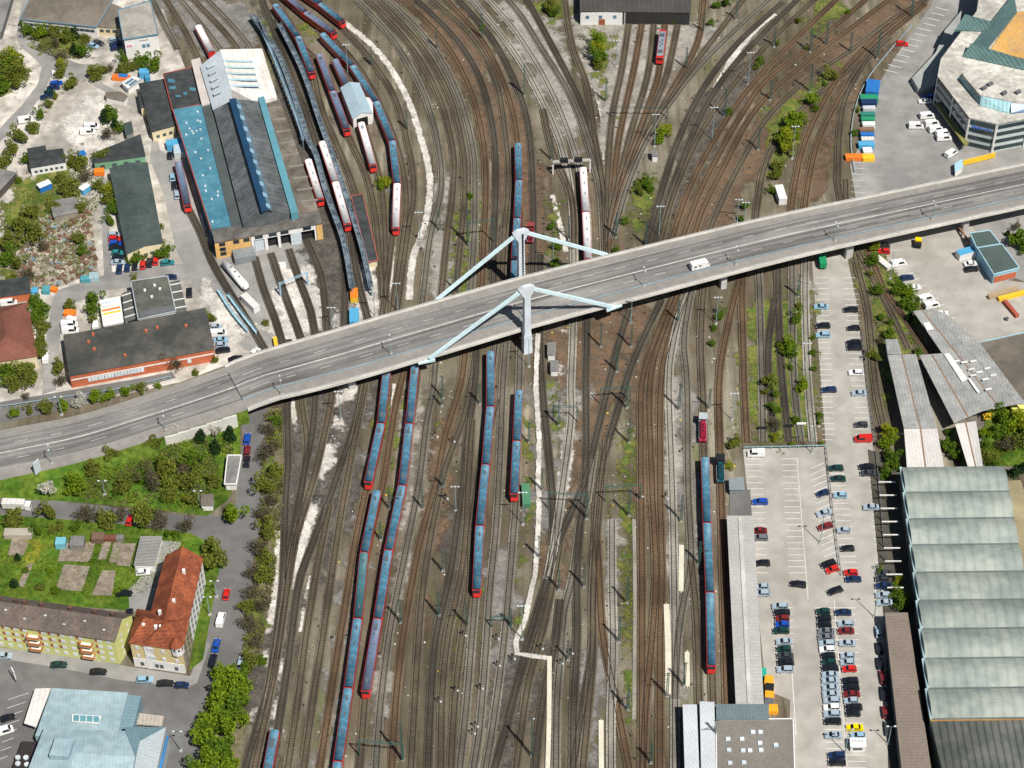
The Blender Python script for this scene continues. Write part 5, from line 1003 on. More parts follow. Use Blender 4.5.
# ------------------------------------------------------------------ trains
BLUR = mat('train_roof_blue', (.048, .150, .225), col2=(.078, .20, .285), scale=.5, var=.25, fine=.25, rough=.5); SLT = mat('train_roof_slate', (.12, .16, .24), var=.12, rough=.5); TWH = mat('train_roof_white', (.70, .69, .68), var=.06, rough=.4)
TEALR = mat('train_roof_teal', (.05, .15, .17), var=.15, rough=.5); BLK = mat('black_parts', (.015, .015, .017)); GRB = mat('roof_gear', (.10, .12, .14)); TWIN = glass('train_glass', (.015, .02, .025), .1)
ROOFS = {'blue': BLUR, 'slate': SLT, 'white': TWH, 'teal': TEALR}
TC = {}
def coachmeshes(L, roof, cab, gear):
    k = (round(L, 1), roof, cab, gear)
    if k in TC: return TC[k]
    wd = 2.85; body = MB(); body.box((0, 0, 2.15), (L - .5, wd, 2.7)); body.box((0, 0, .75), (L - 6, wd * .8, .35))
    if cab: 
        for s_ in ((1,) if cab == 1 else (-1,) if cab == -1 else (1, -1)):
            x = s_ * (L / 2 - .25); vs = [(x, -wd / 2, .8), (x, wd / 2, .8), (x, wd / 2, 3.5), (x, -wd / 2, 3.5), (x + s_ * .9, -1.1, .8), (x + s_ * .9, 1.1, .8), (x + s_ * .55, 1.0, 2.3), (x + s_ * .55, -1.0, 2.3)]
            fs = [(4, 5, 6, 7), (0, 4, 7, 3), (5, 1, 2, 6), (7, 6, 2, 3)]
            body.add(vs, fs if s_ > 0 else [f[::-1] for f in fs])
    rf = MB(); n = 6; pr = [(wd / 2 * math.cos(math.pi * i / n) * .94, 3.5 + .62 * math.sin(math.pi * i / n)) for i in range(n + 1)]
    vs = [(-L / 2 + .35, y, z) for y, z in pr] + [(L / 2 - .35, y, z) for y, z in pr]
    rf.add(vs, [(i, n + 1 + i, n + 2 + i, i + 1) for i in range(n)] + [tuple(range(n + 1))[::-1], tuple(range(n + 1, 2 * n + 2))])
    wn = MB()
    for s_ in (-1, 1):
        wn.box((0, s_ * (wd / 2), 2.45), (L - 4.6, .08, .85))
    if cab:
        for s_ in ((1,) if cab == 1 else (-1,) if cab == -1 else (1, -1)): wn.box((s_ * (L / 2 + .12), 0, 2.95), (.75, 2.2, .75), 0, .35 * s_)
    bg_ = MB()
    for s_ in (-1, 1):
        for d in (-1.25, 1.25):
            for y in (-.75, .75): bg_.cyl((s_ * (L / 2 - 3.6) + d, y - .06, .46), (s_ * (L / 2 - 3.6) + d, y + .06, .46), .45, 8)
        bg_.box((s_ * (L / 2 - 3.6), 0, .6), (3.4, 2.2, .3))
    gr = MB()
    if gear == 1:
        for i in range(7): gr.box((-L / 2 + 2.5 + (L - 5) * i / 6, .2 * (-1) ** i, 4.2), (.45, .4, .22))
        for i in (-1, 1): gr.box((i * L * .36, 0, 4.16), (1.9, 1.1, .2))
    elif gear == 2:
        for i in (-1, 1): gr.box((i * L * .3, 0, 4.22), (3.0, 1.3, .35))
        gr.box((0, 0, 4.2), (1.4, .9, .25))
    elif gear == 3:
        for i in range(4): gr.box((-L * .35 + i * L * .23, .2, 4.2), (1.6, .5, .22))
    ga = MB(); ga.box((L / 2 + .12, 0, 2.0), (.9, 1.6, 2.4)); 
    TC[k] = (meshof(body, 'coach_body', RD), meshof(rf, 'roof', ROOFS[roof], True), meshof(wn, 'windows', TWIN), meshof(bg_, 'bogies', BLK), meshof(gr, 'roof_gear', GRB if roof != 'white' else mat('gear_grey', (.35, .36, .37))) if gear else None, meshof(ga, 'gangway', BLK))
    return TC[k]
def train(label, path, n, roof='blue', L=26.4, cabs=(0, 0), gear=1, group='trains standing on the sidings', roofs=None, cat='train', name='train'):
    """coaches coupled along the surveyed line of their roofs, from the first point on"""
    p = smoothpts([P2(x, y, 4.0) for x, y in path], 1.0); acc = [0]
    for i in range(1, len(p)): acc.append(acc[-1] + math.dist(p[i], p[i - 1]))
    if L is None: L = acc[-1] / n
    def at(s_):
        if s_ >= acc[-1]: a, b_ = Vector(p[-2]), Vector(p[-1]); return b_ + (b_ - a).normalized() * (s_ - acc[-1])
        i = next(k for k in range(1, len(acc)) if acc[k] >= s_); f = (s_ - acc[i - 1]) / max(1e-6, acc[i] - acc[i - 1]); return Vector(p[i - 1]).lerp(Vector(p[i]), f)
    t = thing(name, label, cat, (*p[0], 0), 0, group)
    for k in range(n):
        a, b_ = at(k * L), at((k + 1) * L); c = (a + b_) / 2; d = b_ - a; rz = math.atan2(d.y, d.x); rr = roofs[k] if roofs else roof
        cab = 2 if (n == 1 and cabs[0] and cabs[1]) else -1 if (k == 0 and cabs[0]) else 1 if (k == n - 1 and cabs[1]) else 0
        ms = coachmeshes(L, rr, cab, gear); bo = child('coach', ms[0], t, (c.x - p[0][0], c.y - p[0][1], .75), rz)
        for q, nm in zip(ms[1:], ('roof', 'windows', 'bogies', 'roof_gear', 'gangway')):
            if q is None or (nm == 'gangway' and k == n - 1): continue
            child(nm, q, bo)
    return t
train('longest blue-roofed train, south of the bridge, with one slate roof at its lower end', [(415, 366), (409, 428), (402, 487), (388.5, 550), (378, 617), (365.5, 692)], 5, L=None, cabs=(1, 1), roofs=['blue', 'blue', 'blue', 'blue', 'slate'])
train('short blue-roofed red train under the south edge of the bridge', [(387, 368), (384, 400), (379.5, 432), (368, 483)], 2, L=None, cabs=(0, 1), gear=1)
train('blue and teal roofed train left of the longest train, running off the bottom edge', [(377, 491), (370, 526), (363.5, 558), (357, 625), (347, 698), (336, 775), (328, 840)], 5, L=None, roofs=['blue', 'teal', 'blue', 'blue', 'blue'], gear=3)
train('blue-roofed train right of the longest train, ending in a white-faced cab', [(490.5, 352), (490.5, 405), (486, 461), (480, 522), (476.5, 591)], 4, L=None, cabs=(1, 1), gear=3)
train('short two-coach blue-roofed train beside the green strip south of the pylon', [(519, 391), (517, 437), (514, 495)], 2, L=None, cabs=(0, 1), gear=3)
train('blue-roofed train standing beside the pale platform canopy', [(705, 458), (707, 521), (710, 590), (711.5, 667)], 3, L=None, cabs=(0, 1), gear=0)
train('short blue-roofed train cut off by the bottom edge at the left', [(275, 730), (268, 770), (262, 800)], 1, L=26.4, gear=2)
train('blue-roofed train passing behind the pylon on the north side of the bridge', [(518, 144), (519, 180), (517, 224), (515, 258), (514, 300)], 4, L=None, cabs=(1, 0), gear=3)
train('red and white train on the light ballast tracks north of the bridge', [(583, 168), (585.5, 207), (588, 260)], 2, L=None, cabs=(0, 1), roof='white', roofs=['white', 'white'], gear=3)
train('blue-roofed train on the curve nearest to the engine shed', [(275, 5), (296, 33), (312, 73)], 2, L=None, cabs=(1, 1), gear=1)
train('red train with slate roofs at the top edge, left one of two', [(258, -30), (296, 5), (334, 33)], 3, L=None, cabs=(0, 1), roof='slate', gear=1)
train('red train with blue roofs at the top edge, right one of two', [(270, -28), (308, -5), (343, 22)], 3, L=None, cabs=(0, 1), roof='blue', gear=3)
train('long curved blue-roofed train whose last coach is white, beside the wash shed', [(322, 34), (350, 63), (374, 98), (391, 137), (397, 181), (395.5, 229)], 5, L=None, cabs=(1, 1), roofs=['blue', 'blue', 'blue', 'blue', 'white'], gear=3)
train('slate-roofed red railcar standing west of the wash shed', [(319, 55), (332, 90), (347, 130)], 2, L=None, cabs=(1, 1), roof='slate', gear=1)
train('slate-roofed coach entering the wash shed from the north', [(335, 60), (347, 86)], 1, L=None, cabs=(1, 0), roof='slate', gear=0)
train('white-roofed railcar leaving the wash shed southward', [(361, 123), (373, 166)], 1, L=None, cabs=(0, 1), roof='white', gear=1)
train('white and red train between the blue inspection platforms', [(322, 142), (334, 178), (347.5, 225)], 2, L=None, cabs=(1, 1), roof='white', gear=3)
train('white-roofed railcar between engine shed and inspection platform', [(308, 160), (320.5, 200)], 1, L=None, cabs=(1, 1), roof='white', gear=3)
train('white-roofed railcar parked above the engine shed', [(198, 26), (212, 53)], 1, L=None, cabs=(1, 0), roof='white', gear=0)
train('short dark-roofed red railcar beside the teal roof of the depot', [(178, 162), (187.5, 206)], 1, L=None, cabs=(0, 1), roof='slate', gear=0)
def loco(label, px, py, px2, py2, bodym, cabm, kind):
    a, b_ = Vector(P2(px, py, 3)), Vector(P2(px2, py2, 3)); c = (a + b_) / 2; d = b_ - a; L = d.length
    t = thing('locomotive', label, 'locomotive', (c.x, c.y, .75), math.atan2(d.y, d.x), 'locomotives in the yard')
    def pt(nm, mb, m_): child(nm, meshof(mb, nm, m_), t)
    a = MB(); a.box((0, 0, 1.1), (L, 2.8, .35)); 
    if kind == 'shunter':
        a.box((L * .12, 0, 2.0), (L * .62, 1.7, 1.6)); a.box((L * .12, 0, 2.9), (L * .5, 1.1, .25)); pt('body', a, bodym)
        b2 = MB(); b2.box((-L * .31, 0, 2.4), (L * .22, 2.8, 2.5)); b2.box((-L * .31, 0, 3.7), (L * .26, 2.9, .15)); pt('cab', b2, cabm)
        w_ = MB(); 
        for s_ in (-1, 1): w_.box((-L * .31, s_ * 1.4, 2.9), (L * .16, .1, .8))
        w_.box((-L * .31 + L * .11, 0, 3.1), (.1, 2.3, .6)); pt('windows', w_, TWIN)
        e = MB()
        for k in range(3): e.cyl((L * (.0 + k * .12), 0, 3.0), (L * (.0 + k * .12), 0, 3.25), .3, 8)
        pt('roof_gear', e, BLK); r = MB()
        for s_ in (-1, 1): r.box((L * .15, s_ * 1.3, 1.7), (L * .6, .06, .08)); r.box((L * .48, s_ * .9, 1.6), (.1, .1, .9))
        pt('handrail', r, WHT)
    else:
        a.box((0, 0, 2.35), (L - .6, 2.9, 2.6)); pt('body', a, bodym); b2 = MB(); b2.box((0, 0, 3.72), (L - 3.2, 2.5, .2)); pt('roof', b2, cabm)
        w_ = MB()
        for s_ in (-1, 1): w_.box((s_ * (L / 2 - .33), 0, 3.0), (.3, 2.3, .8))
        pt('windows', w_, TWIN); e = MB()
        for k in (-1, 1): e.box((k * L * .28, 0, 4.0), (2.0, 1.6, .12)); e.bar((k * L * .28 - 1, -.7, 4.1), (k * L * .28 + 1, -.7, 4.6), .08); e.bar((k * L * .28 - 1, .7, 4.1), (k * L * .28 + 1, .7, 4.6), .08); e.box((k * L * .28 + 1, 0, 4.6), (.15, 1.9, .08))
        for k in range(4): e.box((-2 + k * 1.3, (-1) ** k * .4, 3.95), (.8, .6, .3))
        pt('pantograph', e, GRB)
    g_ = MB()
    for s_ in (-1, 1):
        for dd in (-1.3, 0, 1.3):
            for y in (-.75, .75): g_.cyl((s_ * L * .27 + dd * .8, y - .06, .46), (s_ * L * .27 + dd * .8, y + .06, .46), .52, 8)
    pt('wheels', g_, BLK)
    return t
loco('red electric locomotive with grey roof in front of the roundhouse', 663, 32, 659.5, 61, RD, mat('loco_roof_grey', (.22, .26, .30)), 'electric')
loco('crimson shunting locomotive with white cab north of the blue train by the platform', 703, 414, 703, 439, mat('crimson', (.27, .015, .04), rough=.4), mat('cab_grey', (.42, .45, .47)), 'shunter')
loco('dark blue-green shunting locomotive with cream front beside the buffer shelter', 720, 455, 721, 480, mat('petrol_paint', (.01, .06, .08), rough=.4), BLK, 'shunter')
loco('dark red shunting locomotive just right of the pylon head', 531, 224, 530, 240, mat('oxblood', (.16, .02, .03), rough=.4), mat('oxblood_cab', (.25, .05, .05)), 'shunter')
def tanker(label, a, b_, z=2.2):
    A, B = P(*a, z), P(*b_, z); t = thing('tank_wagon', label, 'tank wagon', (*((A + B) / 2).xy, 0), math.atan2(B.y - A.y, B.x - A.x)); L = (B - A).length; m = MB(); m.cyl((-L / 2, 0, z), (L / 2, 0, z), 1.5, 16)
    m.cyl((L / 2, 0, z), (L / 2 + .6, 0, z), 1.5, 16, .8); m.cyl((-L / 2 - .6, 0, z), (-L / 2, 0, z), .8, 16, 1.5); child('tank', meshof(m, 'tank', WHT, True), t)
    m = MB(); m.box((0, 0, .75), (L, 2.4, .3)); [m.cyl((x, y - .06, .45), (x, y + .06, .45), .45, 8) for x in (-L * .35, -L * .25, L * .25, L * .35) for y in (-.75, .75)]; child('chassis', meshof(m, 'chassis', BLK), t)
    m = MB(); [m.cyl((x, 0, z + 1.4), (x, 0, z + 1.8), .35, 8) for x in (-L * .2, 0, L * .2)]; child('manhole', meshof(m, 'manhole', GRB), t)
tanker('white cylindrical tank beside the engine shed apron', (225, 263), (246, 287))

# ------------------------------------------------------------------ vehicles
COL = {'black': (.012, .014, .02), 'dark grey': (.05, .055, .06), 'grey': (.15, .165, .18), 'silver': (.33, .41, .48), 'light blue': (.25, .42, .54), 'white': (.78, .78, .77), 'red': (.55, .02, .015), 'dark red': (.17, .018, .02), 'blue': (.01, .07, .38), 'dark blue': (.012, .03, .09), 'dark green': (.01, .045, .04), 'teal': (.02, .20, .22), 'yellow': (.85, .62, .0), 'orange': (.8, .22, .02)}
def paint(c): return mat('paint_' + c.replace(' ', '_'), COL[c], var=.03, fine=.03, rough=.28, spec=.6)
CM = {}
def carmesh(kind, col):
    k = (kind, col)
    if k in CM: return CM[k]
    L, wd, prof, cab, zr = {'hatchback': (4.0, 1.7, [(-2, .35), (-2.02, .75), (-1.85, .95), (.75, .95), (1.75, .8), (1.98, .6), (2, .35)], (-1.8, -1.35, .25, .95), 1.45), 'estate car': (4.6, 1.78, [(-2.3, .35), (-2.32, .8), (-2.15, .97), (.85, .97), (2.0, .8), (2.25, .6), (2.3, .35)], (-2.15, -1.75, .3, 1.05), 1.45),
        'saloon car': (4.6, 1.78, [(-2.3, .35), (-2.32, .8), (-2.15, .98), (.85, .97), (2.0, .82), (2.25, .6), (2.3, .35)], (-1.6, -.9, .3, 1.1), 1.42), 'van': (5.2, 1.95, [(-2.6, .35), (-2.6, 1.2), (1.5, 1.2), (2.35, 1.0), (2.58, .7), (2.6, .35)], (-2.55, -2.5, 1.25, 1.9), 2.05)}[kind]
    b_ = MB(); n = len(prof); h = wd / 2; vs = [(x, -h, z) for x, z in prof] + [(x, h, z) for x, z in prof]
    b_.add(vs, [(i, i + 1, n + i + 1, n + i) for i in range(n - 1)] + [(n - 1, 0, n, 2 * n - 1), tuple(range(n))[::-1], tuple(range(n, 2 * n))])
    x0, x1, x2, x3 = cab; zb = prof[2][1] - .02; ht = h * .8; zt = zr
    g_ = MB(); vs = [(x0, -h * .96, zb), (x3, -h * .96, zb), (x3, h * .96, zb), (x0, h * .96, zb), (x1, -ht, zt), (x2, -ht, zt), (x2, ht, zt), (x1, ht, zt)]
    g_.add(vs, [(0, 1, 5, 4), (1, 2, 6, 5), (2, 3, 7, 6), (3, 0, 4, 7), (4, 5, 6, 7)])
    b_.box(((x1 + x2) / 2, 0, zt + .02), (x2 - x1 + .1, ht * 2 + .06, .06))
    if kind == 'van': b_.box(((x0 + x2 - 1.6) / 2, 0, (zb + zt) / 2), (x2 - 1.6 - x0, wd * .97, zt - zb + .05))
    for s_ in (-1, 1):
        b_.bar((x0, s_ * h * .94, zb), (x1, s_ * ht, zt), .12, .1); b_.bar((x3, s_ * h * .94, zb), (x2, s_ * ht, zt), .1, .08); b_.bar(((x1 + x2) / 2, s_ * h * .96, zb), ((x1 + x2) / 2, s_ * ht, zt), .1, .08)
    w_ = MB(); w_.cyl((0, -.1, 0), (0, .1, 0), .31, 10)
    hl = MB(); hl.box((L / 2 - .06, 0, .66), (.14, .34, .16))
    CM[k] = (meshof(b_, 'body', paint(col)), meshof(g_, 'windows', glass('car_glass', (.012, .016, .02), .08)), meshof(w_, 'wheel', mat('tyre', (.02, .02, .02))), L, h, meshof(hl, 'headlight', mat('lamp_lens', (.6, .6, .6), rough=.2)))
    return CM[k]
NC = [0]
def car(px, py, ang, col, kind, label, group, z=0.0, name=None):
    """ang: heading on the ground in degrees, 0 = towards the right of the picture"""
    bm, gm, wm, L, h, hl = carmesh(kind, col); x, y = P2(px, py, z + .7); NC[0] += 1; rnd = random.Random(NC[0])
    z = z or .12
    t = thing(name or ('parked_van' if kind == 'van' else 'parked_car'), label, 'van' if kind == 'van' else 'car', (x, y, z), R(ang + rnd.uniform(-1.5, 1.5)), group, 1.13)
    child('body', bm, t); child('windows', gm, t); [child('headlight', hl, t, (0, s_ * h * .72, 0)) for s_ in (-1, 1)]
    for sx in (-.31, .31):
        for sy in (-1, 1): child('wheel', wm, t, (sx * L, sy * (h - .12), .31))
    return t
CK = ['hatchback', 'estate car', 'saloon car']
def column(data, where, group, ang=180, end='top'):
    n = len(data)
    for i, q in enumerate(data):
        px, py, c = q[:3]; a = q[3] if len(q) > 3 else ang; k = q[4] if len(q) > 4 else CK[(int(px * 7 + py * 3)) % 3]
        car(px, py, a, c, k, f'{c} {k}, {ordn(i)} from the {end} {where}', group)
def tl(tx, ty, rows): return [(tx + r[0] / 4, ty + r[1] / 4, *r[2:]) for r in rows]
PK = 'cars in the big car park'
column(tl(768, 576, [(48, 122, 'silver'), (55, 147, 'black'), (57, 171, 'dark red'), (57, 195, 'blue'), (52, 220, 'dark green'), (65, 264, 'silver'), (63, 293, 'dark green'), (68, 320, 'dark grey'), (70, 347, 'black'), (68, 375, 'silver')]), 'in the leftmost column', PK)
column(tl(768, 576, [(220, 143, 'dark green'), (224, 170, 'black'), (225, 195, 'black'), (232, 222, 'grey'), (232, 246, 'grey'), (236, 271, 'silver'), (238, 295, 'white'), (240, 320, 'black'), (243, 346, 'dark green'), (248, 371, 'black'), (248, 396, 'silver'), (248, 420, 'silver'), (250, 448, 'silver'), (251, 474, 'silver'), (255, 499, 'silver'), (255, 527, 'white'), (256, 553, 'silver'), (258, 583, 'black', 180, 'estate car'), (261, 638, 'silver'), (274, 718, 'dark blue'), (276, 747, 'black')]), 'in the dense middle column', PK)
column(tl(768, 576, [(300, 147, 'dark blue'), (311, 192, 'silver'), (311, 221, 'dark red'), (316, 270, 'silver'), (319, 320, 'silver'), (318, 347, 'silver'), (325, 373, 'red', 180, 'hatchback'), (328, 420, 'black'), (331, 447, 'black'), (333, 474, 'dark red'), (333, 500, 'silver'), (343, 526, 'black'), (340, 551, 'black'), (346, 608, 'yellow', 180, 'saloon car'), (360, 640, 'light blue')]), 'right of the dense middle column', PK)
column(tl(768, 576, [(456, 12, 'dark grey'), (461, 40, 'dark blue'), (463, 78, 'silver'), (466, 108, 'silver'), (442, 225, 'silver', 90), (445, 290, 'black', 90), (447, 350, 'black', 90), (460, 405, 'dark red', 90), (463, 470, 'black', 90), (468, 545, 'dark red', 90), (479, 610, 'dark grey', 90)]), 'along the shaded right edge', PK)
column(tl(768, 384, [(271, 338, 'dark green'), (279, 380, 'dark green'), (289, 446, 'light blue'), (303, 586, 'silver'), (318, 659, 'black'), (331, 755, 'red', 180, 'hatchback')]) + [(853, 579.5, 'dark blue')], 'along the middle fence of the lot', PK)
column(tl(768, 384, [(219, 438, 'dark blue', 200), (224, 517, 'silver', 198), (229, 571, 'dark red', 200), (241, 720, 'black', 200), (257, 743, 'red', 200, 'hatchback')]) + [(835, 591, 'black', 200), (798, 584.5, 'black', 170)], 'among the slanted bays', PK)
column([(821, 307, 'light blue'), (823, 326, 'black'), (823, 335, 'light blue'), (829, 390, 'dark blue')], 'on the left side of the upper lot', PK)
column([(850.5, 310, 'black'), (853.5, 328.5, 'black'), (853.5, 343, 'black'), (854, 348, 'black'), (856, 373, 'white'), (859, 393.5, 'silver'), (861, 425, 'dark grey'), (863, 439.5, 'red', 180, 'van'), (866.5, 467, 'black'), (868, 473.5, 'dark grey'), (871, 507.5, 'silver'), (884, 574, 'dark grey')], 'on the right side of the upper lot', PK)
column([(756, 454, 'white', 180, 'van'), (760, 502, 'blue', 180, 'estate car'), (759, 531, 'dark red', 180, 'saloon car'), (760, 538, 'grey'), (762, 563.5, 'black'), (762, 587, 'silver'), (762, 593.5, 'silver')], 'by the station platform side', PK)
column([(925, 101.5, 'white', 180), (928, 97, 'blue', 180)], 'in the shade of the office block', 'vehicles at the office lot')
column([(927, 116.5, 'white', 8, 'van'), (916, 126.5, 'white', 0, 'van'), (932, 124, 'white', 12, 'van'), (936, 130, 'white', 12, 'van'), (943, 134, 'white', 15, 'van'), (944, 138.5, 'white', 5, 'van'), (951, 154, 'white', 38, 'van')], 'in the cluster beside the office block', 'vehicles at the office lot')
car(902, 44, -8, 'red', 'estate car', 'lone red estate car on the slanted bays at the top right', 'vehicles at the office lot')
column([(884, 251.5, 'red', 170), (883, 245.5, 'dark grey', 170), (898.5, 264, 'white', 15, 'van'), (907, 278, 'dark blue', 12), (914, 288, 'white', 12), (926, 299, 'white', 15, 'van'), (932, 306, 'white', 15, 'van'), (942, 314, 'white', 12)], 'along the left edge of the east yard', 'vehicles in the east yard')
column([(971, 264, 'white', 10), (971.5, 269.5, 'black', 10)], 'beside the blue workshop', 'vehicles in the east yard')
column([(115, 235, 'silver'), (115.5, 239, 'red'), (116, 243.7, 'blue'), (116, 248, 'black'), (117.5, 253, 'teal'), (118, 257.7, 'black'), (118, 262.5, 'silver')], 'in the stack beside the dark green shed', 'cars by the dark green shed', 0)
column([(119.5, 269, 'dark blue', 92), (127.5, 267.5, 'dark blue', 92), (135, 266, 'black', 92), (143, 265, 'red', 92, 'hatchback'), (149.5, 262.5, 'black', 92), (156, 261, 'red', 92, 'hatchback')], 'in the row below the dark green shed', 'cars by the dark green shed', 92, 'left')
car(167.5, 263, 8, 'teal', 'estate car', 'teal estate car at the right end of the row below the green shed', 'cars by the dark green shed')
car(171, 277.5, 10, 'dark blue', 'hatchback', 'dark blue hatchback behind the washing hall', 'cars by the dark green shed'); car(189.5, 292.5, 96, 'black', 'estate car', 'lone black estate car right of the washing hall', 'cars by the dark green shed')
column([(216, 327, 'silver', 5), (219, 334, 'white', 5, 'van'), (221, 340, 'light blue', 8), (222, 345, 'silver', 8), (223, 350.5, 'black', 12), (236, 359, 'black', 15)], 'in the cluster right of the brick hall', 'cars by the brick hall')
car(255, 352, 60, 'white', 'hatchback', 'white hatchback half hidden by the bridge edge', 'cars by the brick hall')
column([(56.5, 83.5, 'blue', 15), (53.5, 88, 'dark blue', 15), (50, 92.5, 'dark green', 15), (47, 97, 'dark blue', 15)], 'beside the curving lane', 'cars by the curving lane')
column([(170, 155.5, 'black', 98), (172.5, 177.5, 'light blue', 98), (174.5, 185.5, 'black', 98), (177, 194.5, 'silver', 98)], 'beside the teal roof', 'cars by the teal roof')
column([(93.5, 46, 'light blue', -25), (98.5, 43, 'dark grey', -25), (115, 40, 'silver', 12), (116, 44, 'dark blue', 12), (116, 48.5, 'dark blue', 12)], 'before the white office block', 'cars by the white office')
car(26, 120.5, 12, 'white', 'van', 'lone white van on the curving lane', 'white vans in the depot'); car(92, 127, 0, 'white', 'van', 'white van on the dirt, upper one of two', 'white vans in the depot'); car(88, 132.5, 0, 'white', 'van', 'white van on the dirt, lower one of two', 'white vans in the depot')
car(54.5, 73.5, 100, 'white', 'hatchback', 'white hatchback facing up the lane above the blue cars', 'white vans in the depot'); car(46.5, 357.5, 92, 'white', 'van', 'white van on the narrow lane beside the red-roofed house', 'white vans in the depot')
car(9, 303, 8, 'white', 'van', 'white van in front of the black-roofed brick shed', 'white vans in the depot'); car(69.5, 325, 3, 'white', 'van', 'white van under the trees, upper one of two by the brick hall', 'white vans in the depot'); car(70.5, 331, 3, 'white', 'van', 'white van under the trees, lower one of two by the brick hall', 'white vans in the depot'); car(96.5, 325, 92, 'white', 'van', 'white van beside the striped truck roofs', 'white vans in the depot')
SG = 'cars on the city street'
column([(247.5, 439, 'blue', 90), (247.5, 451, 'dark red', 90), (247, 461.5, 'black', 90)], 'in the row just south of the bridge', SG)
column([(226.5, 594.5, 'red', 86), (221, 620, 'white', 85, 'van'), (216.5, 645.5, 'blue', 85), (213, 660.5, 'black', 85)], 'along the street beside the corner house', SG)
column([(4, 656, 'silver', 0), (59, 665, 'dark green', 0), (98.5, 672, 'black', 0), (145, 680, 'light blue', 0), (165.5, 683.5, 'black', 0), (182, 685.5, 'dark blue', 0)], 'on the street before the apartment blocks', SG, 0, 'left')
car(8, 718, 22, 'black', 'hatchback', 'black hatchback on the slanted bays at the bottom left', SG); car(4, 731.5, 20, 'white', 'van', 'white van on the slanted bays at the bottom left', SG)
car(124.5, 593.5, 0, 'black', 'estate car', 'black estate car in the courtyard behind the yellow block', SG); car(129.5, 614, 90, 'black', 'hatchback', 'black hatchback in the gap between the apartment houses', SG); car(143, 572.5, 5, 'white', 'hatchback', 'white hatchback in front of the garage block', SG)
car(44, 512.5, -6, 'black', 'estate car', 'black estate car under the avenue trees', SG); car(130, 520.5, 80, 'red', 'hatchback', 'red hatchback between the avenue trees', SG); car(241, 663, 85, 'silver', 'hatchback', 'silver hatchback beside the big street trees', SG)
# bridge camper
i_ = dki(699, 270, .55); zb = DK[i_][2] + .05; q = P2(699.5, 265, zb + 1.4); rzc = math.atan2(-DK[i_][3].x, -DK[i_][3].y * -1)
t = thing('camper_van', 'white camper van driving over the bridge', 'camper van', (*q, zb), R(19))
a = MB(); a.box((-.5, 0, 1.8), (5.8, 2.3, 2.7)); a.box((2.9, 0, 1.0), (1.4, 2.1, 1.1)); a.box((2.2, 0, 2.3), (1.4, 2.2, 1.0)); child('body', meshof(a, 'body', WHT), t)
a = MB(); a.box((2.75, 0, 1.75), (1.0, 1.9, .5)); [a.box((x, s_ * 1.16, 2.0), (.9, .06, .6)) for x in (-2, -.2) for s_ in (-1, 1)]; [a.box((x, 0, 2.83), (.7, .7, .1)) for x in (-2, .3)]; child('windows', meshof(a, 'windows', GLS), t)
for sx in (-1.9, 2.3):
    for sy in (-1, 1): child('wheel', carmesh('van', 'white')[2], t, (sx, sy * 1.0, .33))
def truck(px, py, ang, L, cabc, boxm, label, boxh=2.4, z=0.0, group=None):
    t = thing('truck', label, 'truck', (*P2(px, py, 1.5), z), R(ang), group); a = MB(); a.box((L / 2 - 1.0, 0, 1.6), (1.8, 2.3, 2.2)); a.box((L / 2 - 1.3, 0, 2.75), (1.0, 2.2, .2)); child('cab', meshof(a, 'cab', paint(cabc)), t)
    a = MB(); a.box((-1.0, 0, 1.1 + boxh / 2), (L - 2.2, 2.45, boxh)); a.box((-1.0, 0, 1.15 + boxh), (L - 2.0, 2.55, .1)); child('load_box', meshof(a, 'load_box', boxm), t)
    a = MB(); a.box((0, 0, .8), (L - .4, 1.6, .35)); child('chassis', meshof(a, 'chassis', BLK), t); a = MB(); a.box((L / 2 - .12, 0, 2.0), (.1, 2.0, .8)); child('windshield', meshof(a, 'windshield', GLS), t)
    for sx in (-.35, -.2, .35):
        for sy in (-1, 1): child('wheel', carmesh('van', 'white')[2], t, (sx * L, sy * 1.05, .4))
truck(17, 505.5, -4, 9.5, 'white', PALER, 'white tank truck on the side street under the avenue trees')
truck(822, 261, 92, 7, 'teal', mat('green_tarp', (.01, .25, .10), var=.1), 'green truck at the top of the car park below the bridge', 2.2)
truck(918, 243, 80, 4, 'yellow', BLK, 'yellow wheel loader in the east yard below the bridge', 1.0)
def cont(px, py, ang, L, wd, h, m_, label, name='container', cat='container', group=None, lid=None, z=0.0):
    NC[0] += 1; h += (NC[0] % 50) * .004
    t = thing(name, label, cat, (*P2(px, py, h), z), R(ang), group); a = MB(); a.box((0, 0, h / 2 + .1), (L, wd, h))
    for k in range(int(L / .9)):
        for s_ in (-1, 1): a.box((-L / 2 + .5 + k * .9, s_ * wd / 2, h / 2 + .1), (.3, .1, h - .3))
    child('shell', meshof(a, 'shell', m_), t); a = MB(); a.box((0, 0, h + .14), (L + .1, wd + .1, .08)); child('lid', meshof(a, 'lid', lid or m_), t)
    a = MB(); [a.box((s_ * L * .42, 0, .06), (.3, wd, .12)) for s_ in (-1, 1)]; child('skids', meshof(a, 'skids', BLK), t)
TB = mat('tarp_blue', (.02, .15, .45), var=.15); SKB = mat('sky_blue_tarp', (.08, .34, .56), var=.1); GT = mat('tarp_green', (.02, .26, .13), var=.15)
cont(873, 86, 78, 8, 5.2, 2.6, TB, 'large blue covered container stack at the head of the office lot row')
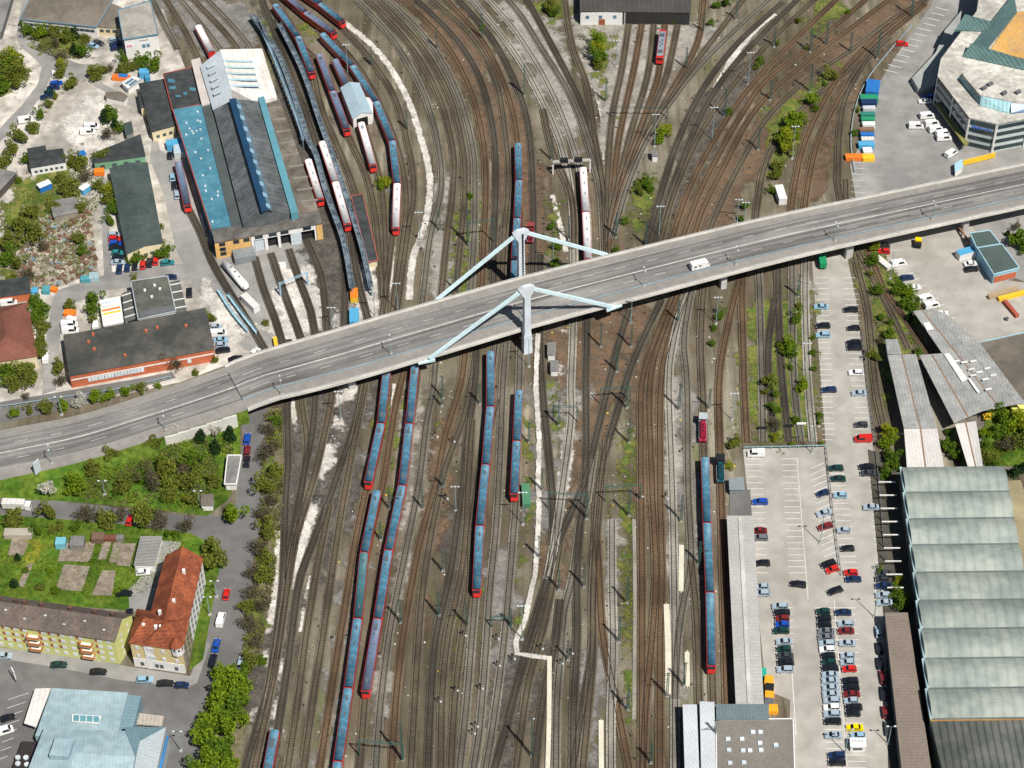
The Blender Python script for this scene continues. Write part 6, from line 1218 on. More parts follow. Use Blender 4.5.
for i, (px, py, L, wd, m_, lb) in enumerate([(870, 97, 7, 3.4, GT, 'green tarpaulin'), (869, 101.5, 6.5, 3, mat('navy_tarp', (.01, .03, .10)), 'navy'), (868.5, 107.5, 5.6, 2.2, SILVER, 'silver'), (868.5, 113.5, 5.6, 2.2, mat('dull_green_tarp', (.03, .20, .15)), 'dull green'), (868, 118.5, 5.6, 2.2, GT, 'bright green'), (868, 123.5, 5.6, 2.4, WHT, 'white'), (867.5, 129, 5.6, 2.2, mat('brown_tarp', (.22, .13, .08)), 'brown'), (867.5, 134, 5.6, 2.2, TB, 'mid blue'), (867, 138.5, 5.6, 2.2, PALER, 'pale'), (867, 143.5, 6, 3, SKB, 'sky blue'), (867.5, 150, 3.6, 3.4, WHT, 'small square white')]):
    cont(px + (i % 3 - 1) * .7, py, (i * 37 % 7) - 3, L * (1 - .07 * (i % 3)), wd * .9, 1.7, m_, f'{lb} roll-off container in the row beside the office lot', group='containers beside the office lot')
cont(856, 156, 0, 8, 2.6, 1.4, ORANGE, 'row of orange and yellow machinery below the containers', 'machinery_skip', 'skip'); cont(868.5, 156.5, 0, 4.5, 2.8, 1.4, mat('yellow_paint', (.8, .5, .03)), 'yellow skip at the end of the orange machinery', 'machinery_skip', 'skip')
cont(121, 76.5, -8, 7, 2.6, 1.3, ORANGE, 'orange skip with blue cover beside the white cabin', 'skip', 'skip', lid=mat('orange_lid', (.7, .16, .03))); cont(123, 75.5, -8, 3.6, 1.6, 1.7, TB, 'blue crate on the orange skip by the white cabin', 'crate', 'crate')
cont(144, 71, 5, 3.8, 3, 2.8, SKB, 'bright blue tank cabin right of the white cabin', 'tank_cabin', 'cabin'); cont(147.5, 76.5, 95, 2.6, 1.8, 2.5, mat('skyblue_dark', (.05, .25, .45)), 'small dark blue box below the bright blue cabin', 'crate', 'crate')
cont(44, 184, 35, 5, 2.8, 2.6, TB, 'blue-sided container with white top on the dirt lane', lid=WHT); cont(84.5, 187, 50, 4, 2.4, 2.4, SKB, 'bright blue container with white top among the shrubs', lid=WHT); cont(81.5, 152.8, 30, 2.8, 2.2, 1.0, TB, 'low bright blue tarpaulin heap north of the scrap plot', 'tarpaulin_heap', 'tarpaulin')
cont(99, 170.5, 5, 3.8, 2.6, 1.8, ORANGE, 'orange excavator body beside the black workshop', 'excavator', 'excavator'); cont(69.5, 312, -10, 4, 2.6, 1.4, ORANGE, 'orange skip under the trees north of the brick hall', 'skip', 'skip'); cont(71.5, 318, -20, 3.6, 1.8, 1.0, WHT, 'white boat on a trailer below the orange skip', 'boat_trailer', 'trailer')
cont(354, 315, 92, 7, 3.2, 2.8, SKB, 'bright blue container beside the sidings above the bridge'); cont(354, 293, 92, 5, 2.6, 2.5, mat('yellow_paint', (.8, .5, .03)), 'yellow shunting tractor above the bright blue container', 'tractor', 'tractor', lid=ORANGE); cont(275.5, 341.5, 100, 4.5, 1.2, 1.8, mat('yellow_paint', (.8, .5, .03)), 'slim yellow machine on the apron above the bridge', 'track_machine', 'machine')
cont(85.5, 277.8, 0, 3.5, 2.2, 1.6, mat('teal_box', (.08, .30, .34)), 'teal box beside the glazed box on the scrap plot', 'box', 'box'); cont(94, 275.5, 8, 3.5, 3.4, 1.6, mat('glazed_box', (.30, .42, .45)), 'pale glazed box on the scrap plot', 'box', 'box'); cont(46, 288.8, 90, 3, 2.6, 1.6, mat('teal_box', (.08, .30, .34)), 'dark teal skip on the scrap plot', 'skip', 'skip'); cont(53.7, 288.5, -20, 2.4, 1.8, 1.2, ORANGE, 'orange and white trailer beside the dark teal skip', 'trailer', 'trailer'); cont(34.5, 290, 90, 2.6, 2.2, 1, SKB, 'sky blue pallet heap left of the dark teal skip', 'pallet_heap', 'pallets')
for k, (x, y, s_) in enumerate([(769, 680, 3.6), (769.5, 687.5, 3.4), (769.5, 695, 3.2), (769, 702, 3.4), (773, 708, 3.2)]): cont(x, y, 82 if k < 4 else 0, s_ * .9, 2.6, 1.7, mat('machine_orange', (.82, .36, .02)), f'orange road machine, {ordn(k)} from the top beside the platform canopy', 'road_machine', 'machine', 'orange machines by the platform', lid=[None, BLK, None, GUN, None][k])
cont(763, 672, 90, 3, 2, 1.5, mat('teal_green', (.02, .35, .25)), 'small green bin above the orange machines', 'bin', 'bin')
cont(184.5, 132.5, 100, 7, 2, 2.4, TB, 'blue container beside the teal roof of the depot'); cont(181.5, 148, 8, 6, 6, 2.8, SILVER, 'silver corrugated container below the blue one', lid=mat('pale_blue_lid', (.42, .52, .60))); cont(175, 142, 12, 6.8, 3.4, 2.8, SKB, 'bright blue container left of the cream stair house')
building('stair_house', 'cream stair house at the corner of the teal roof', 'building', [(174.5, 117), (184, 115), (185.5, 121), (176, 123.5)], 6, YOW, YOW, wins=[('front', 2, 1, 1.4, 1.2, 1, 2.6)])
cont(781, 192, 97, 8, 3, 3, WHT, 'white truck trailer north of the bridge at the right', 'trailer', 'trailer'); cont(526, 494, 92, 9, 2.6, 2.0, mat('green_skip', (.07, .22, .12)), 'long green skip beside the short blue train', 'skip', 'skip')
cont(966, 251, 20, 6.5, 3, 2.8, WHT, 'white and blue cabin container in the east yard', lid=SKB); cont(1020, 407, 12, 6, 3, 2.5, mat('lemon', (.75, .72, .2)), 'pale yellow bus roof at the right edge', 'bus', 'bus'); cont(989, 415, 10, 4, 1.6, 1.4, mat('yellow_paint', (.8, .5, .03)), 'yellow machine under the edge of the grey canopy', 'machine', 'machine')
cont(883.5, 262, 125, 7, 2.4, 1.4, PALER, 'pale boat by the yard fence', 'yard_boat', 'boat'); cont(1007, 318, 0, 1, 1, 1, GUN, 'small dark box in the corner of the east yard', 'box', 'box')  # the first one is a boat, built as a plain pale box
for i, (a_, b_, m_, lb) in enumerate([((998, 301), (1024, 294), mat('yellow_paint', (.8, .5, .03)), 'yellow beam pile'), ((1004, 303), (1017, 318), mat('rust_red', (.35, .08, .05)), 'red rusty beam'), ((988, 299), (1018, 291), mat('timber', (.40, .30, .18)), 'brown timber pile')]):
    A, B = P(*a_), P(*b_); t = thing('beam_pile', lb + ' stored at the east side of the pale yard', 'beams', (*((A + B) / 2).xy, 0)); mb = MB(); mb.bar(A + Vector((0, 0, .8)), B + Vector((0, 0, .8)), 1.4, 1.4); mb.build('beam', m_, t); mb = MB(); mb.bar(A + Vector((.4, 1.7, .4)), B + Vector((0, 1.7, .4)), .8, .8); mb.build('beam', mat('timber', (.40, .30, .18)), t)
cont(250, 300.5, -52, 8.5, 2.6, 2.6, WHT, 'white box trailer at the lower end of the long white tank', 'trailer', 'trailer', lid=PALER)
# garden huts and beds
for px, py, L, wd, h, m_, lb in ((60.5, 541, 3.2, 3, 2.4, mat('hut_blue', (.16, .42, .52)), 'small sky blue garden hut'), (77, 541, 4.5, 4, 2.3, GREYR, 'grey felt-roofed garden hut'), (98, 536, 4, 3, 2.2, mat('hut_brown', (.16, .10, .07)), 'brown garden hut with dark opening'), (110, 537, 4, 1.8, 1.6, REDR, 'narrow red-roofed garden hut'), (119, 537, 3, 1.8, 1.4, GREYR, 'low grey cold frame'), (18, 532, 9, 3, 1.8, mat('hut_pale', (.4, .36, .3)), 'long pale garden shed at the left')):
    cont(px, py, 0, L, wd, h, m_, lb + ' in the allotment gardens', 'garden_hut', 'garden hut', lid=m_)
BED = mat('garden_bed', (.20, .165, .13), col2=(.26, .22, .175), scale=.6, var=.2, fine=.3)
for q in ([(62, 545), (68, 543), (85, 545), (80, 562), (58, 562)], [(86, 543), (96, 542), (90, 562), (80, 563)], [(104, 541), (112, 541), (106, 560), (98, 560)], [(114, 543), (122, 543), (116, 564), (109, 563)], [(122, 544), (136, 544), (130, 567), (116, 566)], [(12, 539), (30, 540), (24, 556), (8, 556)], [(28, 563), (34, 563), (24, 588), (18, 586)], [(64, 565), (90, 567), (82, 592), (56, 590)], [(102, 571), (116, 571), (112, 596), (92, 596)]):
    surf('ground_bed', q, BED, 'dug garden bed in the allotments')
surf('grass_flowers', [(34, 545), (45, 545), (38, 560), (26, 560)], patchmat('yellow_flowers', (.40, .34, .02), (.2, .2, .02), .6, .3), 'yellow flowers in the allotments', 'stuff')
# parking bay markings
pm = MB(); 
def seg2(a, b_, w_=.2, z=.118): 
    A, B = Vector(P2(*a)), Vector(P2(*b_)); n_ = (B - A).normalized(); n_ = Vector((-n_.y, n_.x)) * w_ / 2; pm.add([(*(A - n_), z), (*(B - n_), z), (*(B + n_), z), (*(A + n_), z)], [(0, 1, 2, 3)])
for y in [278 + k * 5.4 for k in range(31)]:
    f = (y - 278) / 167; seg2((815.5 + 7 * f, y), (828 + 7 * f, y)); seg2((843 + 13 * f + 0, y), (857 + 13 * f, y))
for y in [459 + k * 6.0 for k in range(20)]: f = (y - 459) / 120; seg2((781 + 8 * f, y), (798 + 8 * f, y)); seg2((746 + 6 * f, y), (762 + 6 * f, y))
for y in [468 + k * 5.9 for k in range(18)]: f = (y - 468) / 100; seg2((829 + 13 * f, y), (844 + 13 * f, y)); seg2((810 + 15 * f, y + 1), (824 + 15 * f, y - 5)); seg2((868 + 8 * f, y), (880 + 8 * f, y))
for y in [608 + k * 6.4 for k in range(27)]:
    f = (y - 608) / 160; seg2((772 + 8 * f, y), (793 + 3 * f, y)) if y < 672 else None; seg2((814 + 14 * f, y), (834 + 12 * f, y)); seg2((835 + 12 * f, y), (856 + 10 * f, y))
seg2((834, 600), (847, 768)); seg2((797, 459), (808, 600), .2); seg2((792, 674), (796, 735), .25)
for k in range(8): seg2((10 + k * -1.2 - 2, 700 + k * 8.5), (29 - k * 3.0, 693 + k * 9.0), .14)
for k in range(13): seg2((884 + k * 4.3, 70 - k * 5.2), (897 + k * 4.3, 73 - k * 5.2), .3)
for k in range(7): seg2((851, 162 + k * 6), (865, 163 + k * 6), .16)
for k in range(10): seg2((892 + k * 6, 262 + k * 6.5), (902 + k * 6, 259 + k * 6.5), .2)
struct('road_marking', pm, mat('bay_paint', (.66, .65, .62), var=.1, fine=.15), 'white painted parking bay lines')
# ------------------------------------------------------------------ masts, lamps, platforms
def tmesh(mb, name, m_): return meshof(mb, name, m_)
MATS['mast_green'].node_tree
MD = mat('mast_dark', (.06, .075, .07)); LMP = mat('lamp_pale', (.55, .60, .62), rough=.4); CONF = mat('foundation', (.4, .38, .35)); POLE = mat('pole_bluegrey', (.25, .36, .38), rough=.5)
MC = {}
def mastmesh(kind, h):
    k = (kind, h)
    if k in MC: return MC[k]
    p = MB(); a = MB(); f = MB(); l = MB(); f.box((0, 0, .25), (1.0, 1.0, .5))
    if kind == 'catenary':
        wb, wt = .36, .20
        for sx in (-1, 1):
            for sy in (-1, 1): p.bar((sx * wb, sy * wb, .3), (sx * wt, sy * wt, h), .13)
        n = int(h / 1.1)
        for i in range(n):
            z0, z1 = .3 + (h - .5) * i / n, .3 + (h - .5) * (i + 1) / n; w0 = wb + (wt - wb) * i / n; w1 = wb + (wt - wb) * (i + 1) / n; s_ = 1 if i % 2 else -1
            for sy in (-1, 1): p.bar((-s_ * w0, sy * w0, z0), (s_ * w1, sy * w1, z1), .07)
            for sx in (-1, 1): p.bar((sx * w0, -s_ * w0, z0), (sx * w1, s_ * w1, z1), .07)
        a.bar((0, 0, h * .58), (-3.2, 0, h * .62), .1); a.bar((0, 0, h * .72), (-3.2, 0, h * .62), .07); a.box((-3.2, 0, h * .6), (.15, .15, .6)); a.bar((-.8, 0, h - .5), (.8, 0, h - .5), .1)
    else:
        p.cyl((0, 0, .3), (0, 0, h), .17, 8, .09)
        a.bar((-1.1, 0, h), (1.1, 0, h), .12); 
        for s_ in ((-1, 1) if kind == 'double' else (-1, 0, 1)): l.box((s_ * 1.1, 0, h + .08), (.75, .42, .22))
    MC[k] = (meshof(p, 'pole', MBR if kind == 'catenary' else POLE), meshof(a, 'arm', MD), meshof(f, 'foundation', CONF), meshof(l, 'lamp_head', LMP) if kind != 'catenary' else None); return MC[k]
def mast(kind, px, py, h, label, z=0.0, group=None, rz=0.0):
    ms = mastmesh(kind, h); t = thing('catenary_mast' if kind == 'catenary' else 'lamp_mast', label, 'catenary mast' if kind == 'catenary' else 'lamp mast', (*P2(px, py, z), z), rz, group)
    for q, nm in zip(ms, ('pole', 'arm', 'foundation', 'lamp_head')):
        if q: child(nm, q, t)
def masts(where, group, rows, kind='catenary', z=0.0):
    rows = sorted(rows)
    for i, r in enumerate(rows): mast(kind, r[0], r[1], r[2], f"{'green lattice' if kind == 'catenary' else 'grey lamp'} mast {where}, {ordn(i)} from left", z, group, (i % 2) * math.pi)
GM = 'catenary masts in the yard'; GL = 'lamp masts in the yard'
masts('on the curves left of the light tracks', GM, [(482, 39, 13), (437, 49, 11), (524.5, 96, 16), (552, 160, 12), (468, 244, 17), (440, 231, 10), (457, 292, 11), (372, 66, 10), (407, 130, 10)])
masts('in the fan between roundhouse and bridge', GM, [(724.5, 117, 14), (686, 69, 11), (606, 102, 12), (703, 32, 10), (736, 20, 10), (616, 237, 12), (646, 246, 12), (569, 240, 12), (590, 60, 9)])
masts('on the rusty tracks at the upper right', GM, [(810, 92, 14), (877, 59, 14), (911, 17, 14), (810, 52, 12), (826, 45, 12), (850, 52, 10), (774, 47, 10), (770, 100, 10), (758, 150, 11)])
masts('north of the bridge', GL, [(748, 85, 16), (712, 140, 16), (654.5, 147, 16), (616, 67, 13), (348, 75, 15), (420, 241, 14), (398, 312, 14), (659, 237, 15), (737, 224, 12), (744, 223, 10), (792, 159, 16), (553, 267, 14), (375, 316, 12), (333, 328, 10)], 'lamp')
masts('between the bridge and the middle of the yard', GM, [(601, 347, 12), (631, 347, 12), (678, 322, 11), (617, 372, 11), (798, 297, 11), (559, 426, 13), (679, 410, 13), (629, 443, 12), (627, 408, 14), (709, 409, 10), (443, 398, 11), (442, 406, 9), (480, 404, 10), (529, 443, 10)])
masts('in the lower yard', GM, [(587, 519, 14), (629, 516, 13), (681, 521, 13), (539, 558, 11), (542, 491, 11), (699, 564, 11), (390, 509, 9), (381, 540, 9), (423, 509, 10), (443, 487, 8), (443, 571, 10), (401, 623, 12), (439, 616, 12), (467, 626, 12), (403, 760, 19), (511, 626, 9), (559, 590, 10), (584, 587, 12), (627, 603, 12), (619, 642, 13), (568, 660, 10), (628, 710, 13), (667, 696, 12), (684, 686, 12), (714, 743, 12), (532, 756, 20), (651, 763, 10)])
masts('south of the bridge', GL, [(341, 420, 14), (716, 324, 13), (732, 420, 13), (529, 367, 14), (804, 372, 14), (890, 279, 14), (523, 525, 16), (522, 640, 17), (456, 511, 12), (631, 324, 12)], 'lamp')
masts('in the car park', GL, [(874, 617, 13), (845, 753, 12), (820, 543, 13), (812, 453, 13), (888, 744, 9)], 'double')
masts('on the city street', 'street lamps', [(210, 615, 9), (181, 751, 10), (62, 415, 9), (217, 597, 8), (105, 495, 7), (200, 505, 7)], 'double')
for i, (px, py, dz) in enumerate([(52, 464, 0), (166, 430, 0), (282, 394.6, 0), (391, 362 - 8, 0), (524, 322 - 6, 0), (644, 288 - 2, 0), (736, 267 - 2, 0), (835, 241, 0), (932, 224 - 4, 0)]):
    z = zdeck(px) + .1; mast('double', px, py, 8, f'slim street lamp on the bridge road, {ordn(i)} from the left', z, 'street lamps on the bridge road', R(100))
# small signals beside the tracks
sg = MB(); sg.cyl((0, 0, 0), (0, 0, 2.6), .12, 6); sh = MB(); sh.box((0, 0, 2.8), (.6, .3, .9)); sbx = MB(); sbx.box((.9, 0, .4), (.6, .5, .8))
SM = (meshof(sg, 'post', MD), meshof(sh, 'signal_head', BLK), meshof(sbx, 'relay_box', LMP))
for i, (px, py) in enumerate(sorted([(435, 438), (452, 443), (497, 667), (475, 728), (438, 703), (463, 637), (496, 640), (512, 660), (570, 655), (540, 650), (445, 500), (640, 498), (455, 692), (472, 735), (622, 706), (560, 665), (665, 500), (480, 690)])):
    t = thing('track_signal', f'small black track signal with pale relay box, {ordn(i)} from the left', 'signal', (*P2(px, py), 0), 0, 'small signals in the lower yard')
    for q, nm in zip(SM, ('post', 'signal_head', 'relay_box')): child(nm, q, t)
bm_ = MB()
# gantries over the tracks
def gantry(a, b_, h, label, m_=MBR, wide=.32):
    A, B = P(*a), P(*b_); t = thing('signal_gantry', label, 'gantry', (*((A + B) / 2).xy, 0)); 
    for q in (A, B): m = MB(); m.bar(q, q + Vector((0, 0, h)), wide, wide); m.build('post', m_, t)
    m = MB(); m.bar(A + Vector((0, 0, h)), B + Vector((0, 0, h)), .14); m.bar(A + Vector((0, 0, h - .9)), B + Vector((0, 0, h - .9)), .14); n = int((B - A).length / 1.5)
    for k in range(n): p, q = A.lerp(B, k / n), A.lerp(B, (k + 1) / n); m.bar(p + Vector((0, 0, h - .9 * (k % 2))), q + Vector((0, 0, h - .9 * ((k + 1) % 2))), .1)
    m.build('cross_beam', m_, t)
gantry((281, 296), (308, 285), 6.5, 'pale blue overhead crane gantry on the engine shed apron', mat('crane_blue', (.32, .50, .62)), .6)
gantry((403, 761), (360, 757), 9, 'green portal gantry at the bottom left of the yard'); gantry((468, 246), (494, 243), 12, 'green portal gantry left of the pylon'); gantry((511, 628), (492, 628), 6, 'green portal gantry right of the lower blue train'); gantry((587, 510), (548, 508), 8, 'green portal gantry over the fan south of the bridge'); gantry((640, 500), (605, 502), 8, 'green portal gantry beside the weedy strip')
gantry((612, 118), (667, 119), 6, 'dark portal gantry across the roundhouse tracks', MD, .3); gantry((553, 421), (577, 422), 8, 'green portal gantry beside the white path'); gantry((600, 404), (630, 402), 8, 'green portal gantry right below the bridge')
# footbridge-like white barrier at the light ballast tracks
t = thing('signal_bridge', 'white and black signal bridge above the red and white train', 'signal bridge', (*P2(575, 166), 0)); A, B = P(553, 174), P(590, 172)
for q in (A, B): m = MB(); m.bar(q, q + Vector((0, 0, 6)), .5); m.build('post', WHT, t)
m = MB(); m.bar(A + Vector((0, 0, 6)), B + Vector((0, 0, 6)), 1.4, .5); m.build('walkway', mat('pale_grey_paint', (.36, .35, .33)), t)
for f in (.3, .68): q = A.lerp(B, f); MB().box((q.x, q.y, 6.5), (3.0, 1.6, 1.4)).build('signal_head', BLK, t)
# inspection platforms
def platform(label, pts, wd, h, m_, name='inspection_platform', deckm=None, rails=True, cat='platform'):
    p = smoothpts([P2(x, y, h) for x, y in pts], 3); t = thing(name, label, cat, (*p[len(p) // 2], 0)); m = MB(); m.ribbox(p, wd, h - .2, h); m.build('deck', deckm or m_, t)
    m = MB()
    for i in range(0, len(p), 1): m.box((p[i][0], p[i][1], h / 2 - .1), (.25, wd * .7, h - .2))
    m.build('frame', m_, t)
    if rails:
        for s_ in (-1, 1):
            m = MB(); m.ribbox(p, .08, h + 1.0, h + 1.1, s_ * wd * .48)
            for i in range(0, len(p), 1): q = offset(p, s_ * wd * .48)[i]; m.box((q[0], q[1], h + .5), (.1, .1, 1.0))
            m.build('handrail', m_, t)
SBL = mat('steel_bluegrey', (.17, .25, .31), var=.3, fine=.3); SDK = mat('grating_dark', (.06, .08, .10), col2=(.15, .19, .22), scale=.6, var=.3)
platform('long blue-grey inspection platform curving beside the engine shed', [(252, 15), (266, 35), (280, 58), (296, 102), (308, 140), (316, 155), (326, 192), (343, 240), (352, 288)], 1.9, 4.2, SBL, deckm=SDK)
platform('second thinner blue-grey inspection platform left of the first one', [(258, 22), (274, 58), (290, 100), (300, 128), (303, 140)], 1.0, 4.2, SBL)
platform('blue-grey inspection platform right of the white train, beside the long black roof', [(279, 24), (302, 70), (320, 122), (338, 172), (350, 208), (362, 248), (371, 287)], 1.8, 4.2, SBL, deckm=SDK)
platform('blue steel inspection ramp beside the white tank at the apron', [(218, 290), (232, 312), (247, 330)], .9, 1.6, mat('ramp_blue', (.30, .48, .56))); platform('second blue steel ramp across the depot track from the white tank', [(228, 295), (242, 314), (256, 332)], .9, 1.6, MATS['ramp_blue'])
CRP = mat('cream_platform', (.60, .56, .45), var=.1); 
for lb, pts, wd in (('long cream loading platform between the rusty tracks', [(666.5, 604), (668, 650), (668, 694)], 1.8), ('short cream loading platform at the right', [(687, 652), (687.5, 686)], 1.5), ('short cream platform north of the long one', [(681.5, 545), (681, 591)], 1.6), ('narrow cream platform edge at the bottom centre', [(601, 720), (601.5, 790)], 1.5), ('pale cream platform starting at the white path', [(549.5, 656), (549, 720), (547, 790)], 1.4)):
    platform(lb, pts, wd, .7, CRP, 'loading_platform', rails=False)
platform('blue steel fence rail at the top of the car park', [(744, 447), (826, 445)], .2, 1.4, mat('rail_blue', (.28, .45, .5)), 'fence', cat='fence', rails=False)
platform('dark fence between the two car park levels', [(826, 447), (834, 520), (841, 573)], .2, 1.3, GUN, 'fence', cat='fence', rails=False); platform('dark fence along the east side of the upper car park', [(862, 330), (868, 385), (876, 450), (884, 542)], .2, 1.3, GUN, 'fence', cat='fence', rails=False)
platform('pale kerb wall along the depot tracks at the office lot', [(855, 170), (851, 140), (856, 105), (868, 78), (890, 50), (912, 25)], .3, 1.2, mat('wall_bluegrey', (.30, .38, .42)), 'fence', cat='fence', rails=False)
platform('brown timber wall beside the blue workshop annex', [(959, 226), (969, 242)], .8, 2.2, mat('timber_brown', (.22, .12, .07)), 'timber_wall', cat='wall', rails=False)
platform('rail along the narrow service road above the ramp', [(0, 406), (60, 397), (120, 388), (170, 376)], .15, 1.1, RAILB, 'fence', cat='fence', rails=False)
# buffer stops and beams by the car park
for i, (x, y) in enumerate([(762.5, 430), (788.5, 428), (801, 426)]):
    t = thing('buffer_stop', f'dark buffer stop above the car park, {ordn(i)} from the left', 'buffer stop', (*P2(x, y), 0), 0, 'buffer stops above the car park'); m = MB(); m.box((0, 0, 1.2), (3.2, .6, .6)); child('beam', meshof(m, 'beam', BLK if i < 2 else WHT), t); m = MB(); [m.bar((s_ * 1.1, 0, 1.2), (s_ * 1.1, 2.0, 0), .25) for s_ in (-1, 1)]; child('strut', meshof(m, 'strut', BLK), t)
# advertising panel on the grass bank
t = thing('advertising_sign', 'pale grey standing sign panel with dark side at the road ramp', 'sign', (*P2(39, 476), 0), R(60)); m = MB(); m.box((0, 0, 4.5), (2.8, .4, 5.5)); child('panel', meshof(m, 'panel', LG), t); m = MB(); m.box((0, 0, .9), (.5, .3, 1.8)); child('post', meshof(m, 'post', BLK), t)
t = thing('advertising_sign', 'white diamond-shaped sign pylon beside the slanted bays at the bottom left', 'sign', (*P2(16, 682), 0), R(30)); m = MB(); m.bar((0, 0, 2.5), (0, 0, 6.5), .3, 2.2); child('panel', meshof(m, 'panel', WHT), t); m = MB(); m.box((0, 0, 1.3), (.4, .4, 2.6)); child('post', meshof(m, 'post', GUN), t)

# ------------------------------------------------------------------ vegetation
LM = {'fresh': leafmat('leaves_fresh', (.21, .30, .018), (.16, .25, .016)), 'green': leafmat('leaves_green', (.11, .195, .018), (.14, .215, .02)), 'dark': leafmat('leaves_dark', (.025, .062, .020), (.035, .075, .02)), 'olive': leafmat('leaves_olive', (.20, .225, .035), (.145, .18, .03)),
      'brown': leafmat('twigs_brown', (.17, .135, .09), (.13, .125, .06)), 'white': leafmat('blossom_white', (.62, .60, .54), (.45, .46, .36)), 'yellow': leafmat('leaves_yellow', (.32, .34, .02), (.22, .27, .02))}
BARK = mat('bark', (.07, .055, .042), var=.3, fine=.3)
CRW = {}
def leafquad(mb, p, s_, rnd, thin=1.0):
    n = Vector((rnd.gauss(0, 1), rnd.gauss(0, 1), rnd.gauss(.6, 1))).normalized(); u = n.orthogonal().normalized(); u = Matrix.Rotation(rnd.uniform(0, 6.3), 3, n) @ u; v_ = n.cross(u)
    a, b_ = u * s_ * .5 * thin, v_ * s_ * .5 / thin; mb.add([p - a - b_, p + a - b_ * .7, p + a * .8 + b_, p - a * .9 + b_ * .9], [(0, 1, 2, 3)])
def crown(kind, seed):
    k = (kind, seed)
    if k in CRW: return CRW[k]
    rnd = random.Random(seed * 13 + len(kind)); mb = MB(); conif = kind == 'dark'; bare = kind == 'brown'
    lobes = [(Vector((rnd.gauss(0, .43), rnd.gauss(0, .43), 1.1 + rnd.gauss(0, .34))), rnd.uniform(.30, .50)) for _ in range(15)] + [(Vector((0, 0, 1.1)), .55)]
    if conif: lobes = [(Vector((rnd.gauss(0, .1), rnd.gauss(0, .1), .35 + i * .22)), .62 - i * .065) for i in range(8)]
    per = 78 if not bare else 34
    for c, r in lobes:
        for _ in range(int(per * (r / .4) ** 1.6)):
            d = Vector((rnd.gauss(0, 1), rnd.gauss(0, 1), rnd.gauss(0, 1))).normalized(); p = c + d * r * rnd.uniform(.55, 1.08) ** .7
            if p.z < .15: continue
            leafquad(mb, p, rnd.uniform(.09, .17) if not bare else rnd.uniform(.07, .12), rnd, 1 if not bare else .55)
    if bare:
        for _ in range(150):
            c, r = rnd.choice(lobes); d = Vector((rnd.gauss(0, 1), rnd.gauss(0, 1), rnd.gauss(.5, .8))).normalized(); mb.bar(c * .6 + Vector((0, 0, .3)), c + d * r * .95, .022, .022, w2=.01)
    tk = MB(); tk.cyl((0, 0, -.02), (0, 0, .9), .065, 7, .04)
    for i in range(5):
        c, r = lobes[i]; tk.bar((0, 0, .45 + i * .06), (c.x * .9, c.y * .9, max(.7, c.z)), .05, .05, w2=.02)
    CRW[k] = (meshof(mb, 'crown', LM[kind]), meshof(tk, 'trunk', BARK)); return CRW[k]
TN = {'fresh': 'bright green', 'green': 'mid green', 'dark': 'dark evergreen', 'olive': 'olive green', 'brown': 'bare brown', 'white': 'white blossoming', 'yellow': 'yellow green'}
NT = [0]
def trees(where, group, rows, name='tree', end='left'):
    rows = sorted(rows, key=lambda r: r[0] if end == 'left' else r[1])
    for i, (px, py, rp, kind) in enumerate(rows):
        NT[0] += 1; sc = rp * (1.08 if group == 'street trees' else .95 if name == 'tree' else .92) / (2.9 * (1 + (py - 384) / 2278)); cr = crown(kind, NT[0] % 3); hz = sc * .9
        # picture centre of the crown -> foot on the ground
        x, y = P2(px, py, sc * 1.15); t = thing(name, f'{TN[kind]} {"tree" if name == "tree" else "bush"} {where}, {ordn(i)} from {end}', name, (x, y, 0), NT[0] * 1.7, group, sc)
        child('crown', cr[0], t); child('trunk', cr[1], t)
trees('in the leafy group by the street', 'street trees', [(224, 674, 13, 'fresh'), (237, 688, 12, 'fresh'), (218, 695, 13, 'fresh'), (232, 708, 13, 'green'), (212, 716, 13, 'fresh'), (226, 724, 13, 'fresh'), (205, 738, 13, 'fresh'), (222, 744, 13, 'green'), (211, 758, 13, 'fresh'), (228, 762, 10, 'fresh'), (198, 768, 10, 'green'), (242, 676, 8, 'green'), (207, 727, 9, 'green'), (240, 702, 8, 'fresh')], end='top')
trees('in the row on the service road', 'row trees', [(14, 413, 6, 'fresh'), (29.5, 410, 5, 'olive'), (45, 407, 8, 'olive'), (63, 404, 7, 'fresh'), (78, 402, 7, 'white'), (95, 396, 7.5, 'fresh'), (109, 394, 7, 'fresh'), (125, 391, 6.5, 'fresh'), (141, 387, 6, 'olive'), (158, 385, 4, 'fresh'), (25, 395, 5, 'brown')])
trees('in the thicket on the grass bank', 'thicket trees', [(200, 434, 10, 'dark'), (229, 432, 11, 'dark'), (215, 445, 10, 'dark'), (216, 429, 6, 'white'), (175, 431, 7, 'white'), (153, 443, 8, 'olive'), (113, 453, 8, 'olive'), (92, 467, 9, 'olive'), (76, 483, 11, 'fresh'), (46.5, 487, 9, 'white'), (124, 485, 10, 'olive'), (152, 480, 13, 'brown'), (141, 476, 8, 'green'), (165, 465, 12, 'olive'), (190, 458, 11, 'green'), (186, 480, 12, 'olive'), (170, 493, 10, 'olive'), (193, 497, 9, 'olive'), (214, 480, 8, 'olive'), (183, 467, 9, 'brown'), ])
trees('in the avenue beside the allotments', 'avenue trees', [(12, 517, 11, 'olive'), (49, 511, 9, 'olive'), (86, 514, 12, 'brown'), (105, 517, 11, 'olive'), (120, 514, 10, 'brown'), (142, 515, 13, 'olive'), (160, 519, 12, 'brown'), (185, 525, 10, 'brown'), (213, 557, 15, 'olive'), (231, 513, 12, 'fresh'), (210, 545, 9, 'olive')])
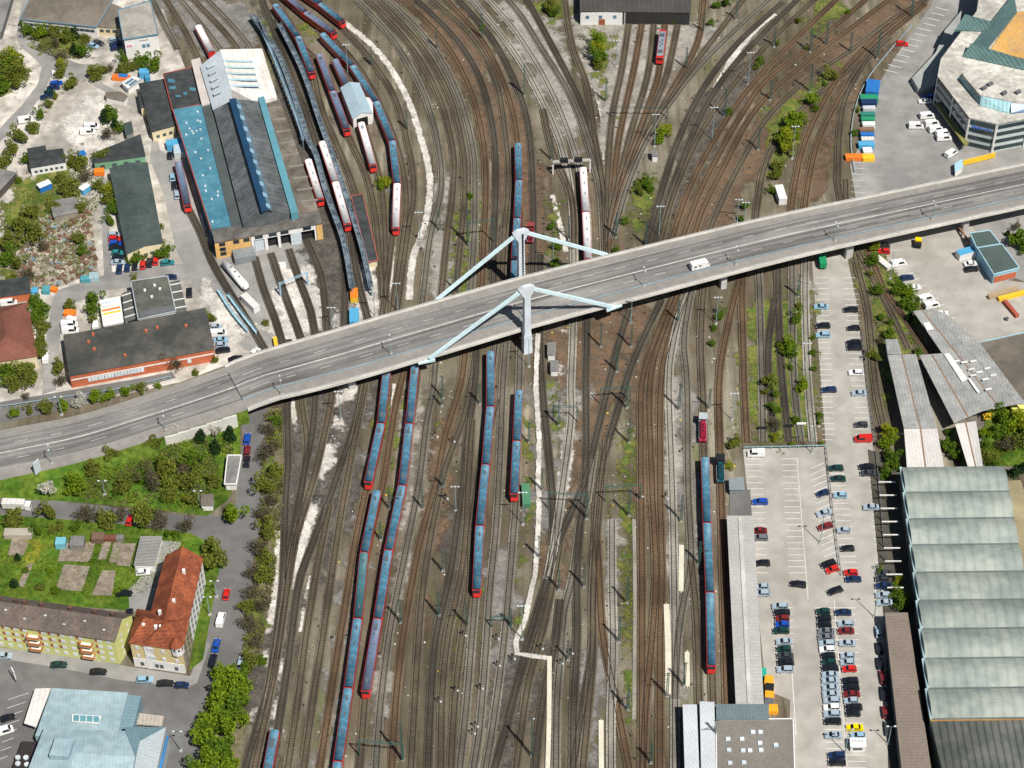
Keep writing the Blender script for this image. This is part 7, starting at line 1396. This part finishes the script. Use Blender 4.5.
trees('on the verge between street and tracks', 'verge bushes', [(268, 428, 10, 'brown'), (272, 445, 10, 'brown'), (264, 455, 9, 'brown'), (274, 470, 9, 'olive'), (266, 485, 11, 'olive'), (272, 500, 9, 'brown'), (263, 512, 11, 'brown'), (268, 530, 10, 'olive'), (258, 548, 11, 'brown'), (266, 556, 9, 'olive'), (262, 575, 10, 'olive'), (252, 590, 11, 'brown'), (260, 605, 10, 'brown'), (248, 622, 11, 'brown'), (256, 640, 9, 'brown'), (250, 572, 9, 'brown'), (250, 660, 9, 'olive'), (276, 420, 6, 'green'), (262, 660, 6, 'green'), (246, 606, 8, 'olive')], 'bush', 'top')
trees('around the white office block and warehouse', 'north-west trees', [(29, 29, 7, 'green'), (40, 32, 8, 'fresh'), (53, 30, 7, 'olive'), (66, 35, 8, 'olive'), (74, 26, 6, 'dark'), (74, 32, 8, 'dark'), (86, 38, 5, 'olive'), (73, 47, 7, 'dark'), (82, 50, 8, 'green'), (60, 56, 6, 'brown'), (56, 42, 6, 'brown'), (124, 58, 6, 'green'), (141, 60, 9, 'green'), (154, 64, 9, 'green'), (122, 67, 7, 'olive'), (103, 69, 6, 'olive'), (110, 68, 5, 'brown'), (131, 66, 6, 'olive'), (94, 72, 9, 'olive'), (60, 62, 6, 'yellow'), (60, 72, 7, 'olive'), (71, 81, 8, 'olive')])
trees('left of the curving lane', 'north-west trees', [(3, 60, 9, 'olive'), (14, 56, 10, 'yellow'), (8, 72, 11, 'olive'), (22, 72, 8, 'olive'), (3, 85, 9, 'green'), (16, 82, 8, 'olive'), (12, 64, 9, 'green')])
trees('between the curving lane and the dirt yard', 'north-west trees', [(48, 103, 5, 'olive'), (40, 114, 6, 'green'), (32, 126, 7, 'olive'), (20, 135, 9, 'olive'), (12, 149, 8, 'olive'), (5, 160, 8, 'olive'), (55, 95, 4, 'olive'), (26, 159, 6, 'green'), (18, 180, 4, 'green'), (0, 168, 7, 'olive')])
trees('around the scrap plot', 'scrap plot trees', [(104, 115, 9, 'dark'), (110, 112, 9, 'green'), (115, 122, 8, 'dark'), (107, 132, 9, 'brown'), (120, 128, 6, 'green'), (80, 160, 9, 'olive'), (72, 160, 7, 'olive'), (98, 157, 8, 'olive'), (85, 174, 9, 'brown'), (68, 186, 11, 'olive'), (60, 178, 6, 'olive'), (108, 188, 7, 'yellow'), (31, 210, 9, 'olive'), (20, 225, 10, 'olive'), (35, 232, 11, 'olive'), (8, 240, 10, 'olive'), (80, 207, 7, 'olive'), (78, 238, 7, 'olive'), (5, 258, 10, 'green'), (16, 262, 8, 'olive'), (28, 272, 8, 'brown'), (82, 250, 6, 'green'), (55, 205, 7, 'olive'), (12, 278, 7, 'olive'), (42, 245, 7, 'brown'), (98, 185, 6, 'olive')])
trees('west of the green storage shed', 'depot trees', [(108, 197, 8, 'olive'), (114, 208, 8, 'green'), (110, 220, 6, 'green'), (136, 257, 7, 'green'), (129, 259, 5, 'green'), (162, 252, 8, 'green'), (160, 246, 5, 'olive'), (168, 248, 5, 'green'), (145, 255, 4, 'olive'), (134, 278, 4, 'olive'), (161, 226, 3, 'green')])
trees('around the red hipped roof and the brick hall', 'depot trees', [(34, 300, 8, 'green'), (40, 308, 9, 'green'), (36, 318, 9, 'green'), (42, 326, 8, 'olive'), (40, 340, 9, 'olive'), (38, 352, 9, 'olive'), (24, 368, 11, 'olive'), (8, 372, 11, 'green'), (30, 378, 10, 'olive'), (12, 382, 10, 'olive'), (92, 298, 9, 'green'), (93, 309, 8, 'green'), (94, 319, 6, 'olive'), (69, 304, 6, 'olive'), (58, 365, 8, 'olive'), (60, 380, 8, 'brown'), (168, 358, 10, 'brown'), (177, 364, 8, 'brown'), (211, 317, 6, 'olive'), (215, 360, 4, 'olive'), (195, 372, 4, 'olive'), (76, 372, 5, 'olive')])
trees('between the yard tracks north of the bridge', 'yard bushes', [(598, 40, 9, 'fresh'), (600, 55, 9, 'green'), (598, 63, 7, 'olive'), (596, 48, 8, 'yellow'), (664, 130, 7, 'yellow'), (660, 138, 7, 'fresh'), (668, 127, 5, 'yellow'), (550, 5, 8, 'olive'), (553, 12, 6, 'green'), (717, 4, 5, 'green'), (726, 1, 6, 'green'), (711, 22, 4, 'green'), (729, 111, 4, 'green'), (760, 60, 5, 'green'), (757, 66, 4, 'olive'), (645, 182, 8, 'green'), (640, 190, 6, 'olive'), (650, 188, 5, 'green'), (624, 220, 5, 'green'), (616, 250, 4, 'green'), (552, 225, 5, 'green'), (557, 245, 6, 'green'), (556, 263, 6, 'green'), (386, 181, 7, 'yellow'), (381, 186, 5, 'fresh'), (745, 205, 5, 'green'), (741, 218, 4, 'green'), (482, 28, 3, 'green'), (470, 195, 4, 'green'), (265, 322, 4, 'olive'), (673, 22, 3, 'green')], 'bush')
trees('among the tracks at the upper right', 'yard bushes', [(792, 120, 10, 'fresh'), (785, 132, 9, 'yellow'), (800, 118, 8, 'fresh'), (788, 145, 10, 'yellow'), (782, 140, 8, 'fresh'), (795, 135, 7, 'fresh'), (812, 98, 8, 'fresh'), (816, 108, 4, 'green'), (832, 74, 8, 'olive'), (825, 84, 3, 'green'), (777, 165, 7, 'olive'), (776, 175, 6, 'olive'), (773, 190, 5, 'green'), (854, 132, 4, 'green'), (858, 110, 3, 'green'), (807, 48, 3, 'green'), (848, 12, 3, 'green'), (778, 43, 3, 'green'), (798, 20, 4, 'olive')], 'bush')
trees('beside the car park and its sidings', 'car park bushes', [(735, 441, 8, 'olive'), (729, 465, 5, 'yellow'), (771, 405, 5, 'green'), (777, 409, 6, 'green'), (776, 424, 8, 'brown'), (776, 437, 5, 'yellow'), (796, 419, 5, 'green'), (820, 415, 4, 'green'), (819, 422, 3, 'fresh'), (797, 318, 7, 'green'), (799, 306, 4, 'olive'), (788, 345, 9, 'fresh'), (790, 350, 8, 'green'), (791, 367, 4, 'green'), (803, 384, 8, 'fresh'), (770, 380, 8, 'olive'), (775, 393, 5, 'green'), (813, 352, 4, 'green'), (814, 368, 4, 'green'), (812, 338, 3, 'green'), (720, 315, 6, 'green'), (714, 327, 4, 'green'), (712, 343, 4, 'green'), (822, 443, 3, 'fresh'), (792, 444, 3, 'fresh'), (764, 392, 4, 'olive')], 'bush')
trees('along the disused sidings and grey canopies', 'east bushes', [(875, 247, 6, 'yellow'), (874, 260, 7, 'green'), (871, 273, 4, 'olive'), (878, 290, 7, 'green'), (896, 290, 6, 'green'), (901, 285, 7, 'green'), (908, 292, 8, 'fresh'), (905, 302, 7, 'green'), (914, 306, 7, 'green'), (910, 315, 8, 'dark'), (891, 322, 4, 'green'), (881, 317, 4, 'green'), (889, 334, 7, 'green'), (875, 355, 7, 'olive'), (880, 340, 5, 'brown'), (918, 352, 5, 'green'), (889, 430, 9, 'yellow'), (887, 442, 9, 'fresh'), (890, 455, 9, 'green'), (886, 470, 8, 'green'), (894, 462, 8, 'green'), (949, 432, 5, 'green'), (952, 448, 8, 'green'), (957, 455, 7, 'green'), (946, 442, 6, 'green'), (880, 570, 0.1 + 4, 'green'), (899, 580, 6, 'yellow'), (898, 592, 8, 'green'), (902, 604, 8, 'green'), (907, 600, 6, 'green')], 'bush')
trees('at the right edge below the brown roof', 'east trees', [(983, 432, 7, 'fresh'), (986, 445, 7, 'green'), (983, 455, 7, 'olive'), (1003, 417, 10, 'green'), (1010, 425, 10, 'fresh'), (1022, 420, 12, 'yellow'), (1018, 440, 11, 'olive'), (1030, 435, 11, 'fresh'), (998, 430, 9, 'green'), (1006, 445, 9, 'brown'), (1015, 470, 9, 'dark'), (1024, 465, 9, 'dark'), (995, 465, 6, 'green'), (1018, 238, 10, 'green'), (1017, 225, 6, 'brown'), (1026, 245, 8, 'green'), (1008, 232, 5, 'dark'), (992, 456, 7, 'olive')])
trees('in the allotment gardens and courtyards', 'garden bushes', [(17, 556, 6, 'dark'), (14, 582, 8, 'dark'), (38, 530, 6, 'green'), (52, 530, 5, 'olive'), (75, 527, 6, 'green'), (60, 525, 6, 'olive'), (25, 570, 4, 'green'), (50, 570, 5, 'fresh'), (55, 590, 5, 'green'), (120, 590, 5, 'fresh'), (167, 533, 5, 'green'), (176, 534, 5, 'green'), (40, 587, 5, 'olive'), (92, 560, 3, 'green')], 'bush')
# low tangle: uncounted shrubs and scrap
def tangle(name, label, poly, kinds, n, size, zr, seed):
    rnd = random.Random(seed); pl = [P2(*q) for q in poly]; xs = [p[0] for p in pl]; ys = [p[1] for p in pl]
    for kd in kinds:
        mb = MB(); c = 0; tries = 0
        while c < n // len(kinds) and tries < n * 6:
            tries += 1; x = rnd.uniform(min(xs), max(xs)); y = rnd.uniform(min(ys), max(ys))
            if not inside(pl, x, y): continue
            if noise.noise(Vector((x * .12, y * .12, seed + (0 if kd in ('olive', 'green') else 5)))) < -.05: continue
            hgt = zr * (.4 + .6 * max(0, noise.noise(Vector((x * .25, y * .25, seed))) + .5)); leafquad(mb, Vector((x, y, rnd.uniform(.1, 1) * hgt)), rnd.uniform(.6, 1.3) * size, rnd); c += 1
        tag(mb.build(name, LM[kd]), f'{label}, {TN[kd]} growth', 'undergrowth', None, 'stuff')
tangle('undergrowth', 'tangled shrubs on the grass bank', [(60, 495), (80, 470), (140, 440), (190, 425), (235, 430), (232, 470), (205, 512), (150, 506), (90, 500)], ['olive', 'green', 'brown'], 6500, .5, 1.6, 1)
tangle('undergrowth', 'verge scrub beside the street', [(264, 415), (282, 412), (284, 500), (274, 590), (258, 660), (240, 700), (243, 640), (258, 540)], ['olive', 'brown'], 5000, .5, 1.6, 2)
tangle('undergrowth', 'scrub over the scrap plot', [(0, 210), (50, 170), (100, 150), (105, 190), (85, 240), (100, 270), (40, 290), (0, 290)], ['olive', 'brown', 'green'], 5000, .45, 1.0, 3)
tangle('undergrowth', 'garden plants in the allotments', [(0, 525), (130, 530), (200, 545), (200, 560), (130, 600), (0, 595)], ['green', 'olive', 'fresh'], 4500, .4, .6, 4)
tangle('undergrowth', 'weeds along the disused sidings', [(850, 250), (880, 245), (925, 320), (925, 352), (900, 350), (884, 420), (868, 330)], ['green', 'olive'], 2600, .45, .7, 5)
tangle('undergrowth', 'weeds above the car park', [(742, 380), (765, 340), (812, 290), (820, 443), (748, 443)], ['green', 'yellow', 'olive'], 2200, .4, .5, 6)
tangle('undergrowth', 'weeds in the long green strip', [(614, 430), (636, 430), (636, 576), (640, 660), (632, 750), (622, 660), (622, 560), (618, 500)], ['green', 'yellow', 'olive'], 2200, .4, .4, 7)
tangle('undergrowth', 'scrub by the warehouse', [(20, 28), (90, 32), (90, 58), (60, 60), (30, 48)], ['olive', 'brown'], 2500, .5, 1.2, 8)
tangle('undergrowth', 'growth at the right edge', [(984, 412), (1050, 400), (1050, 468), (984, 466)], ['green', 'olive'], 3000, .5, 1.2, 9)
rnd = random.Random(77)
def litter(name, label, poly, n, m_, s0, s1, seed):
    rnd = random.Random(seed); pl = [P2(*q) for q in poly]; xs = [p[0] for p in pl]; ys = [p[1] for p in pl]; mb = MB(); c = 0
    while c < n:
        x = rnd.uniform(min(xs), max(xs)); y = rnd.uniform(min(ys), max(ys))
        if inside(pl, x, y): s_ = rnd.uniform(s0, s1); mb.box((x, y, s_ * .25), (s_, s_ * rnd.uniform(.3, 1), s_ * .5), rnd.uniform(0, 3)); c += 1
    tag(mb.build(name, m_), label, 'debris', None, 'stuff')
SCR = [(30, 225), (90, 205), (98, 270), (60, 288), (20, 285), (5, 250)]
litter('rubble', 'pale rubble strewn over the scrap plot', SCR, 380, mat('rubble_pale', (.40, .37, .32), var=.3), .2, 1.2, 1); litter('debris', 'dark and rusty scrap strewn over the plot', SCR, 260, mat('rubble_rust', (.16, .09, .06), var=.3), .3, 1.8, 2); litter('debris', 'bluish scrap pieces on the plot', SCR, 35, mat('scrap_blue', (.18, .26, .30)), .4, 1.8, 3)
YARD = [(286, 400), (380, 330), (560, 300), (740, 290), (740, 440), (726, 760), (250, 768), (262, 700)]
litter('rubble', 'white flecks and marker stones lying about the tracks', YARD, 420, mat('fleck_white', (.6, .58, .54)), .2, .55, 4); litter('debris', 'small dark boxes and sleepers lying about the tracks', YARD, 300, mat('fleck_dark', (.04, .035, .03)), .3, 1.0, 5)
YN = [(360, 10), (540, 0), (900, 10), (800, 190), (600, 270), (420, 300)]
litter('rubble', 'white flecks lying about the northern tracks', YN, 360, MATS['fleck_white'], .2, .6, 6); litter('debris', 'yellow marker boxes lying about the tracks', YARD, 60, mat('marker_yellow', (.65, .42, .04)), .3, .7, 8); litter('debris', 'dark pieces lying about the northern tracks', YN, 260, MATS['fleck_dark'], .3, 1.0, 7)
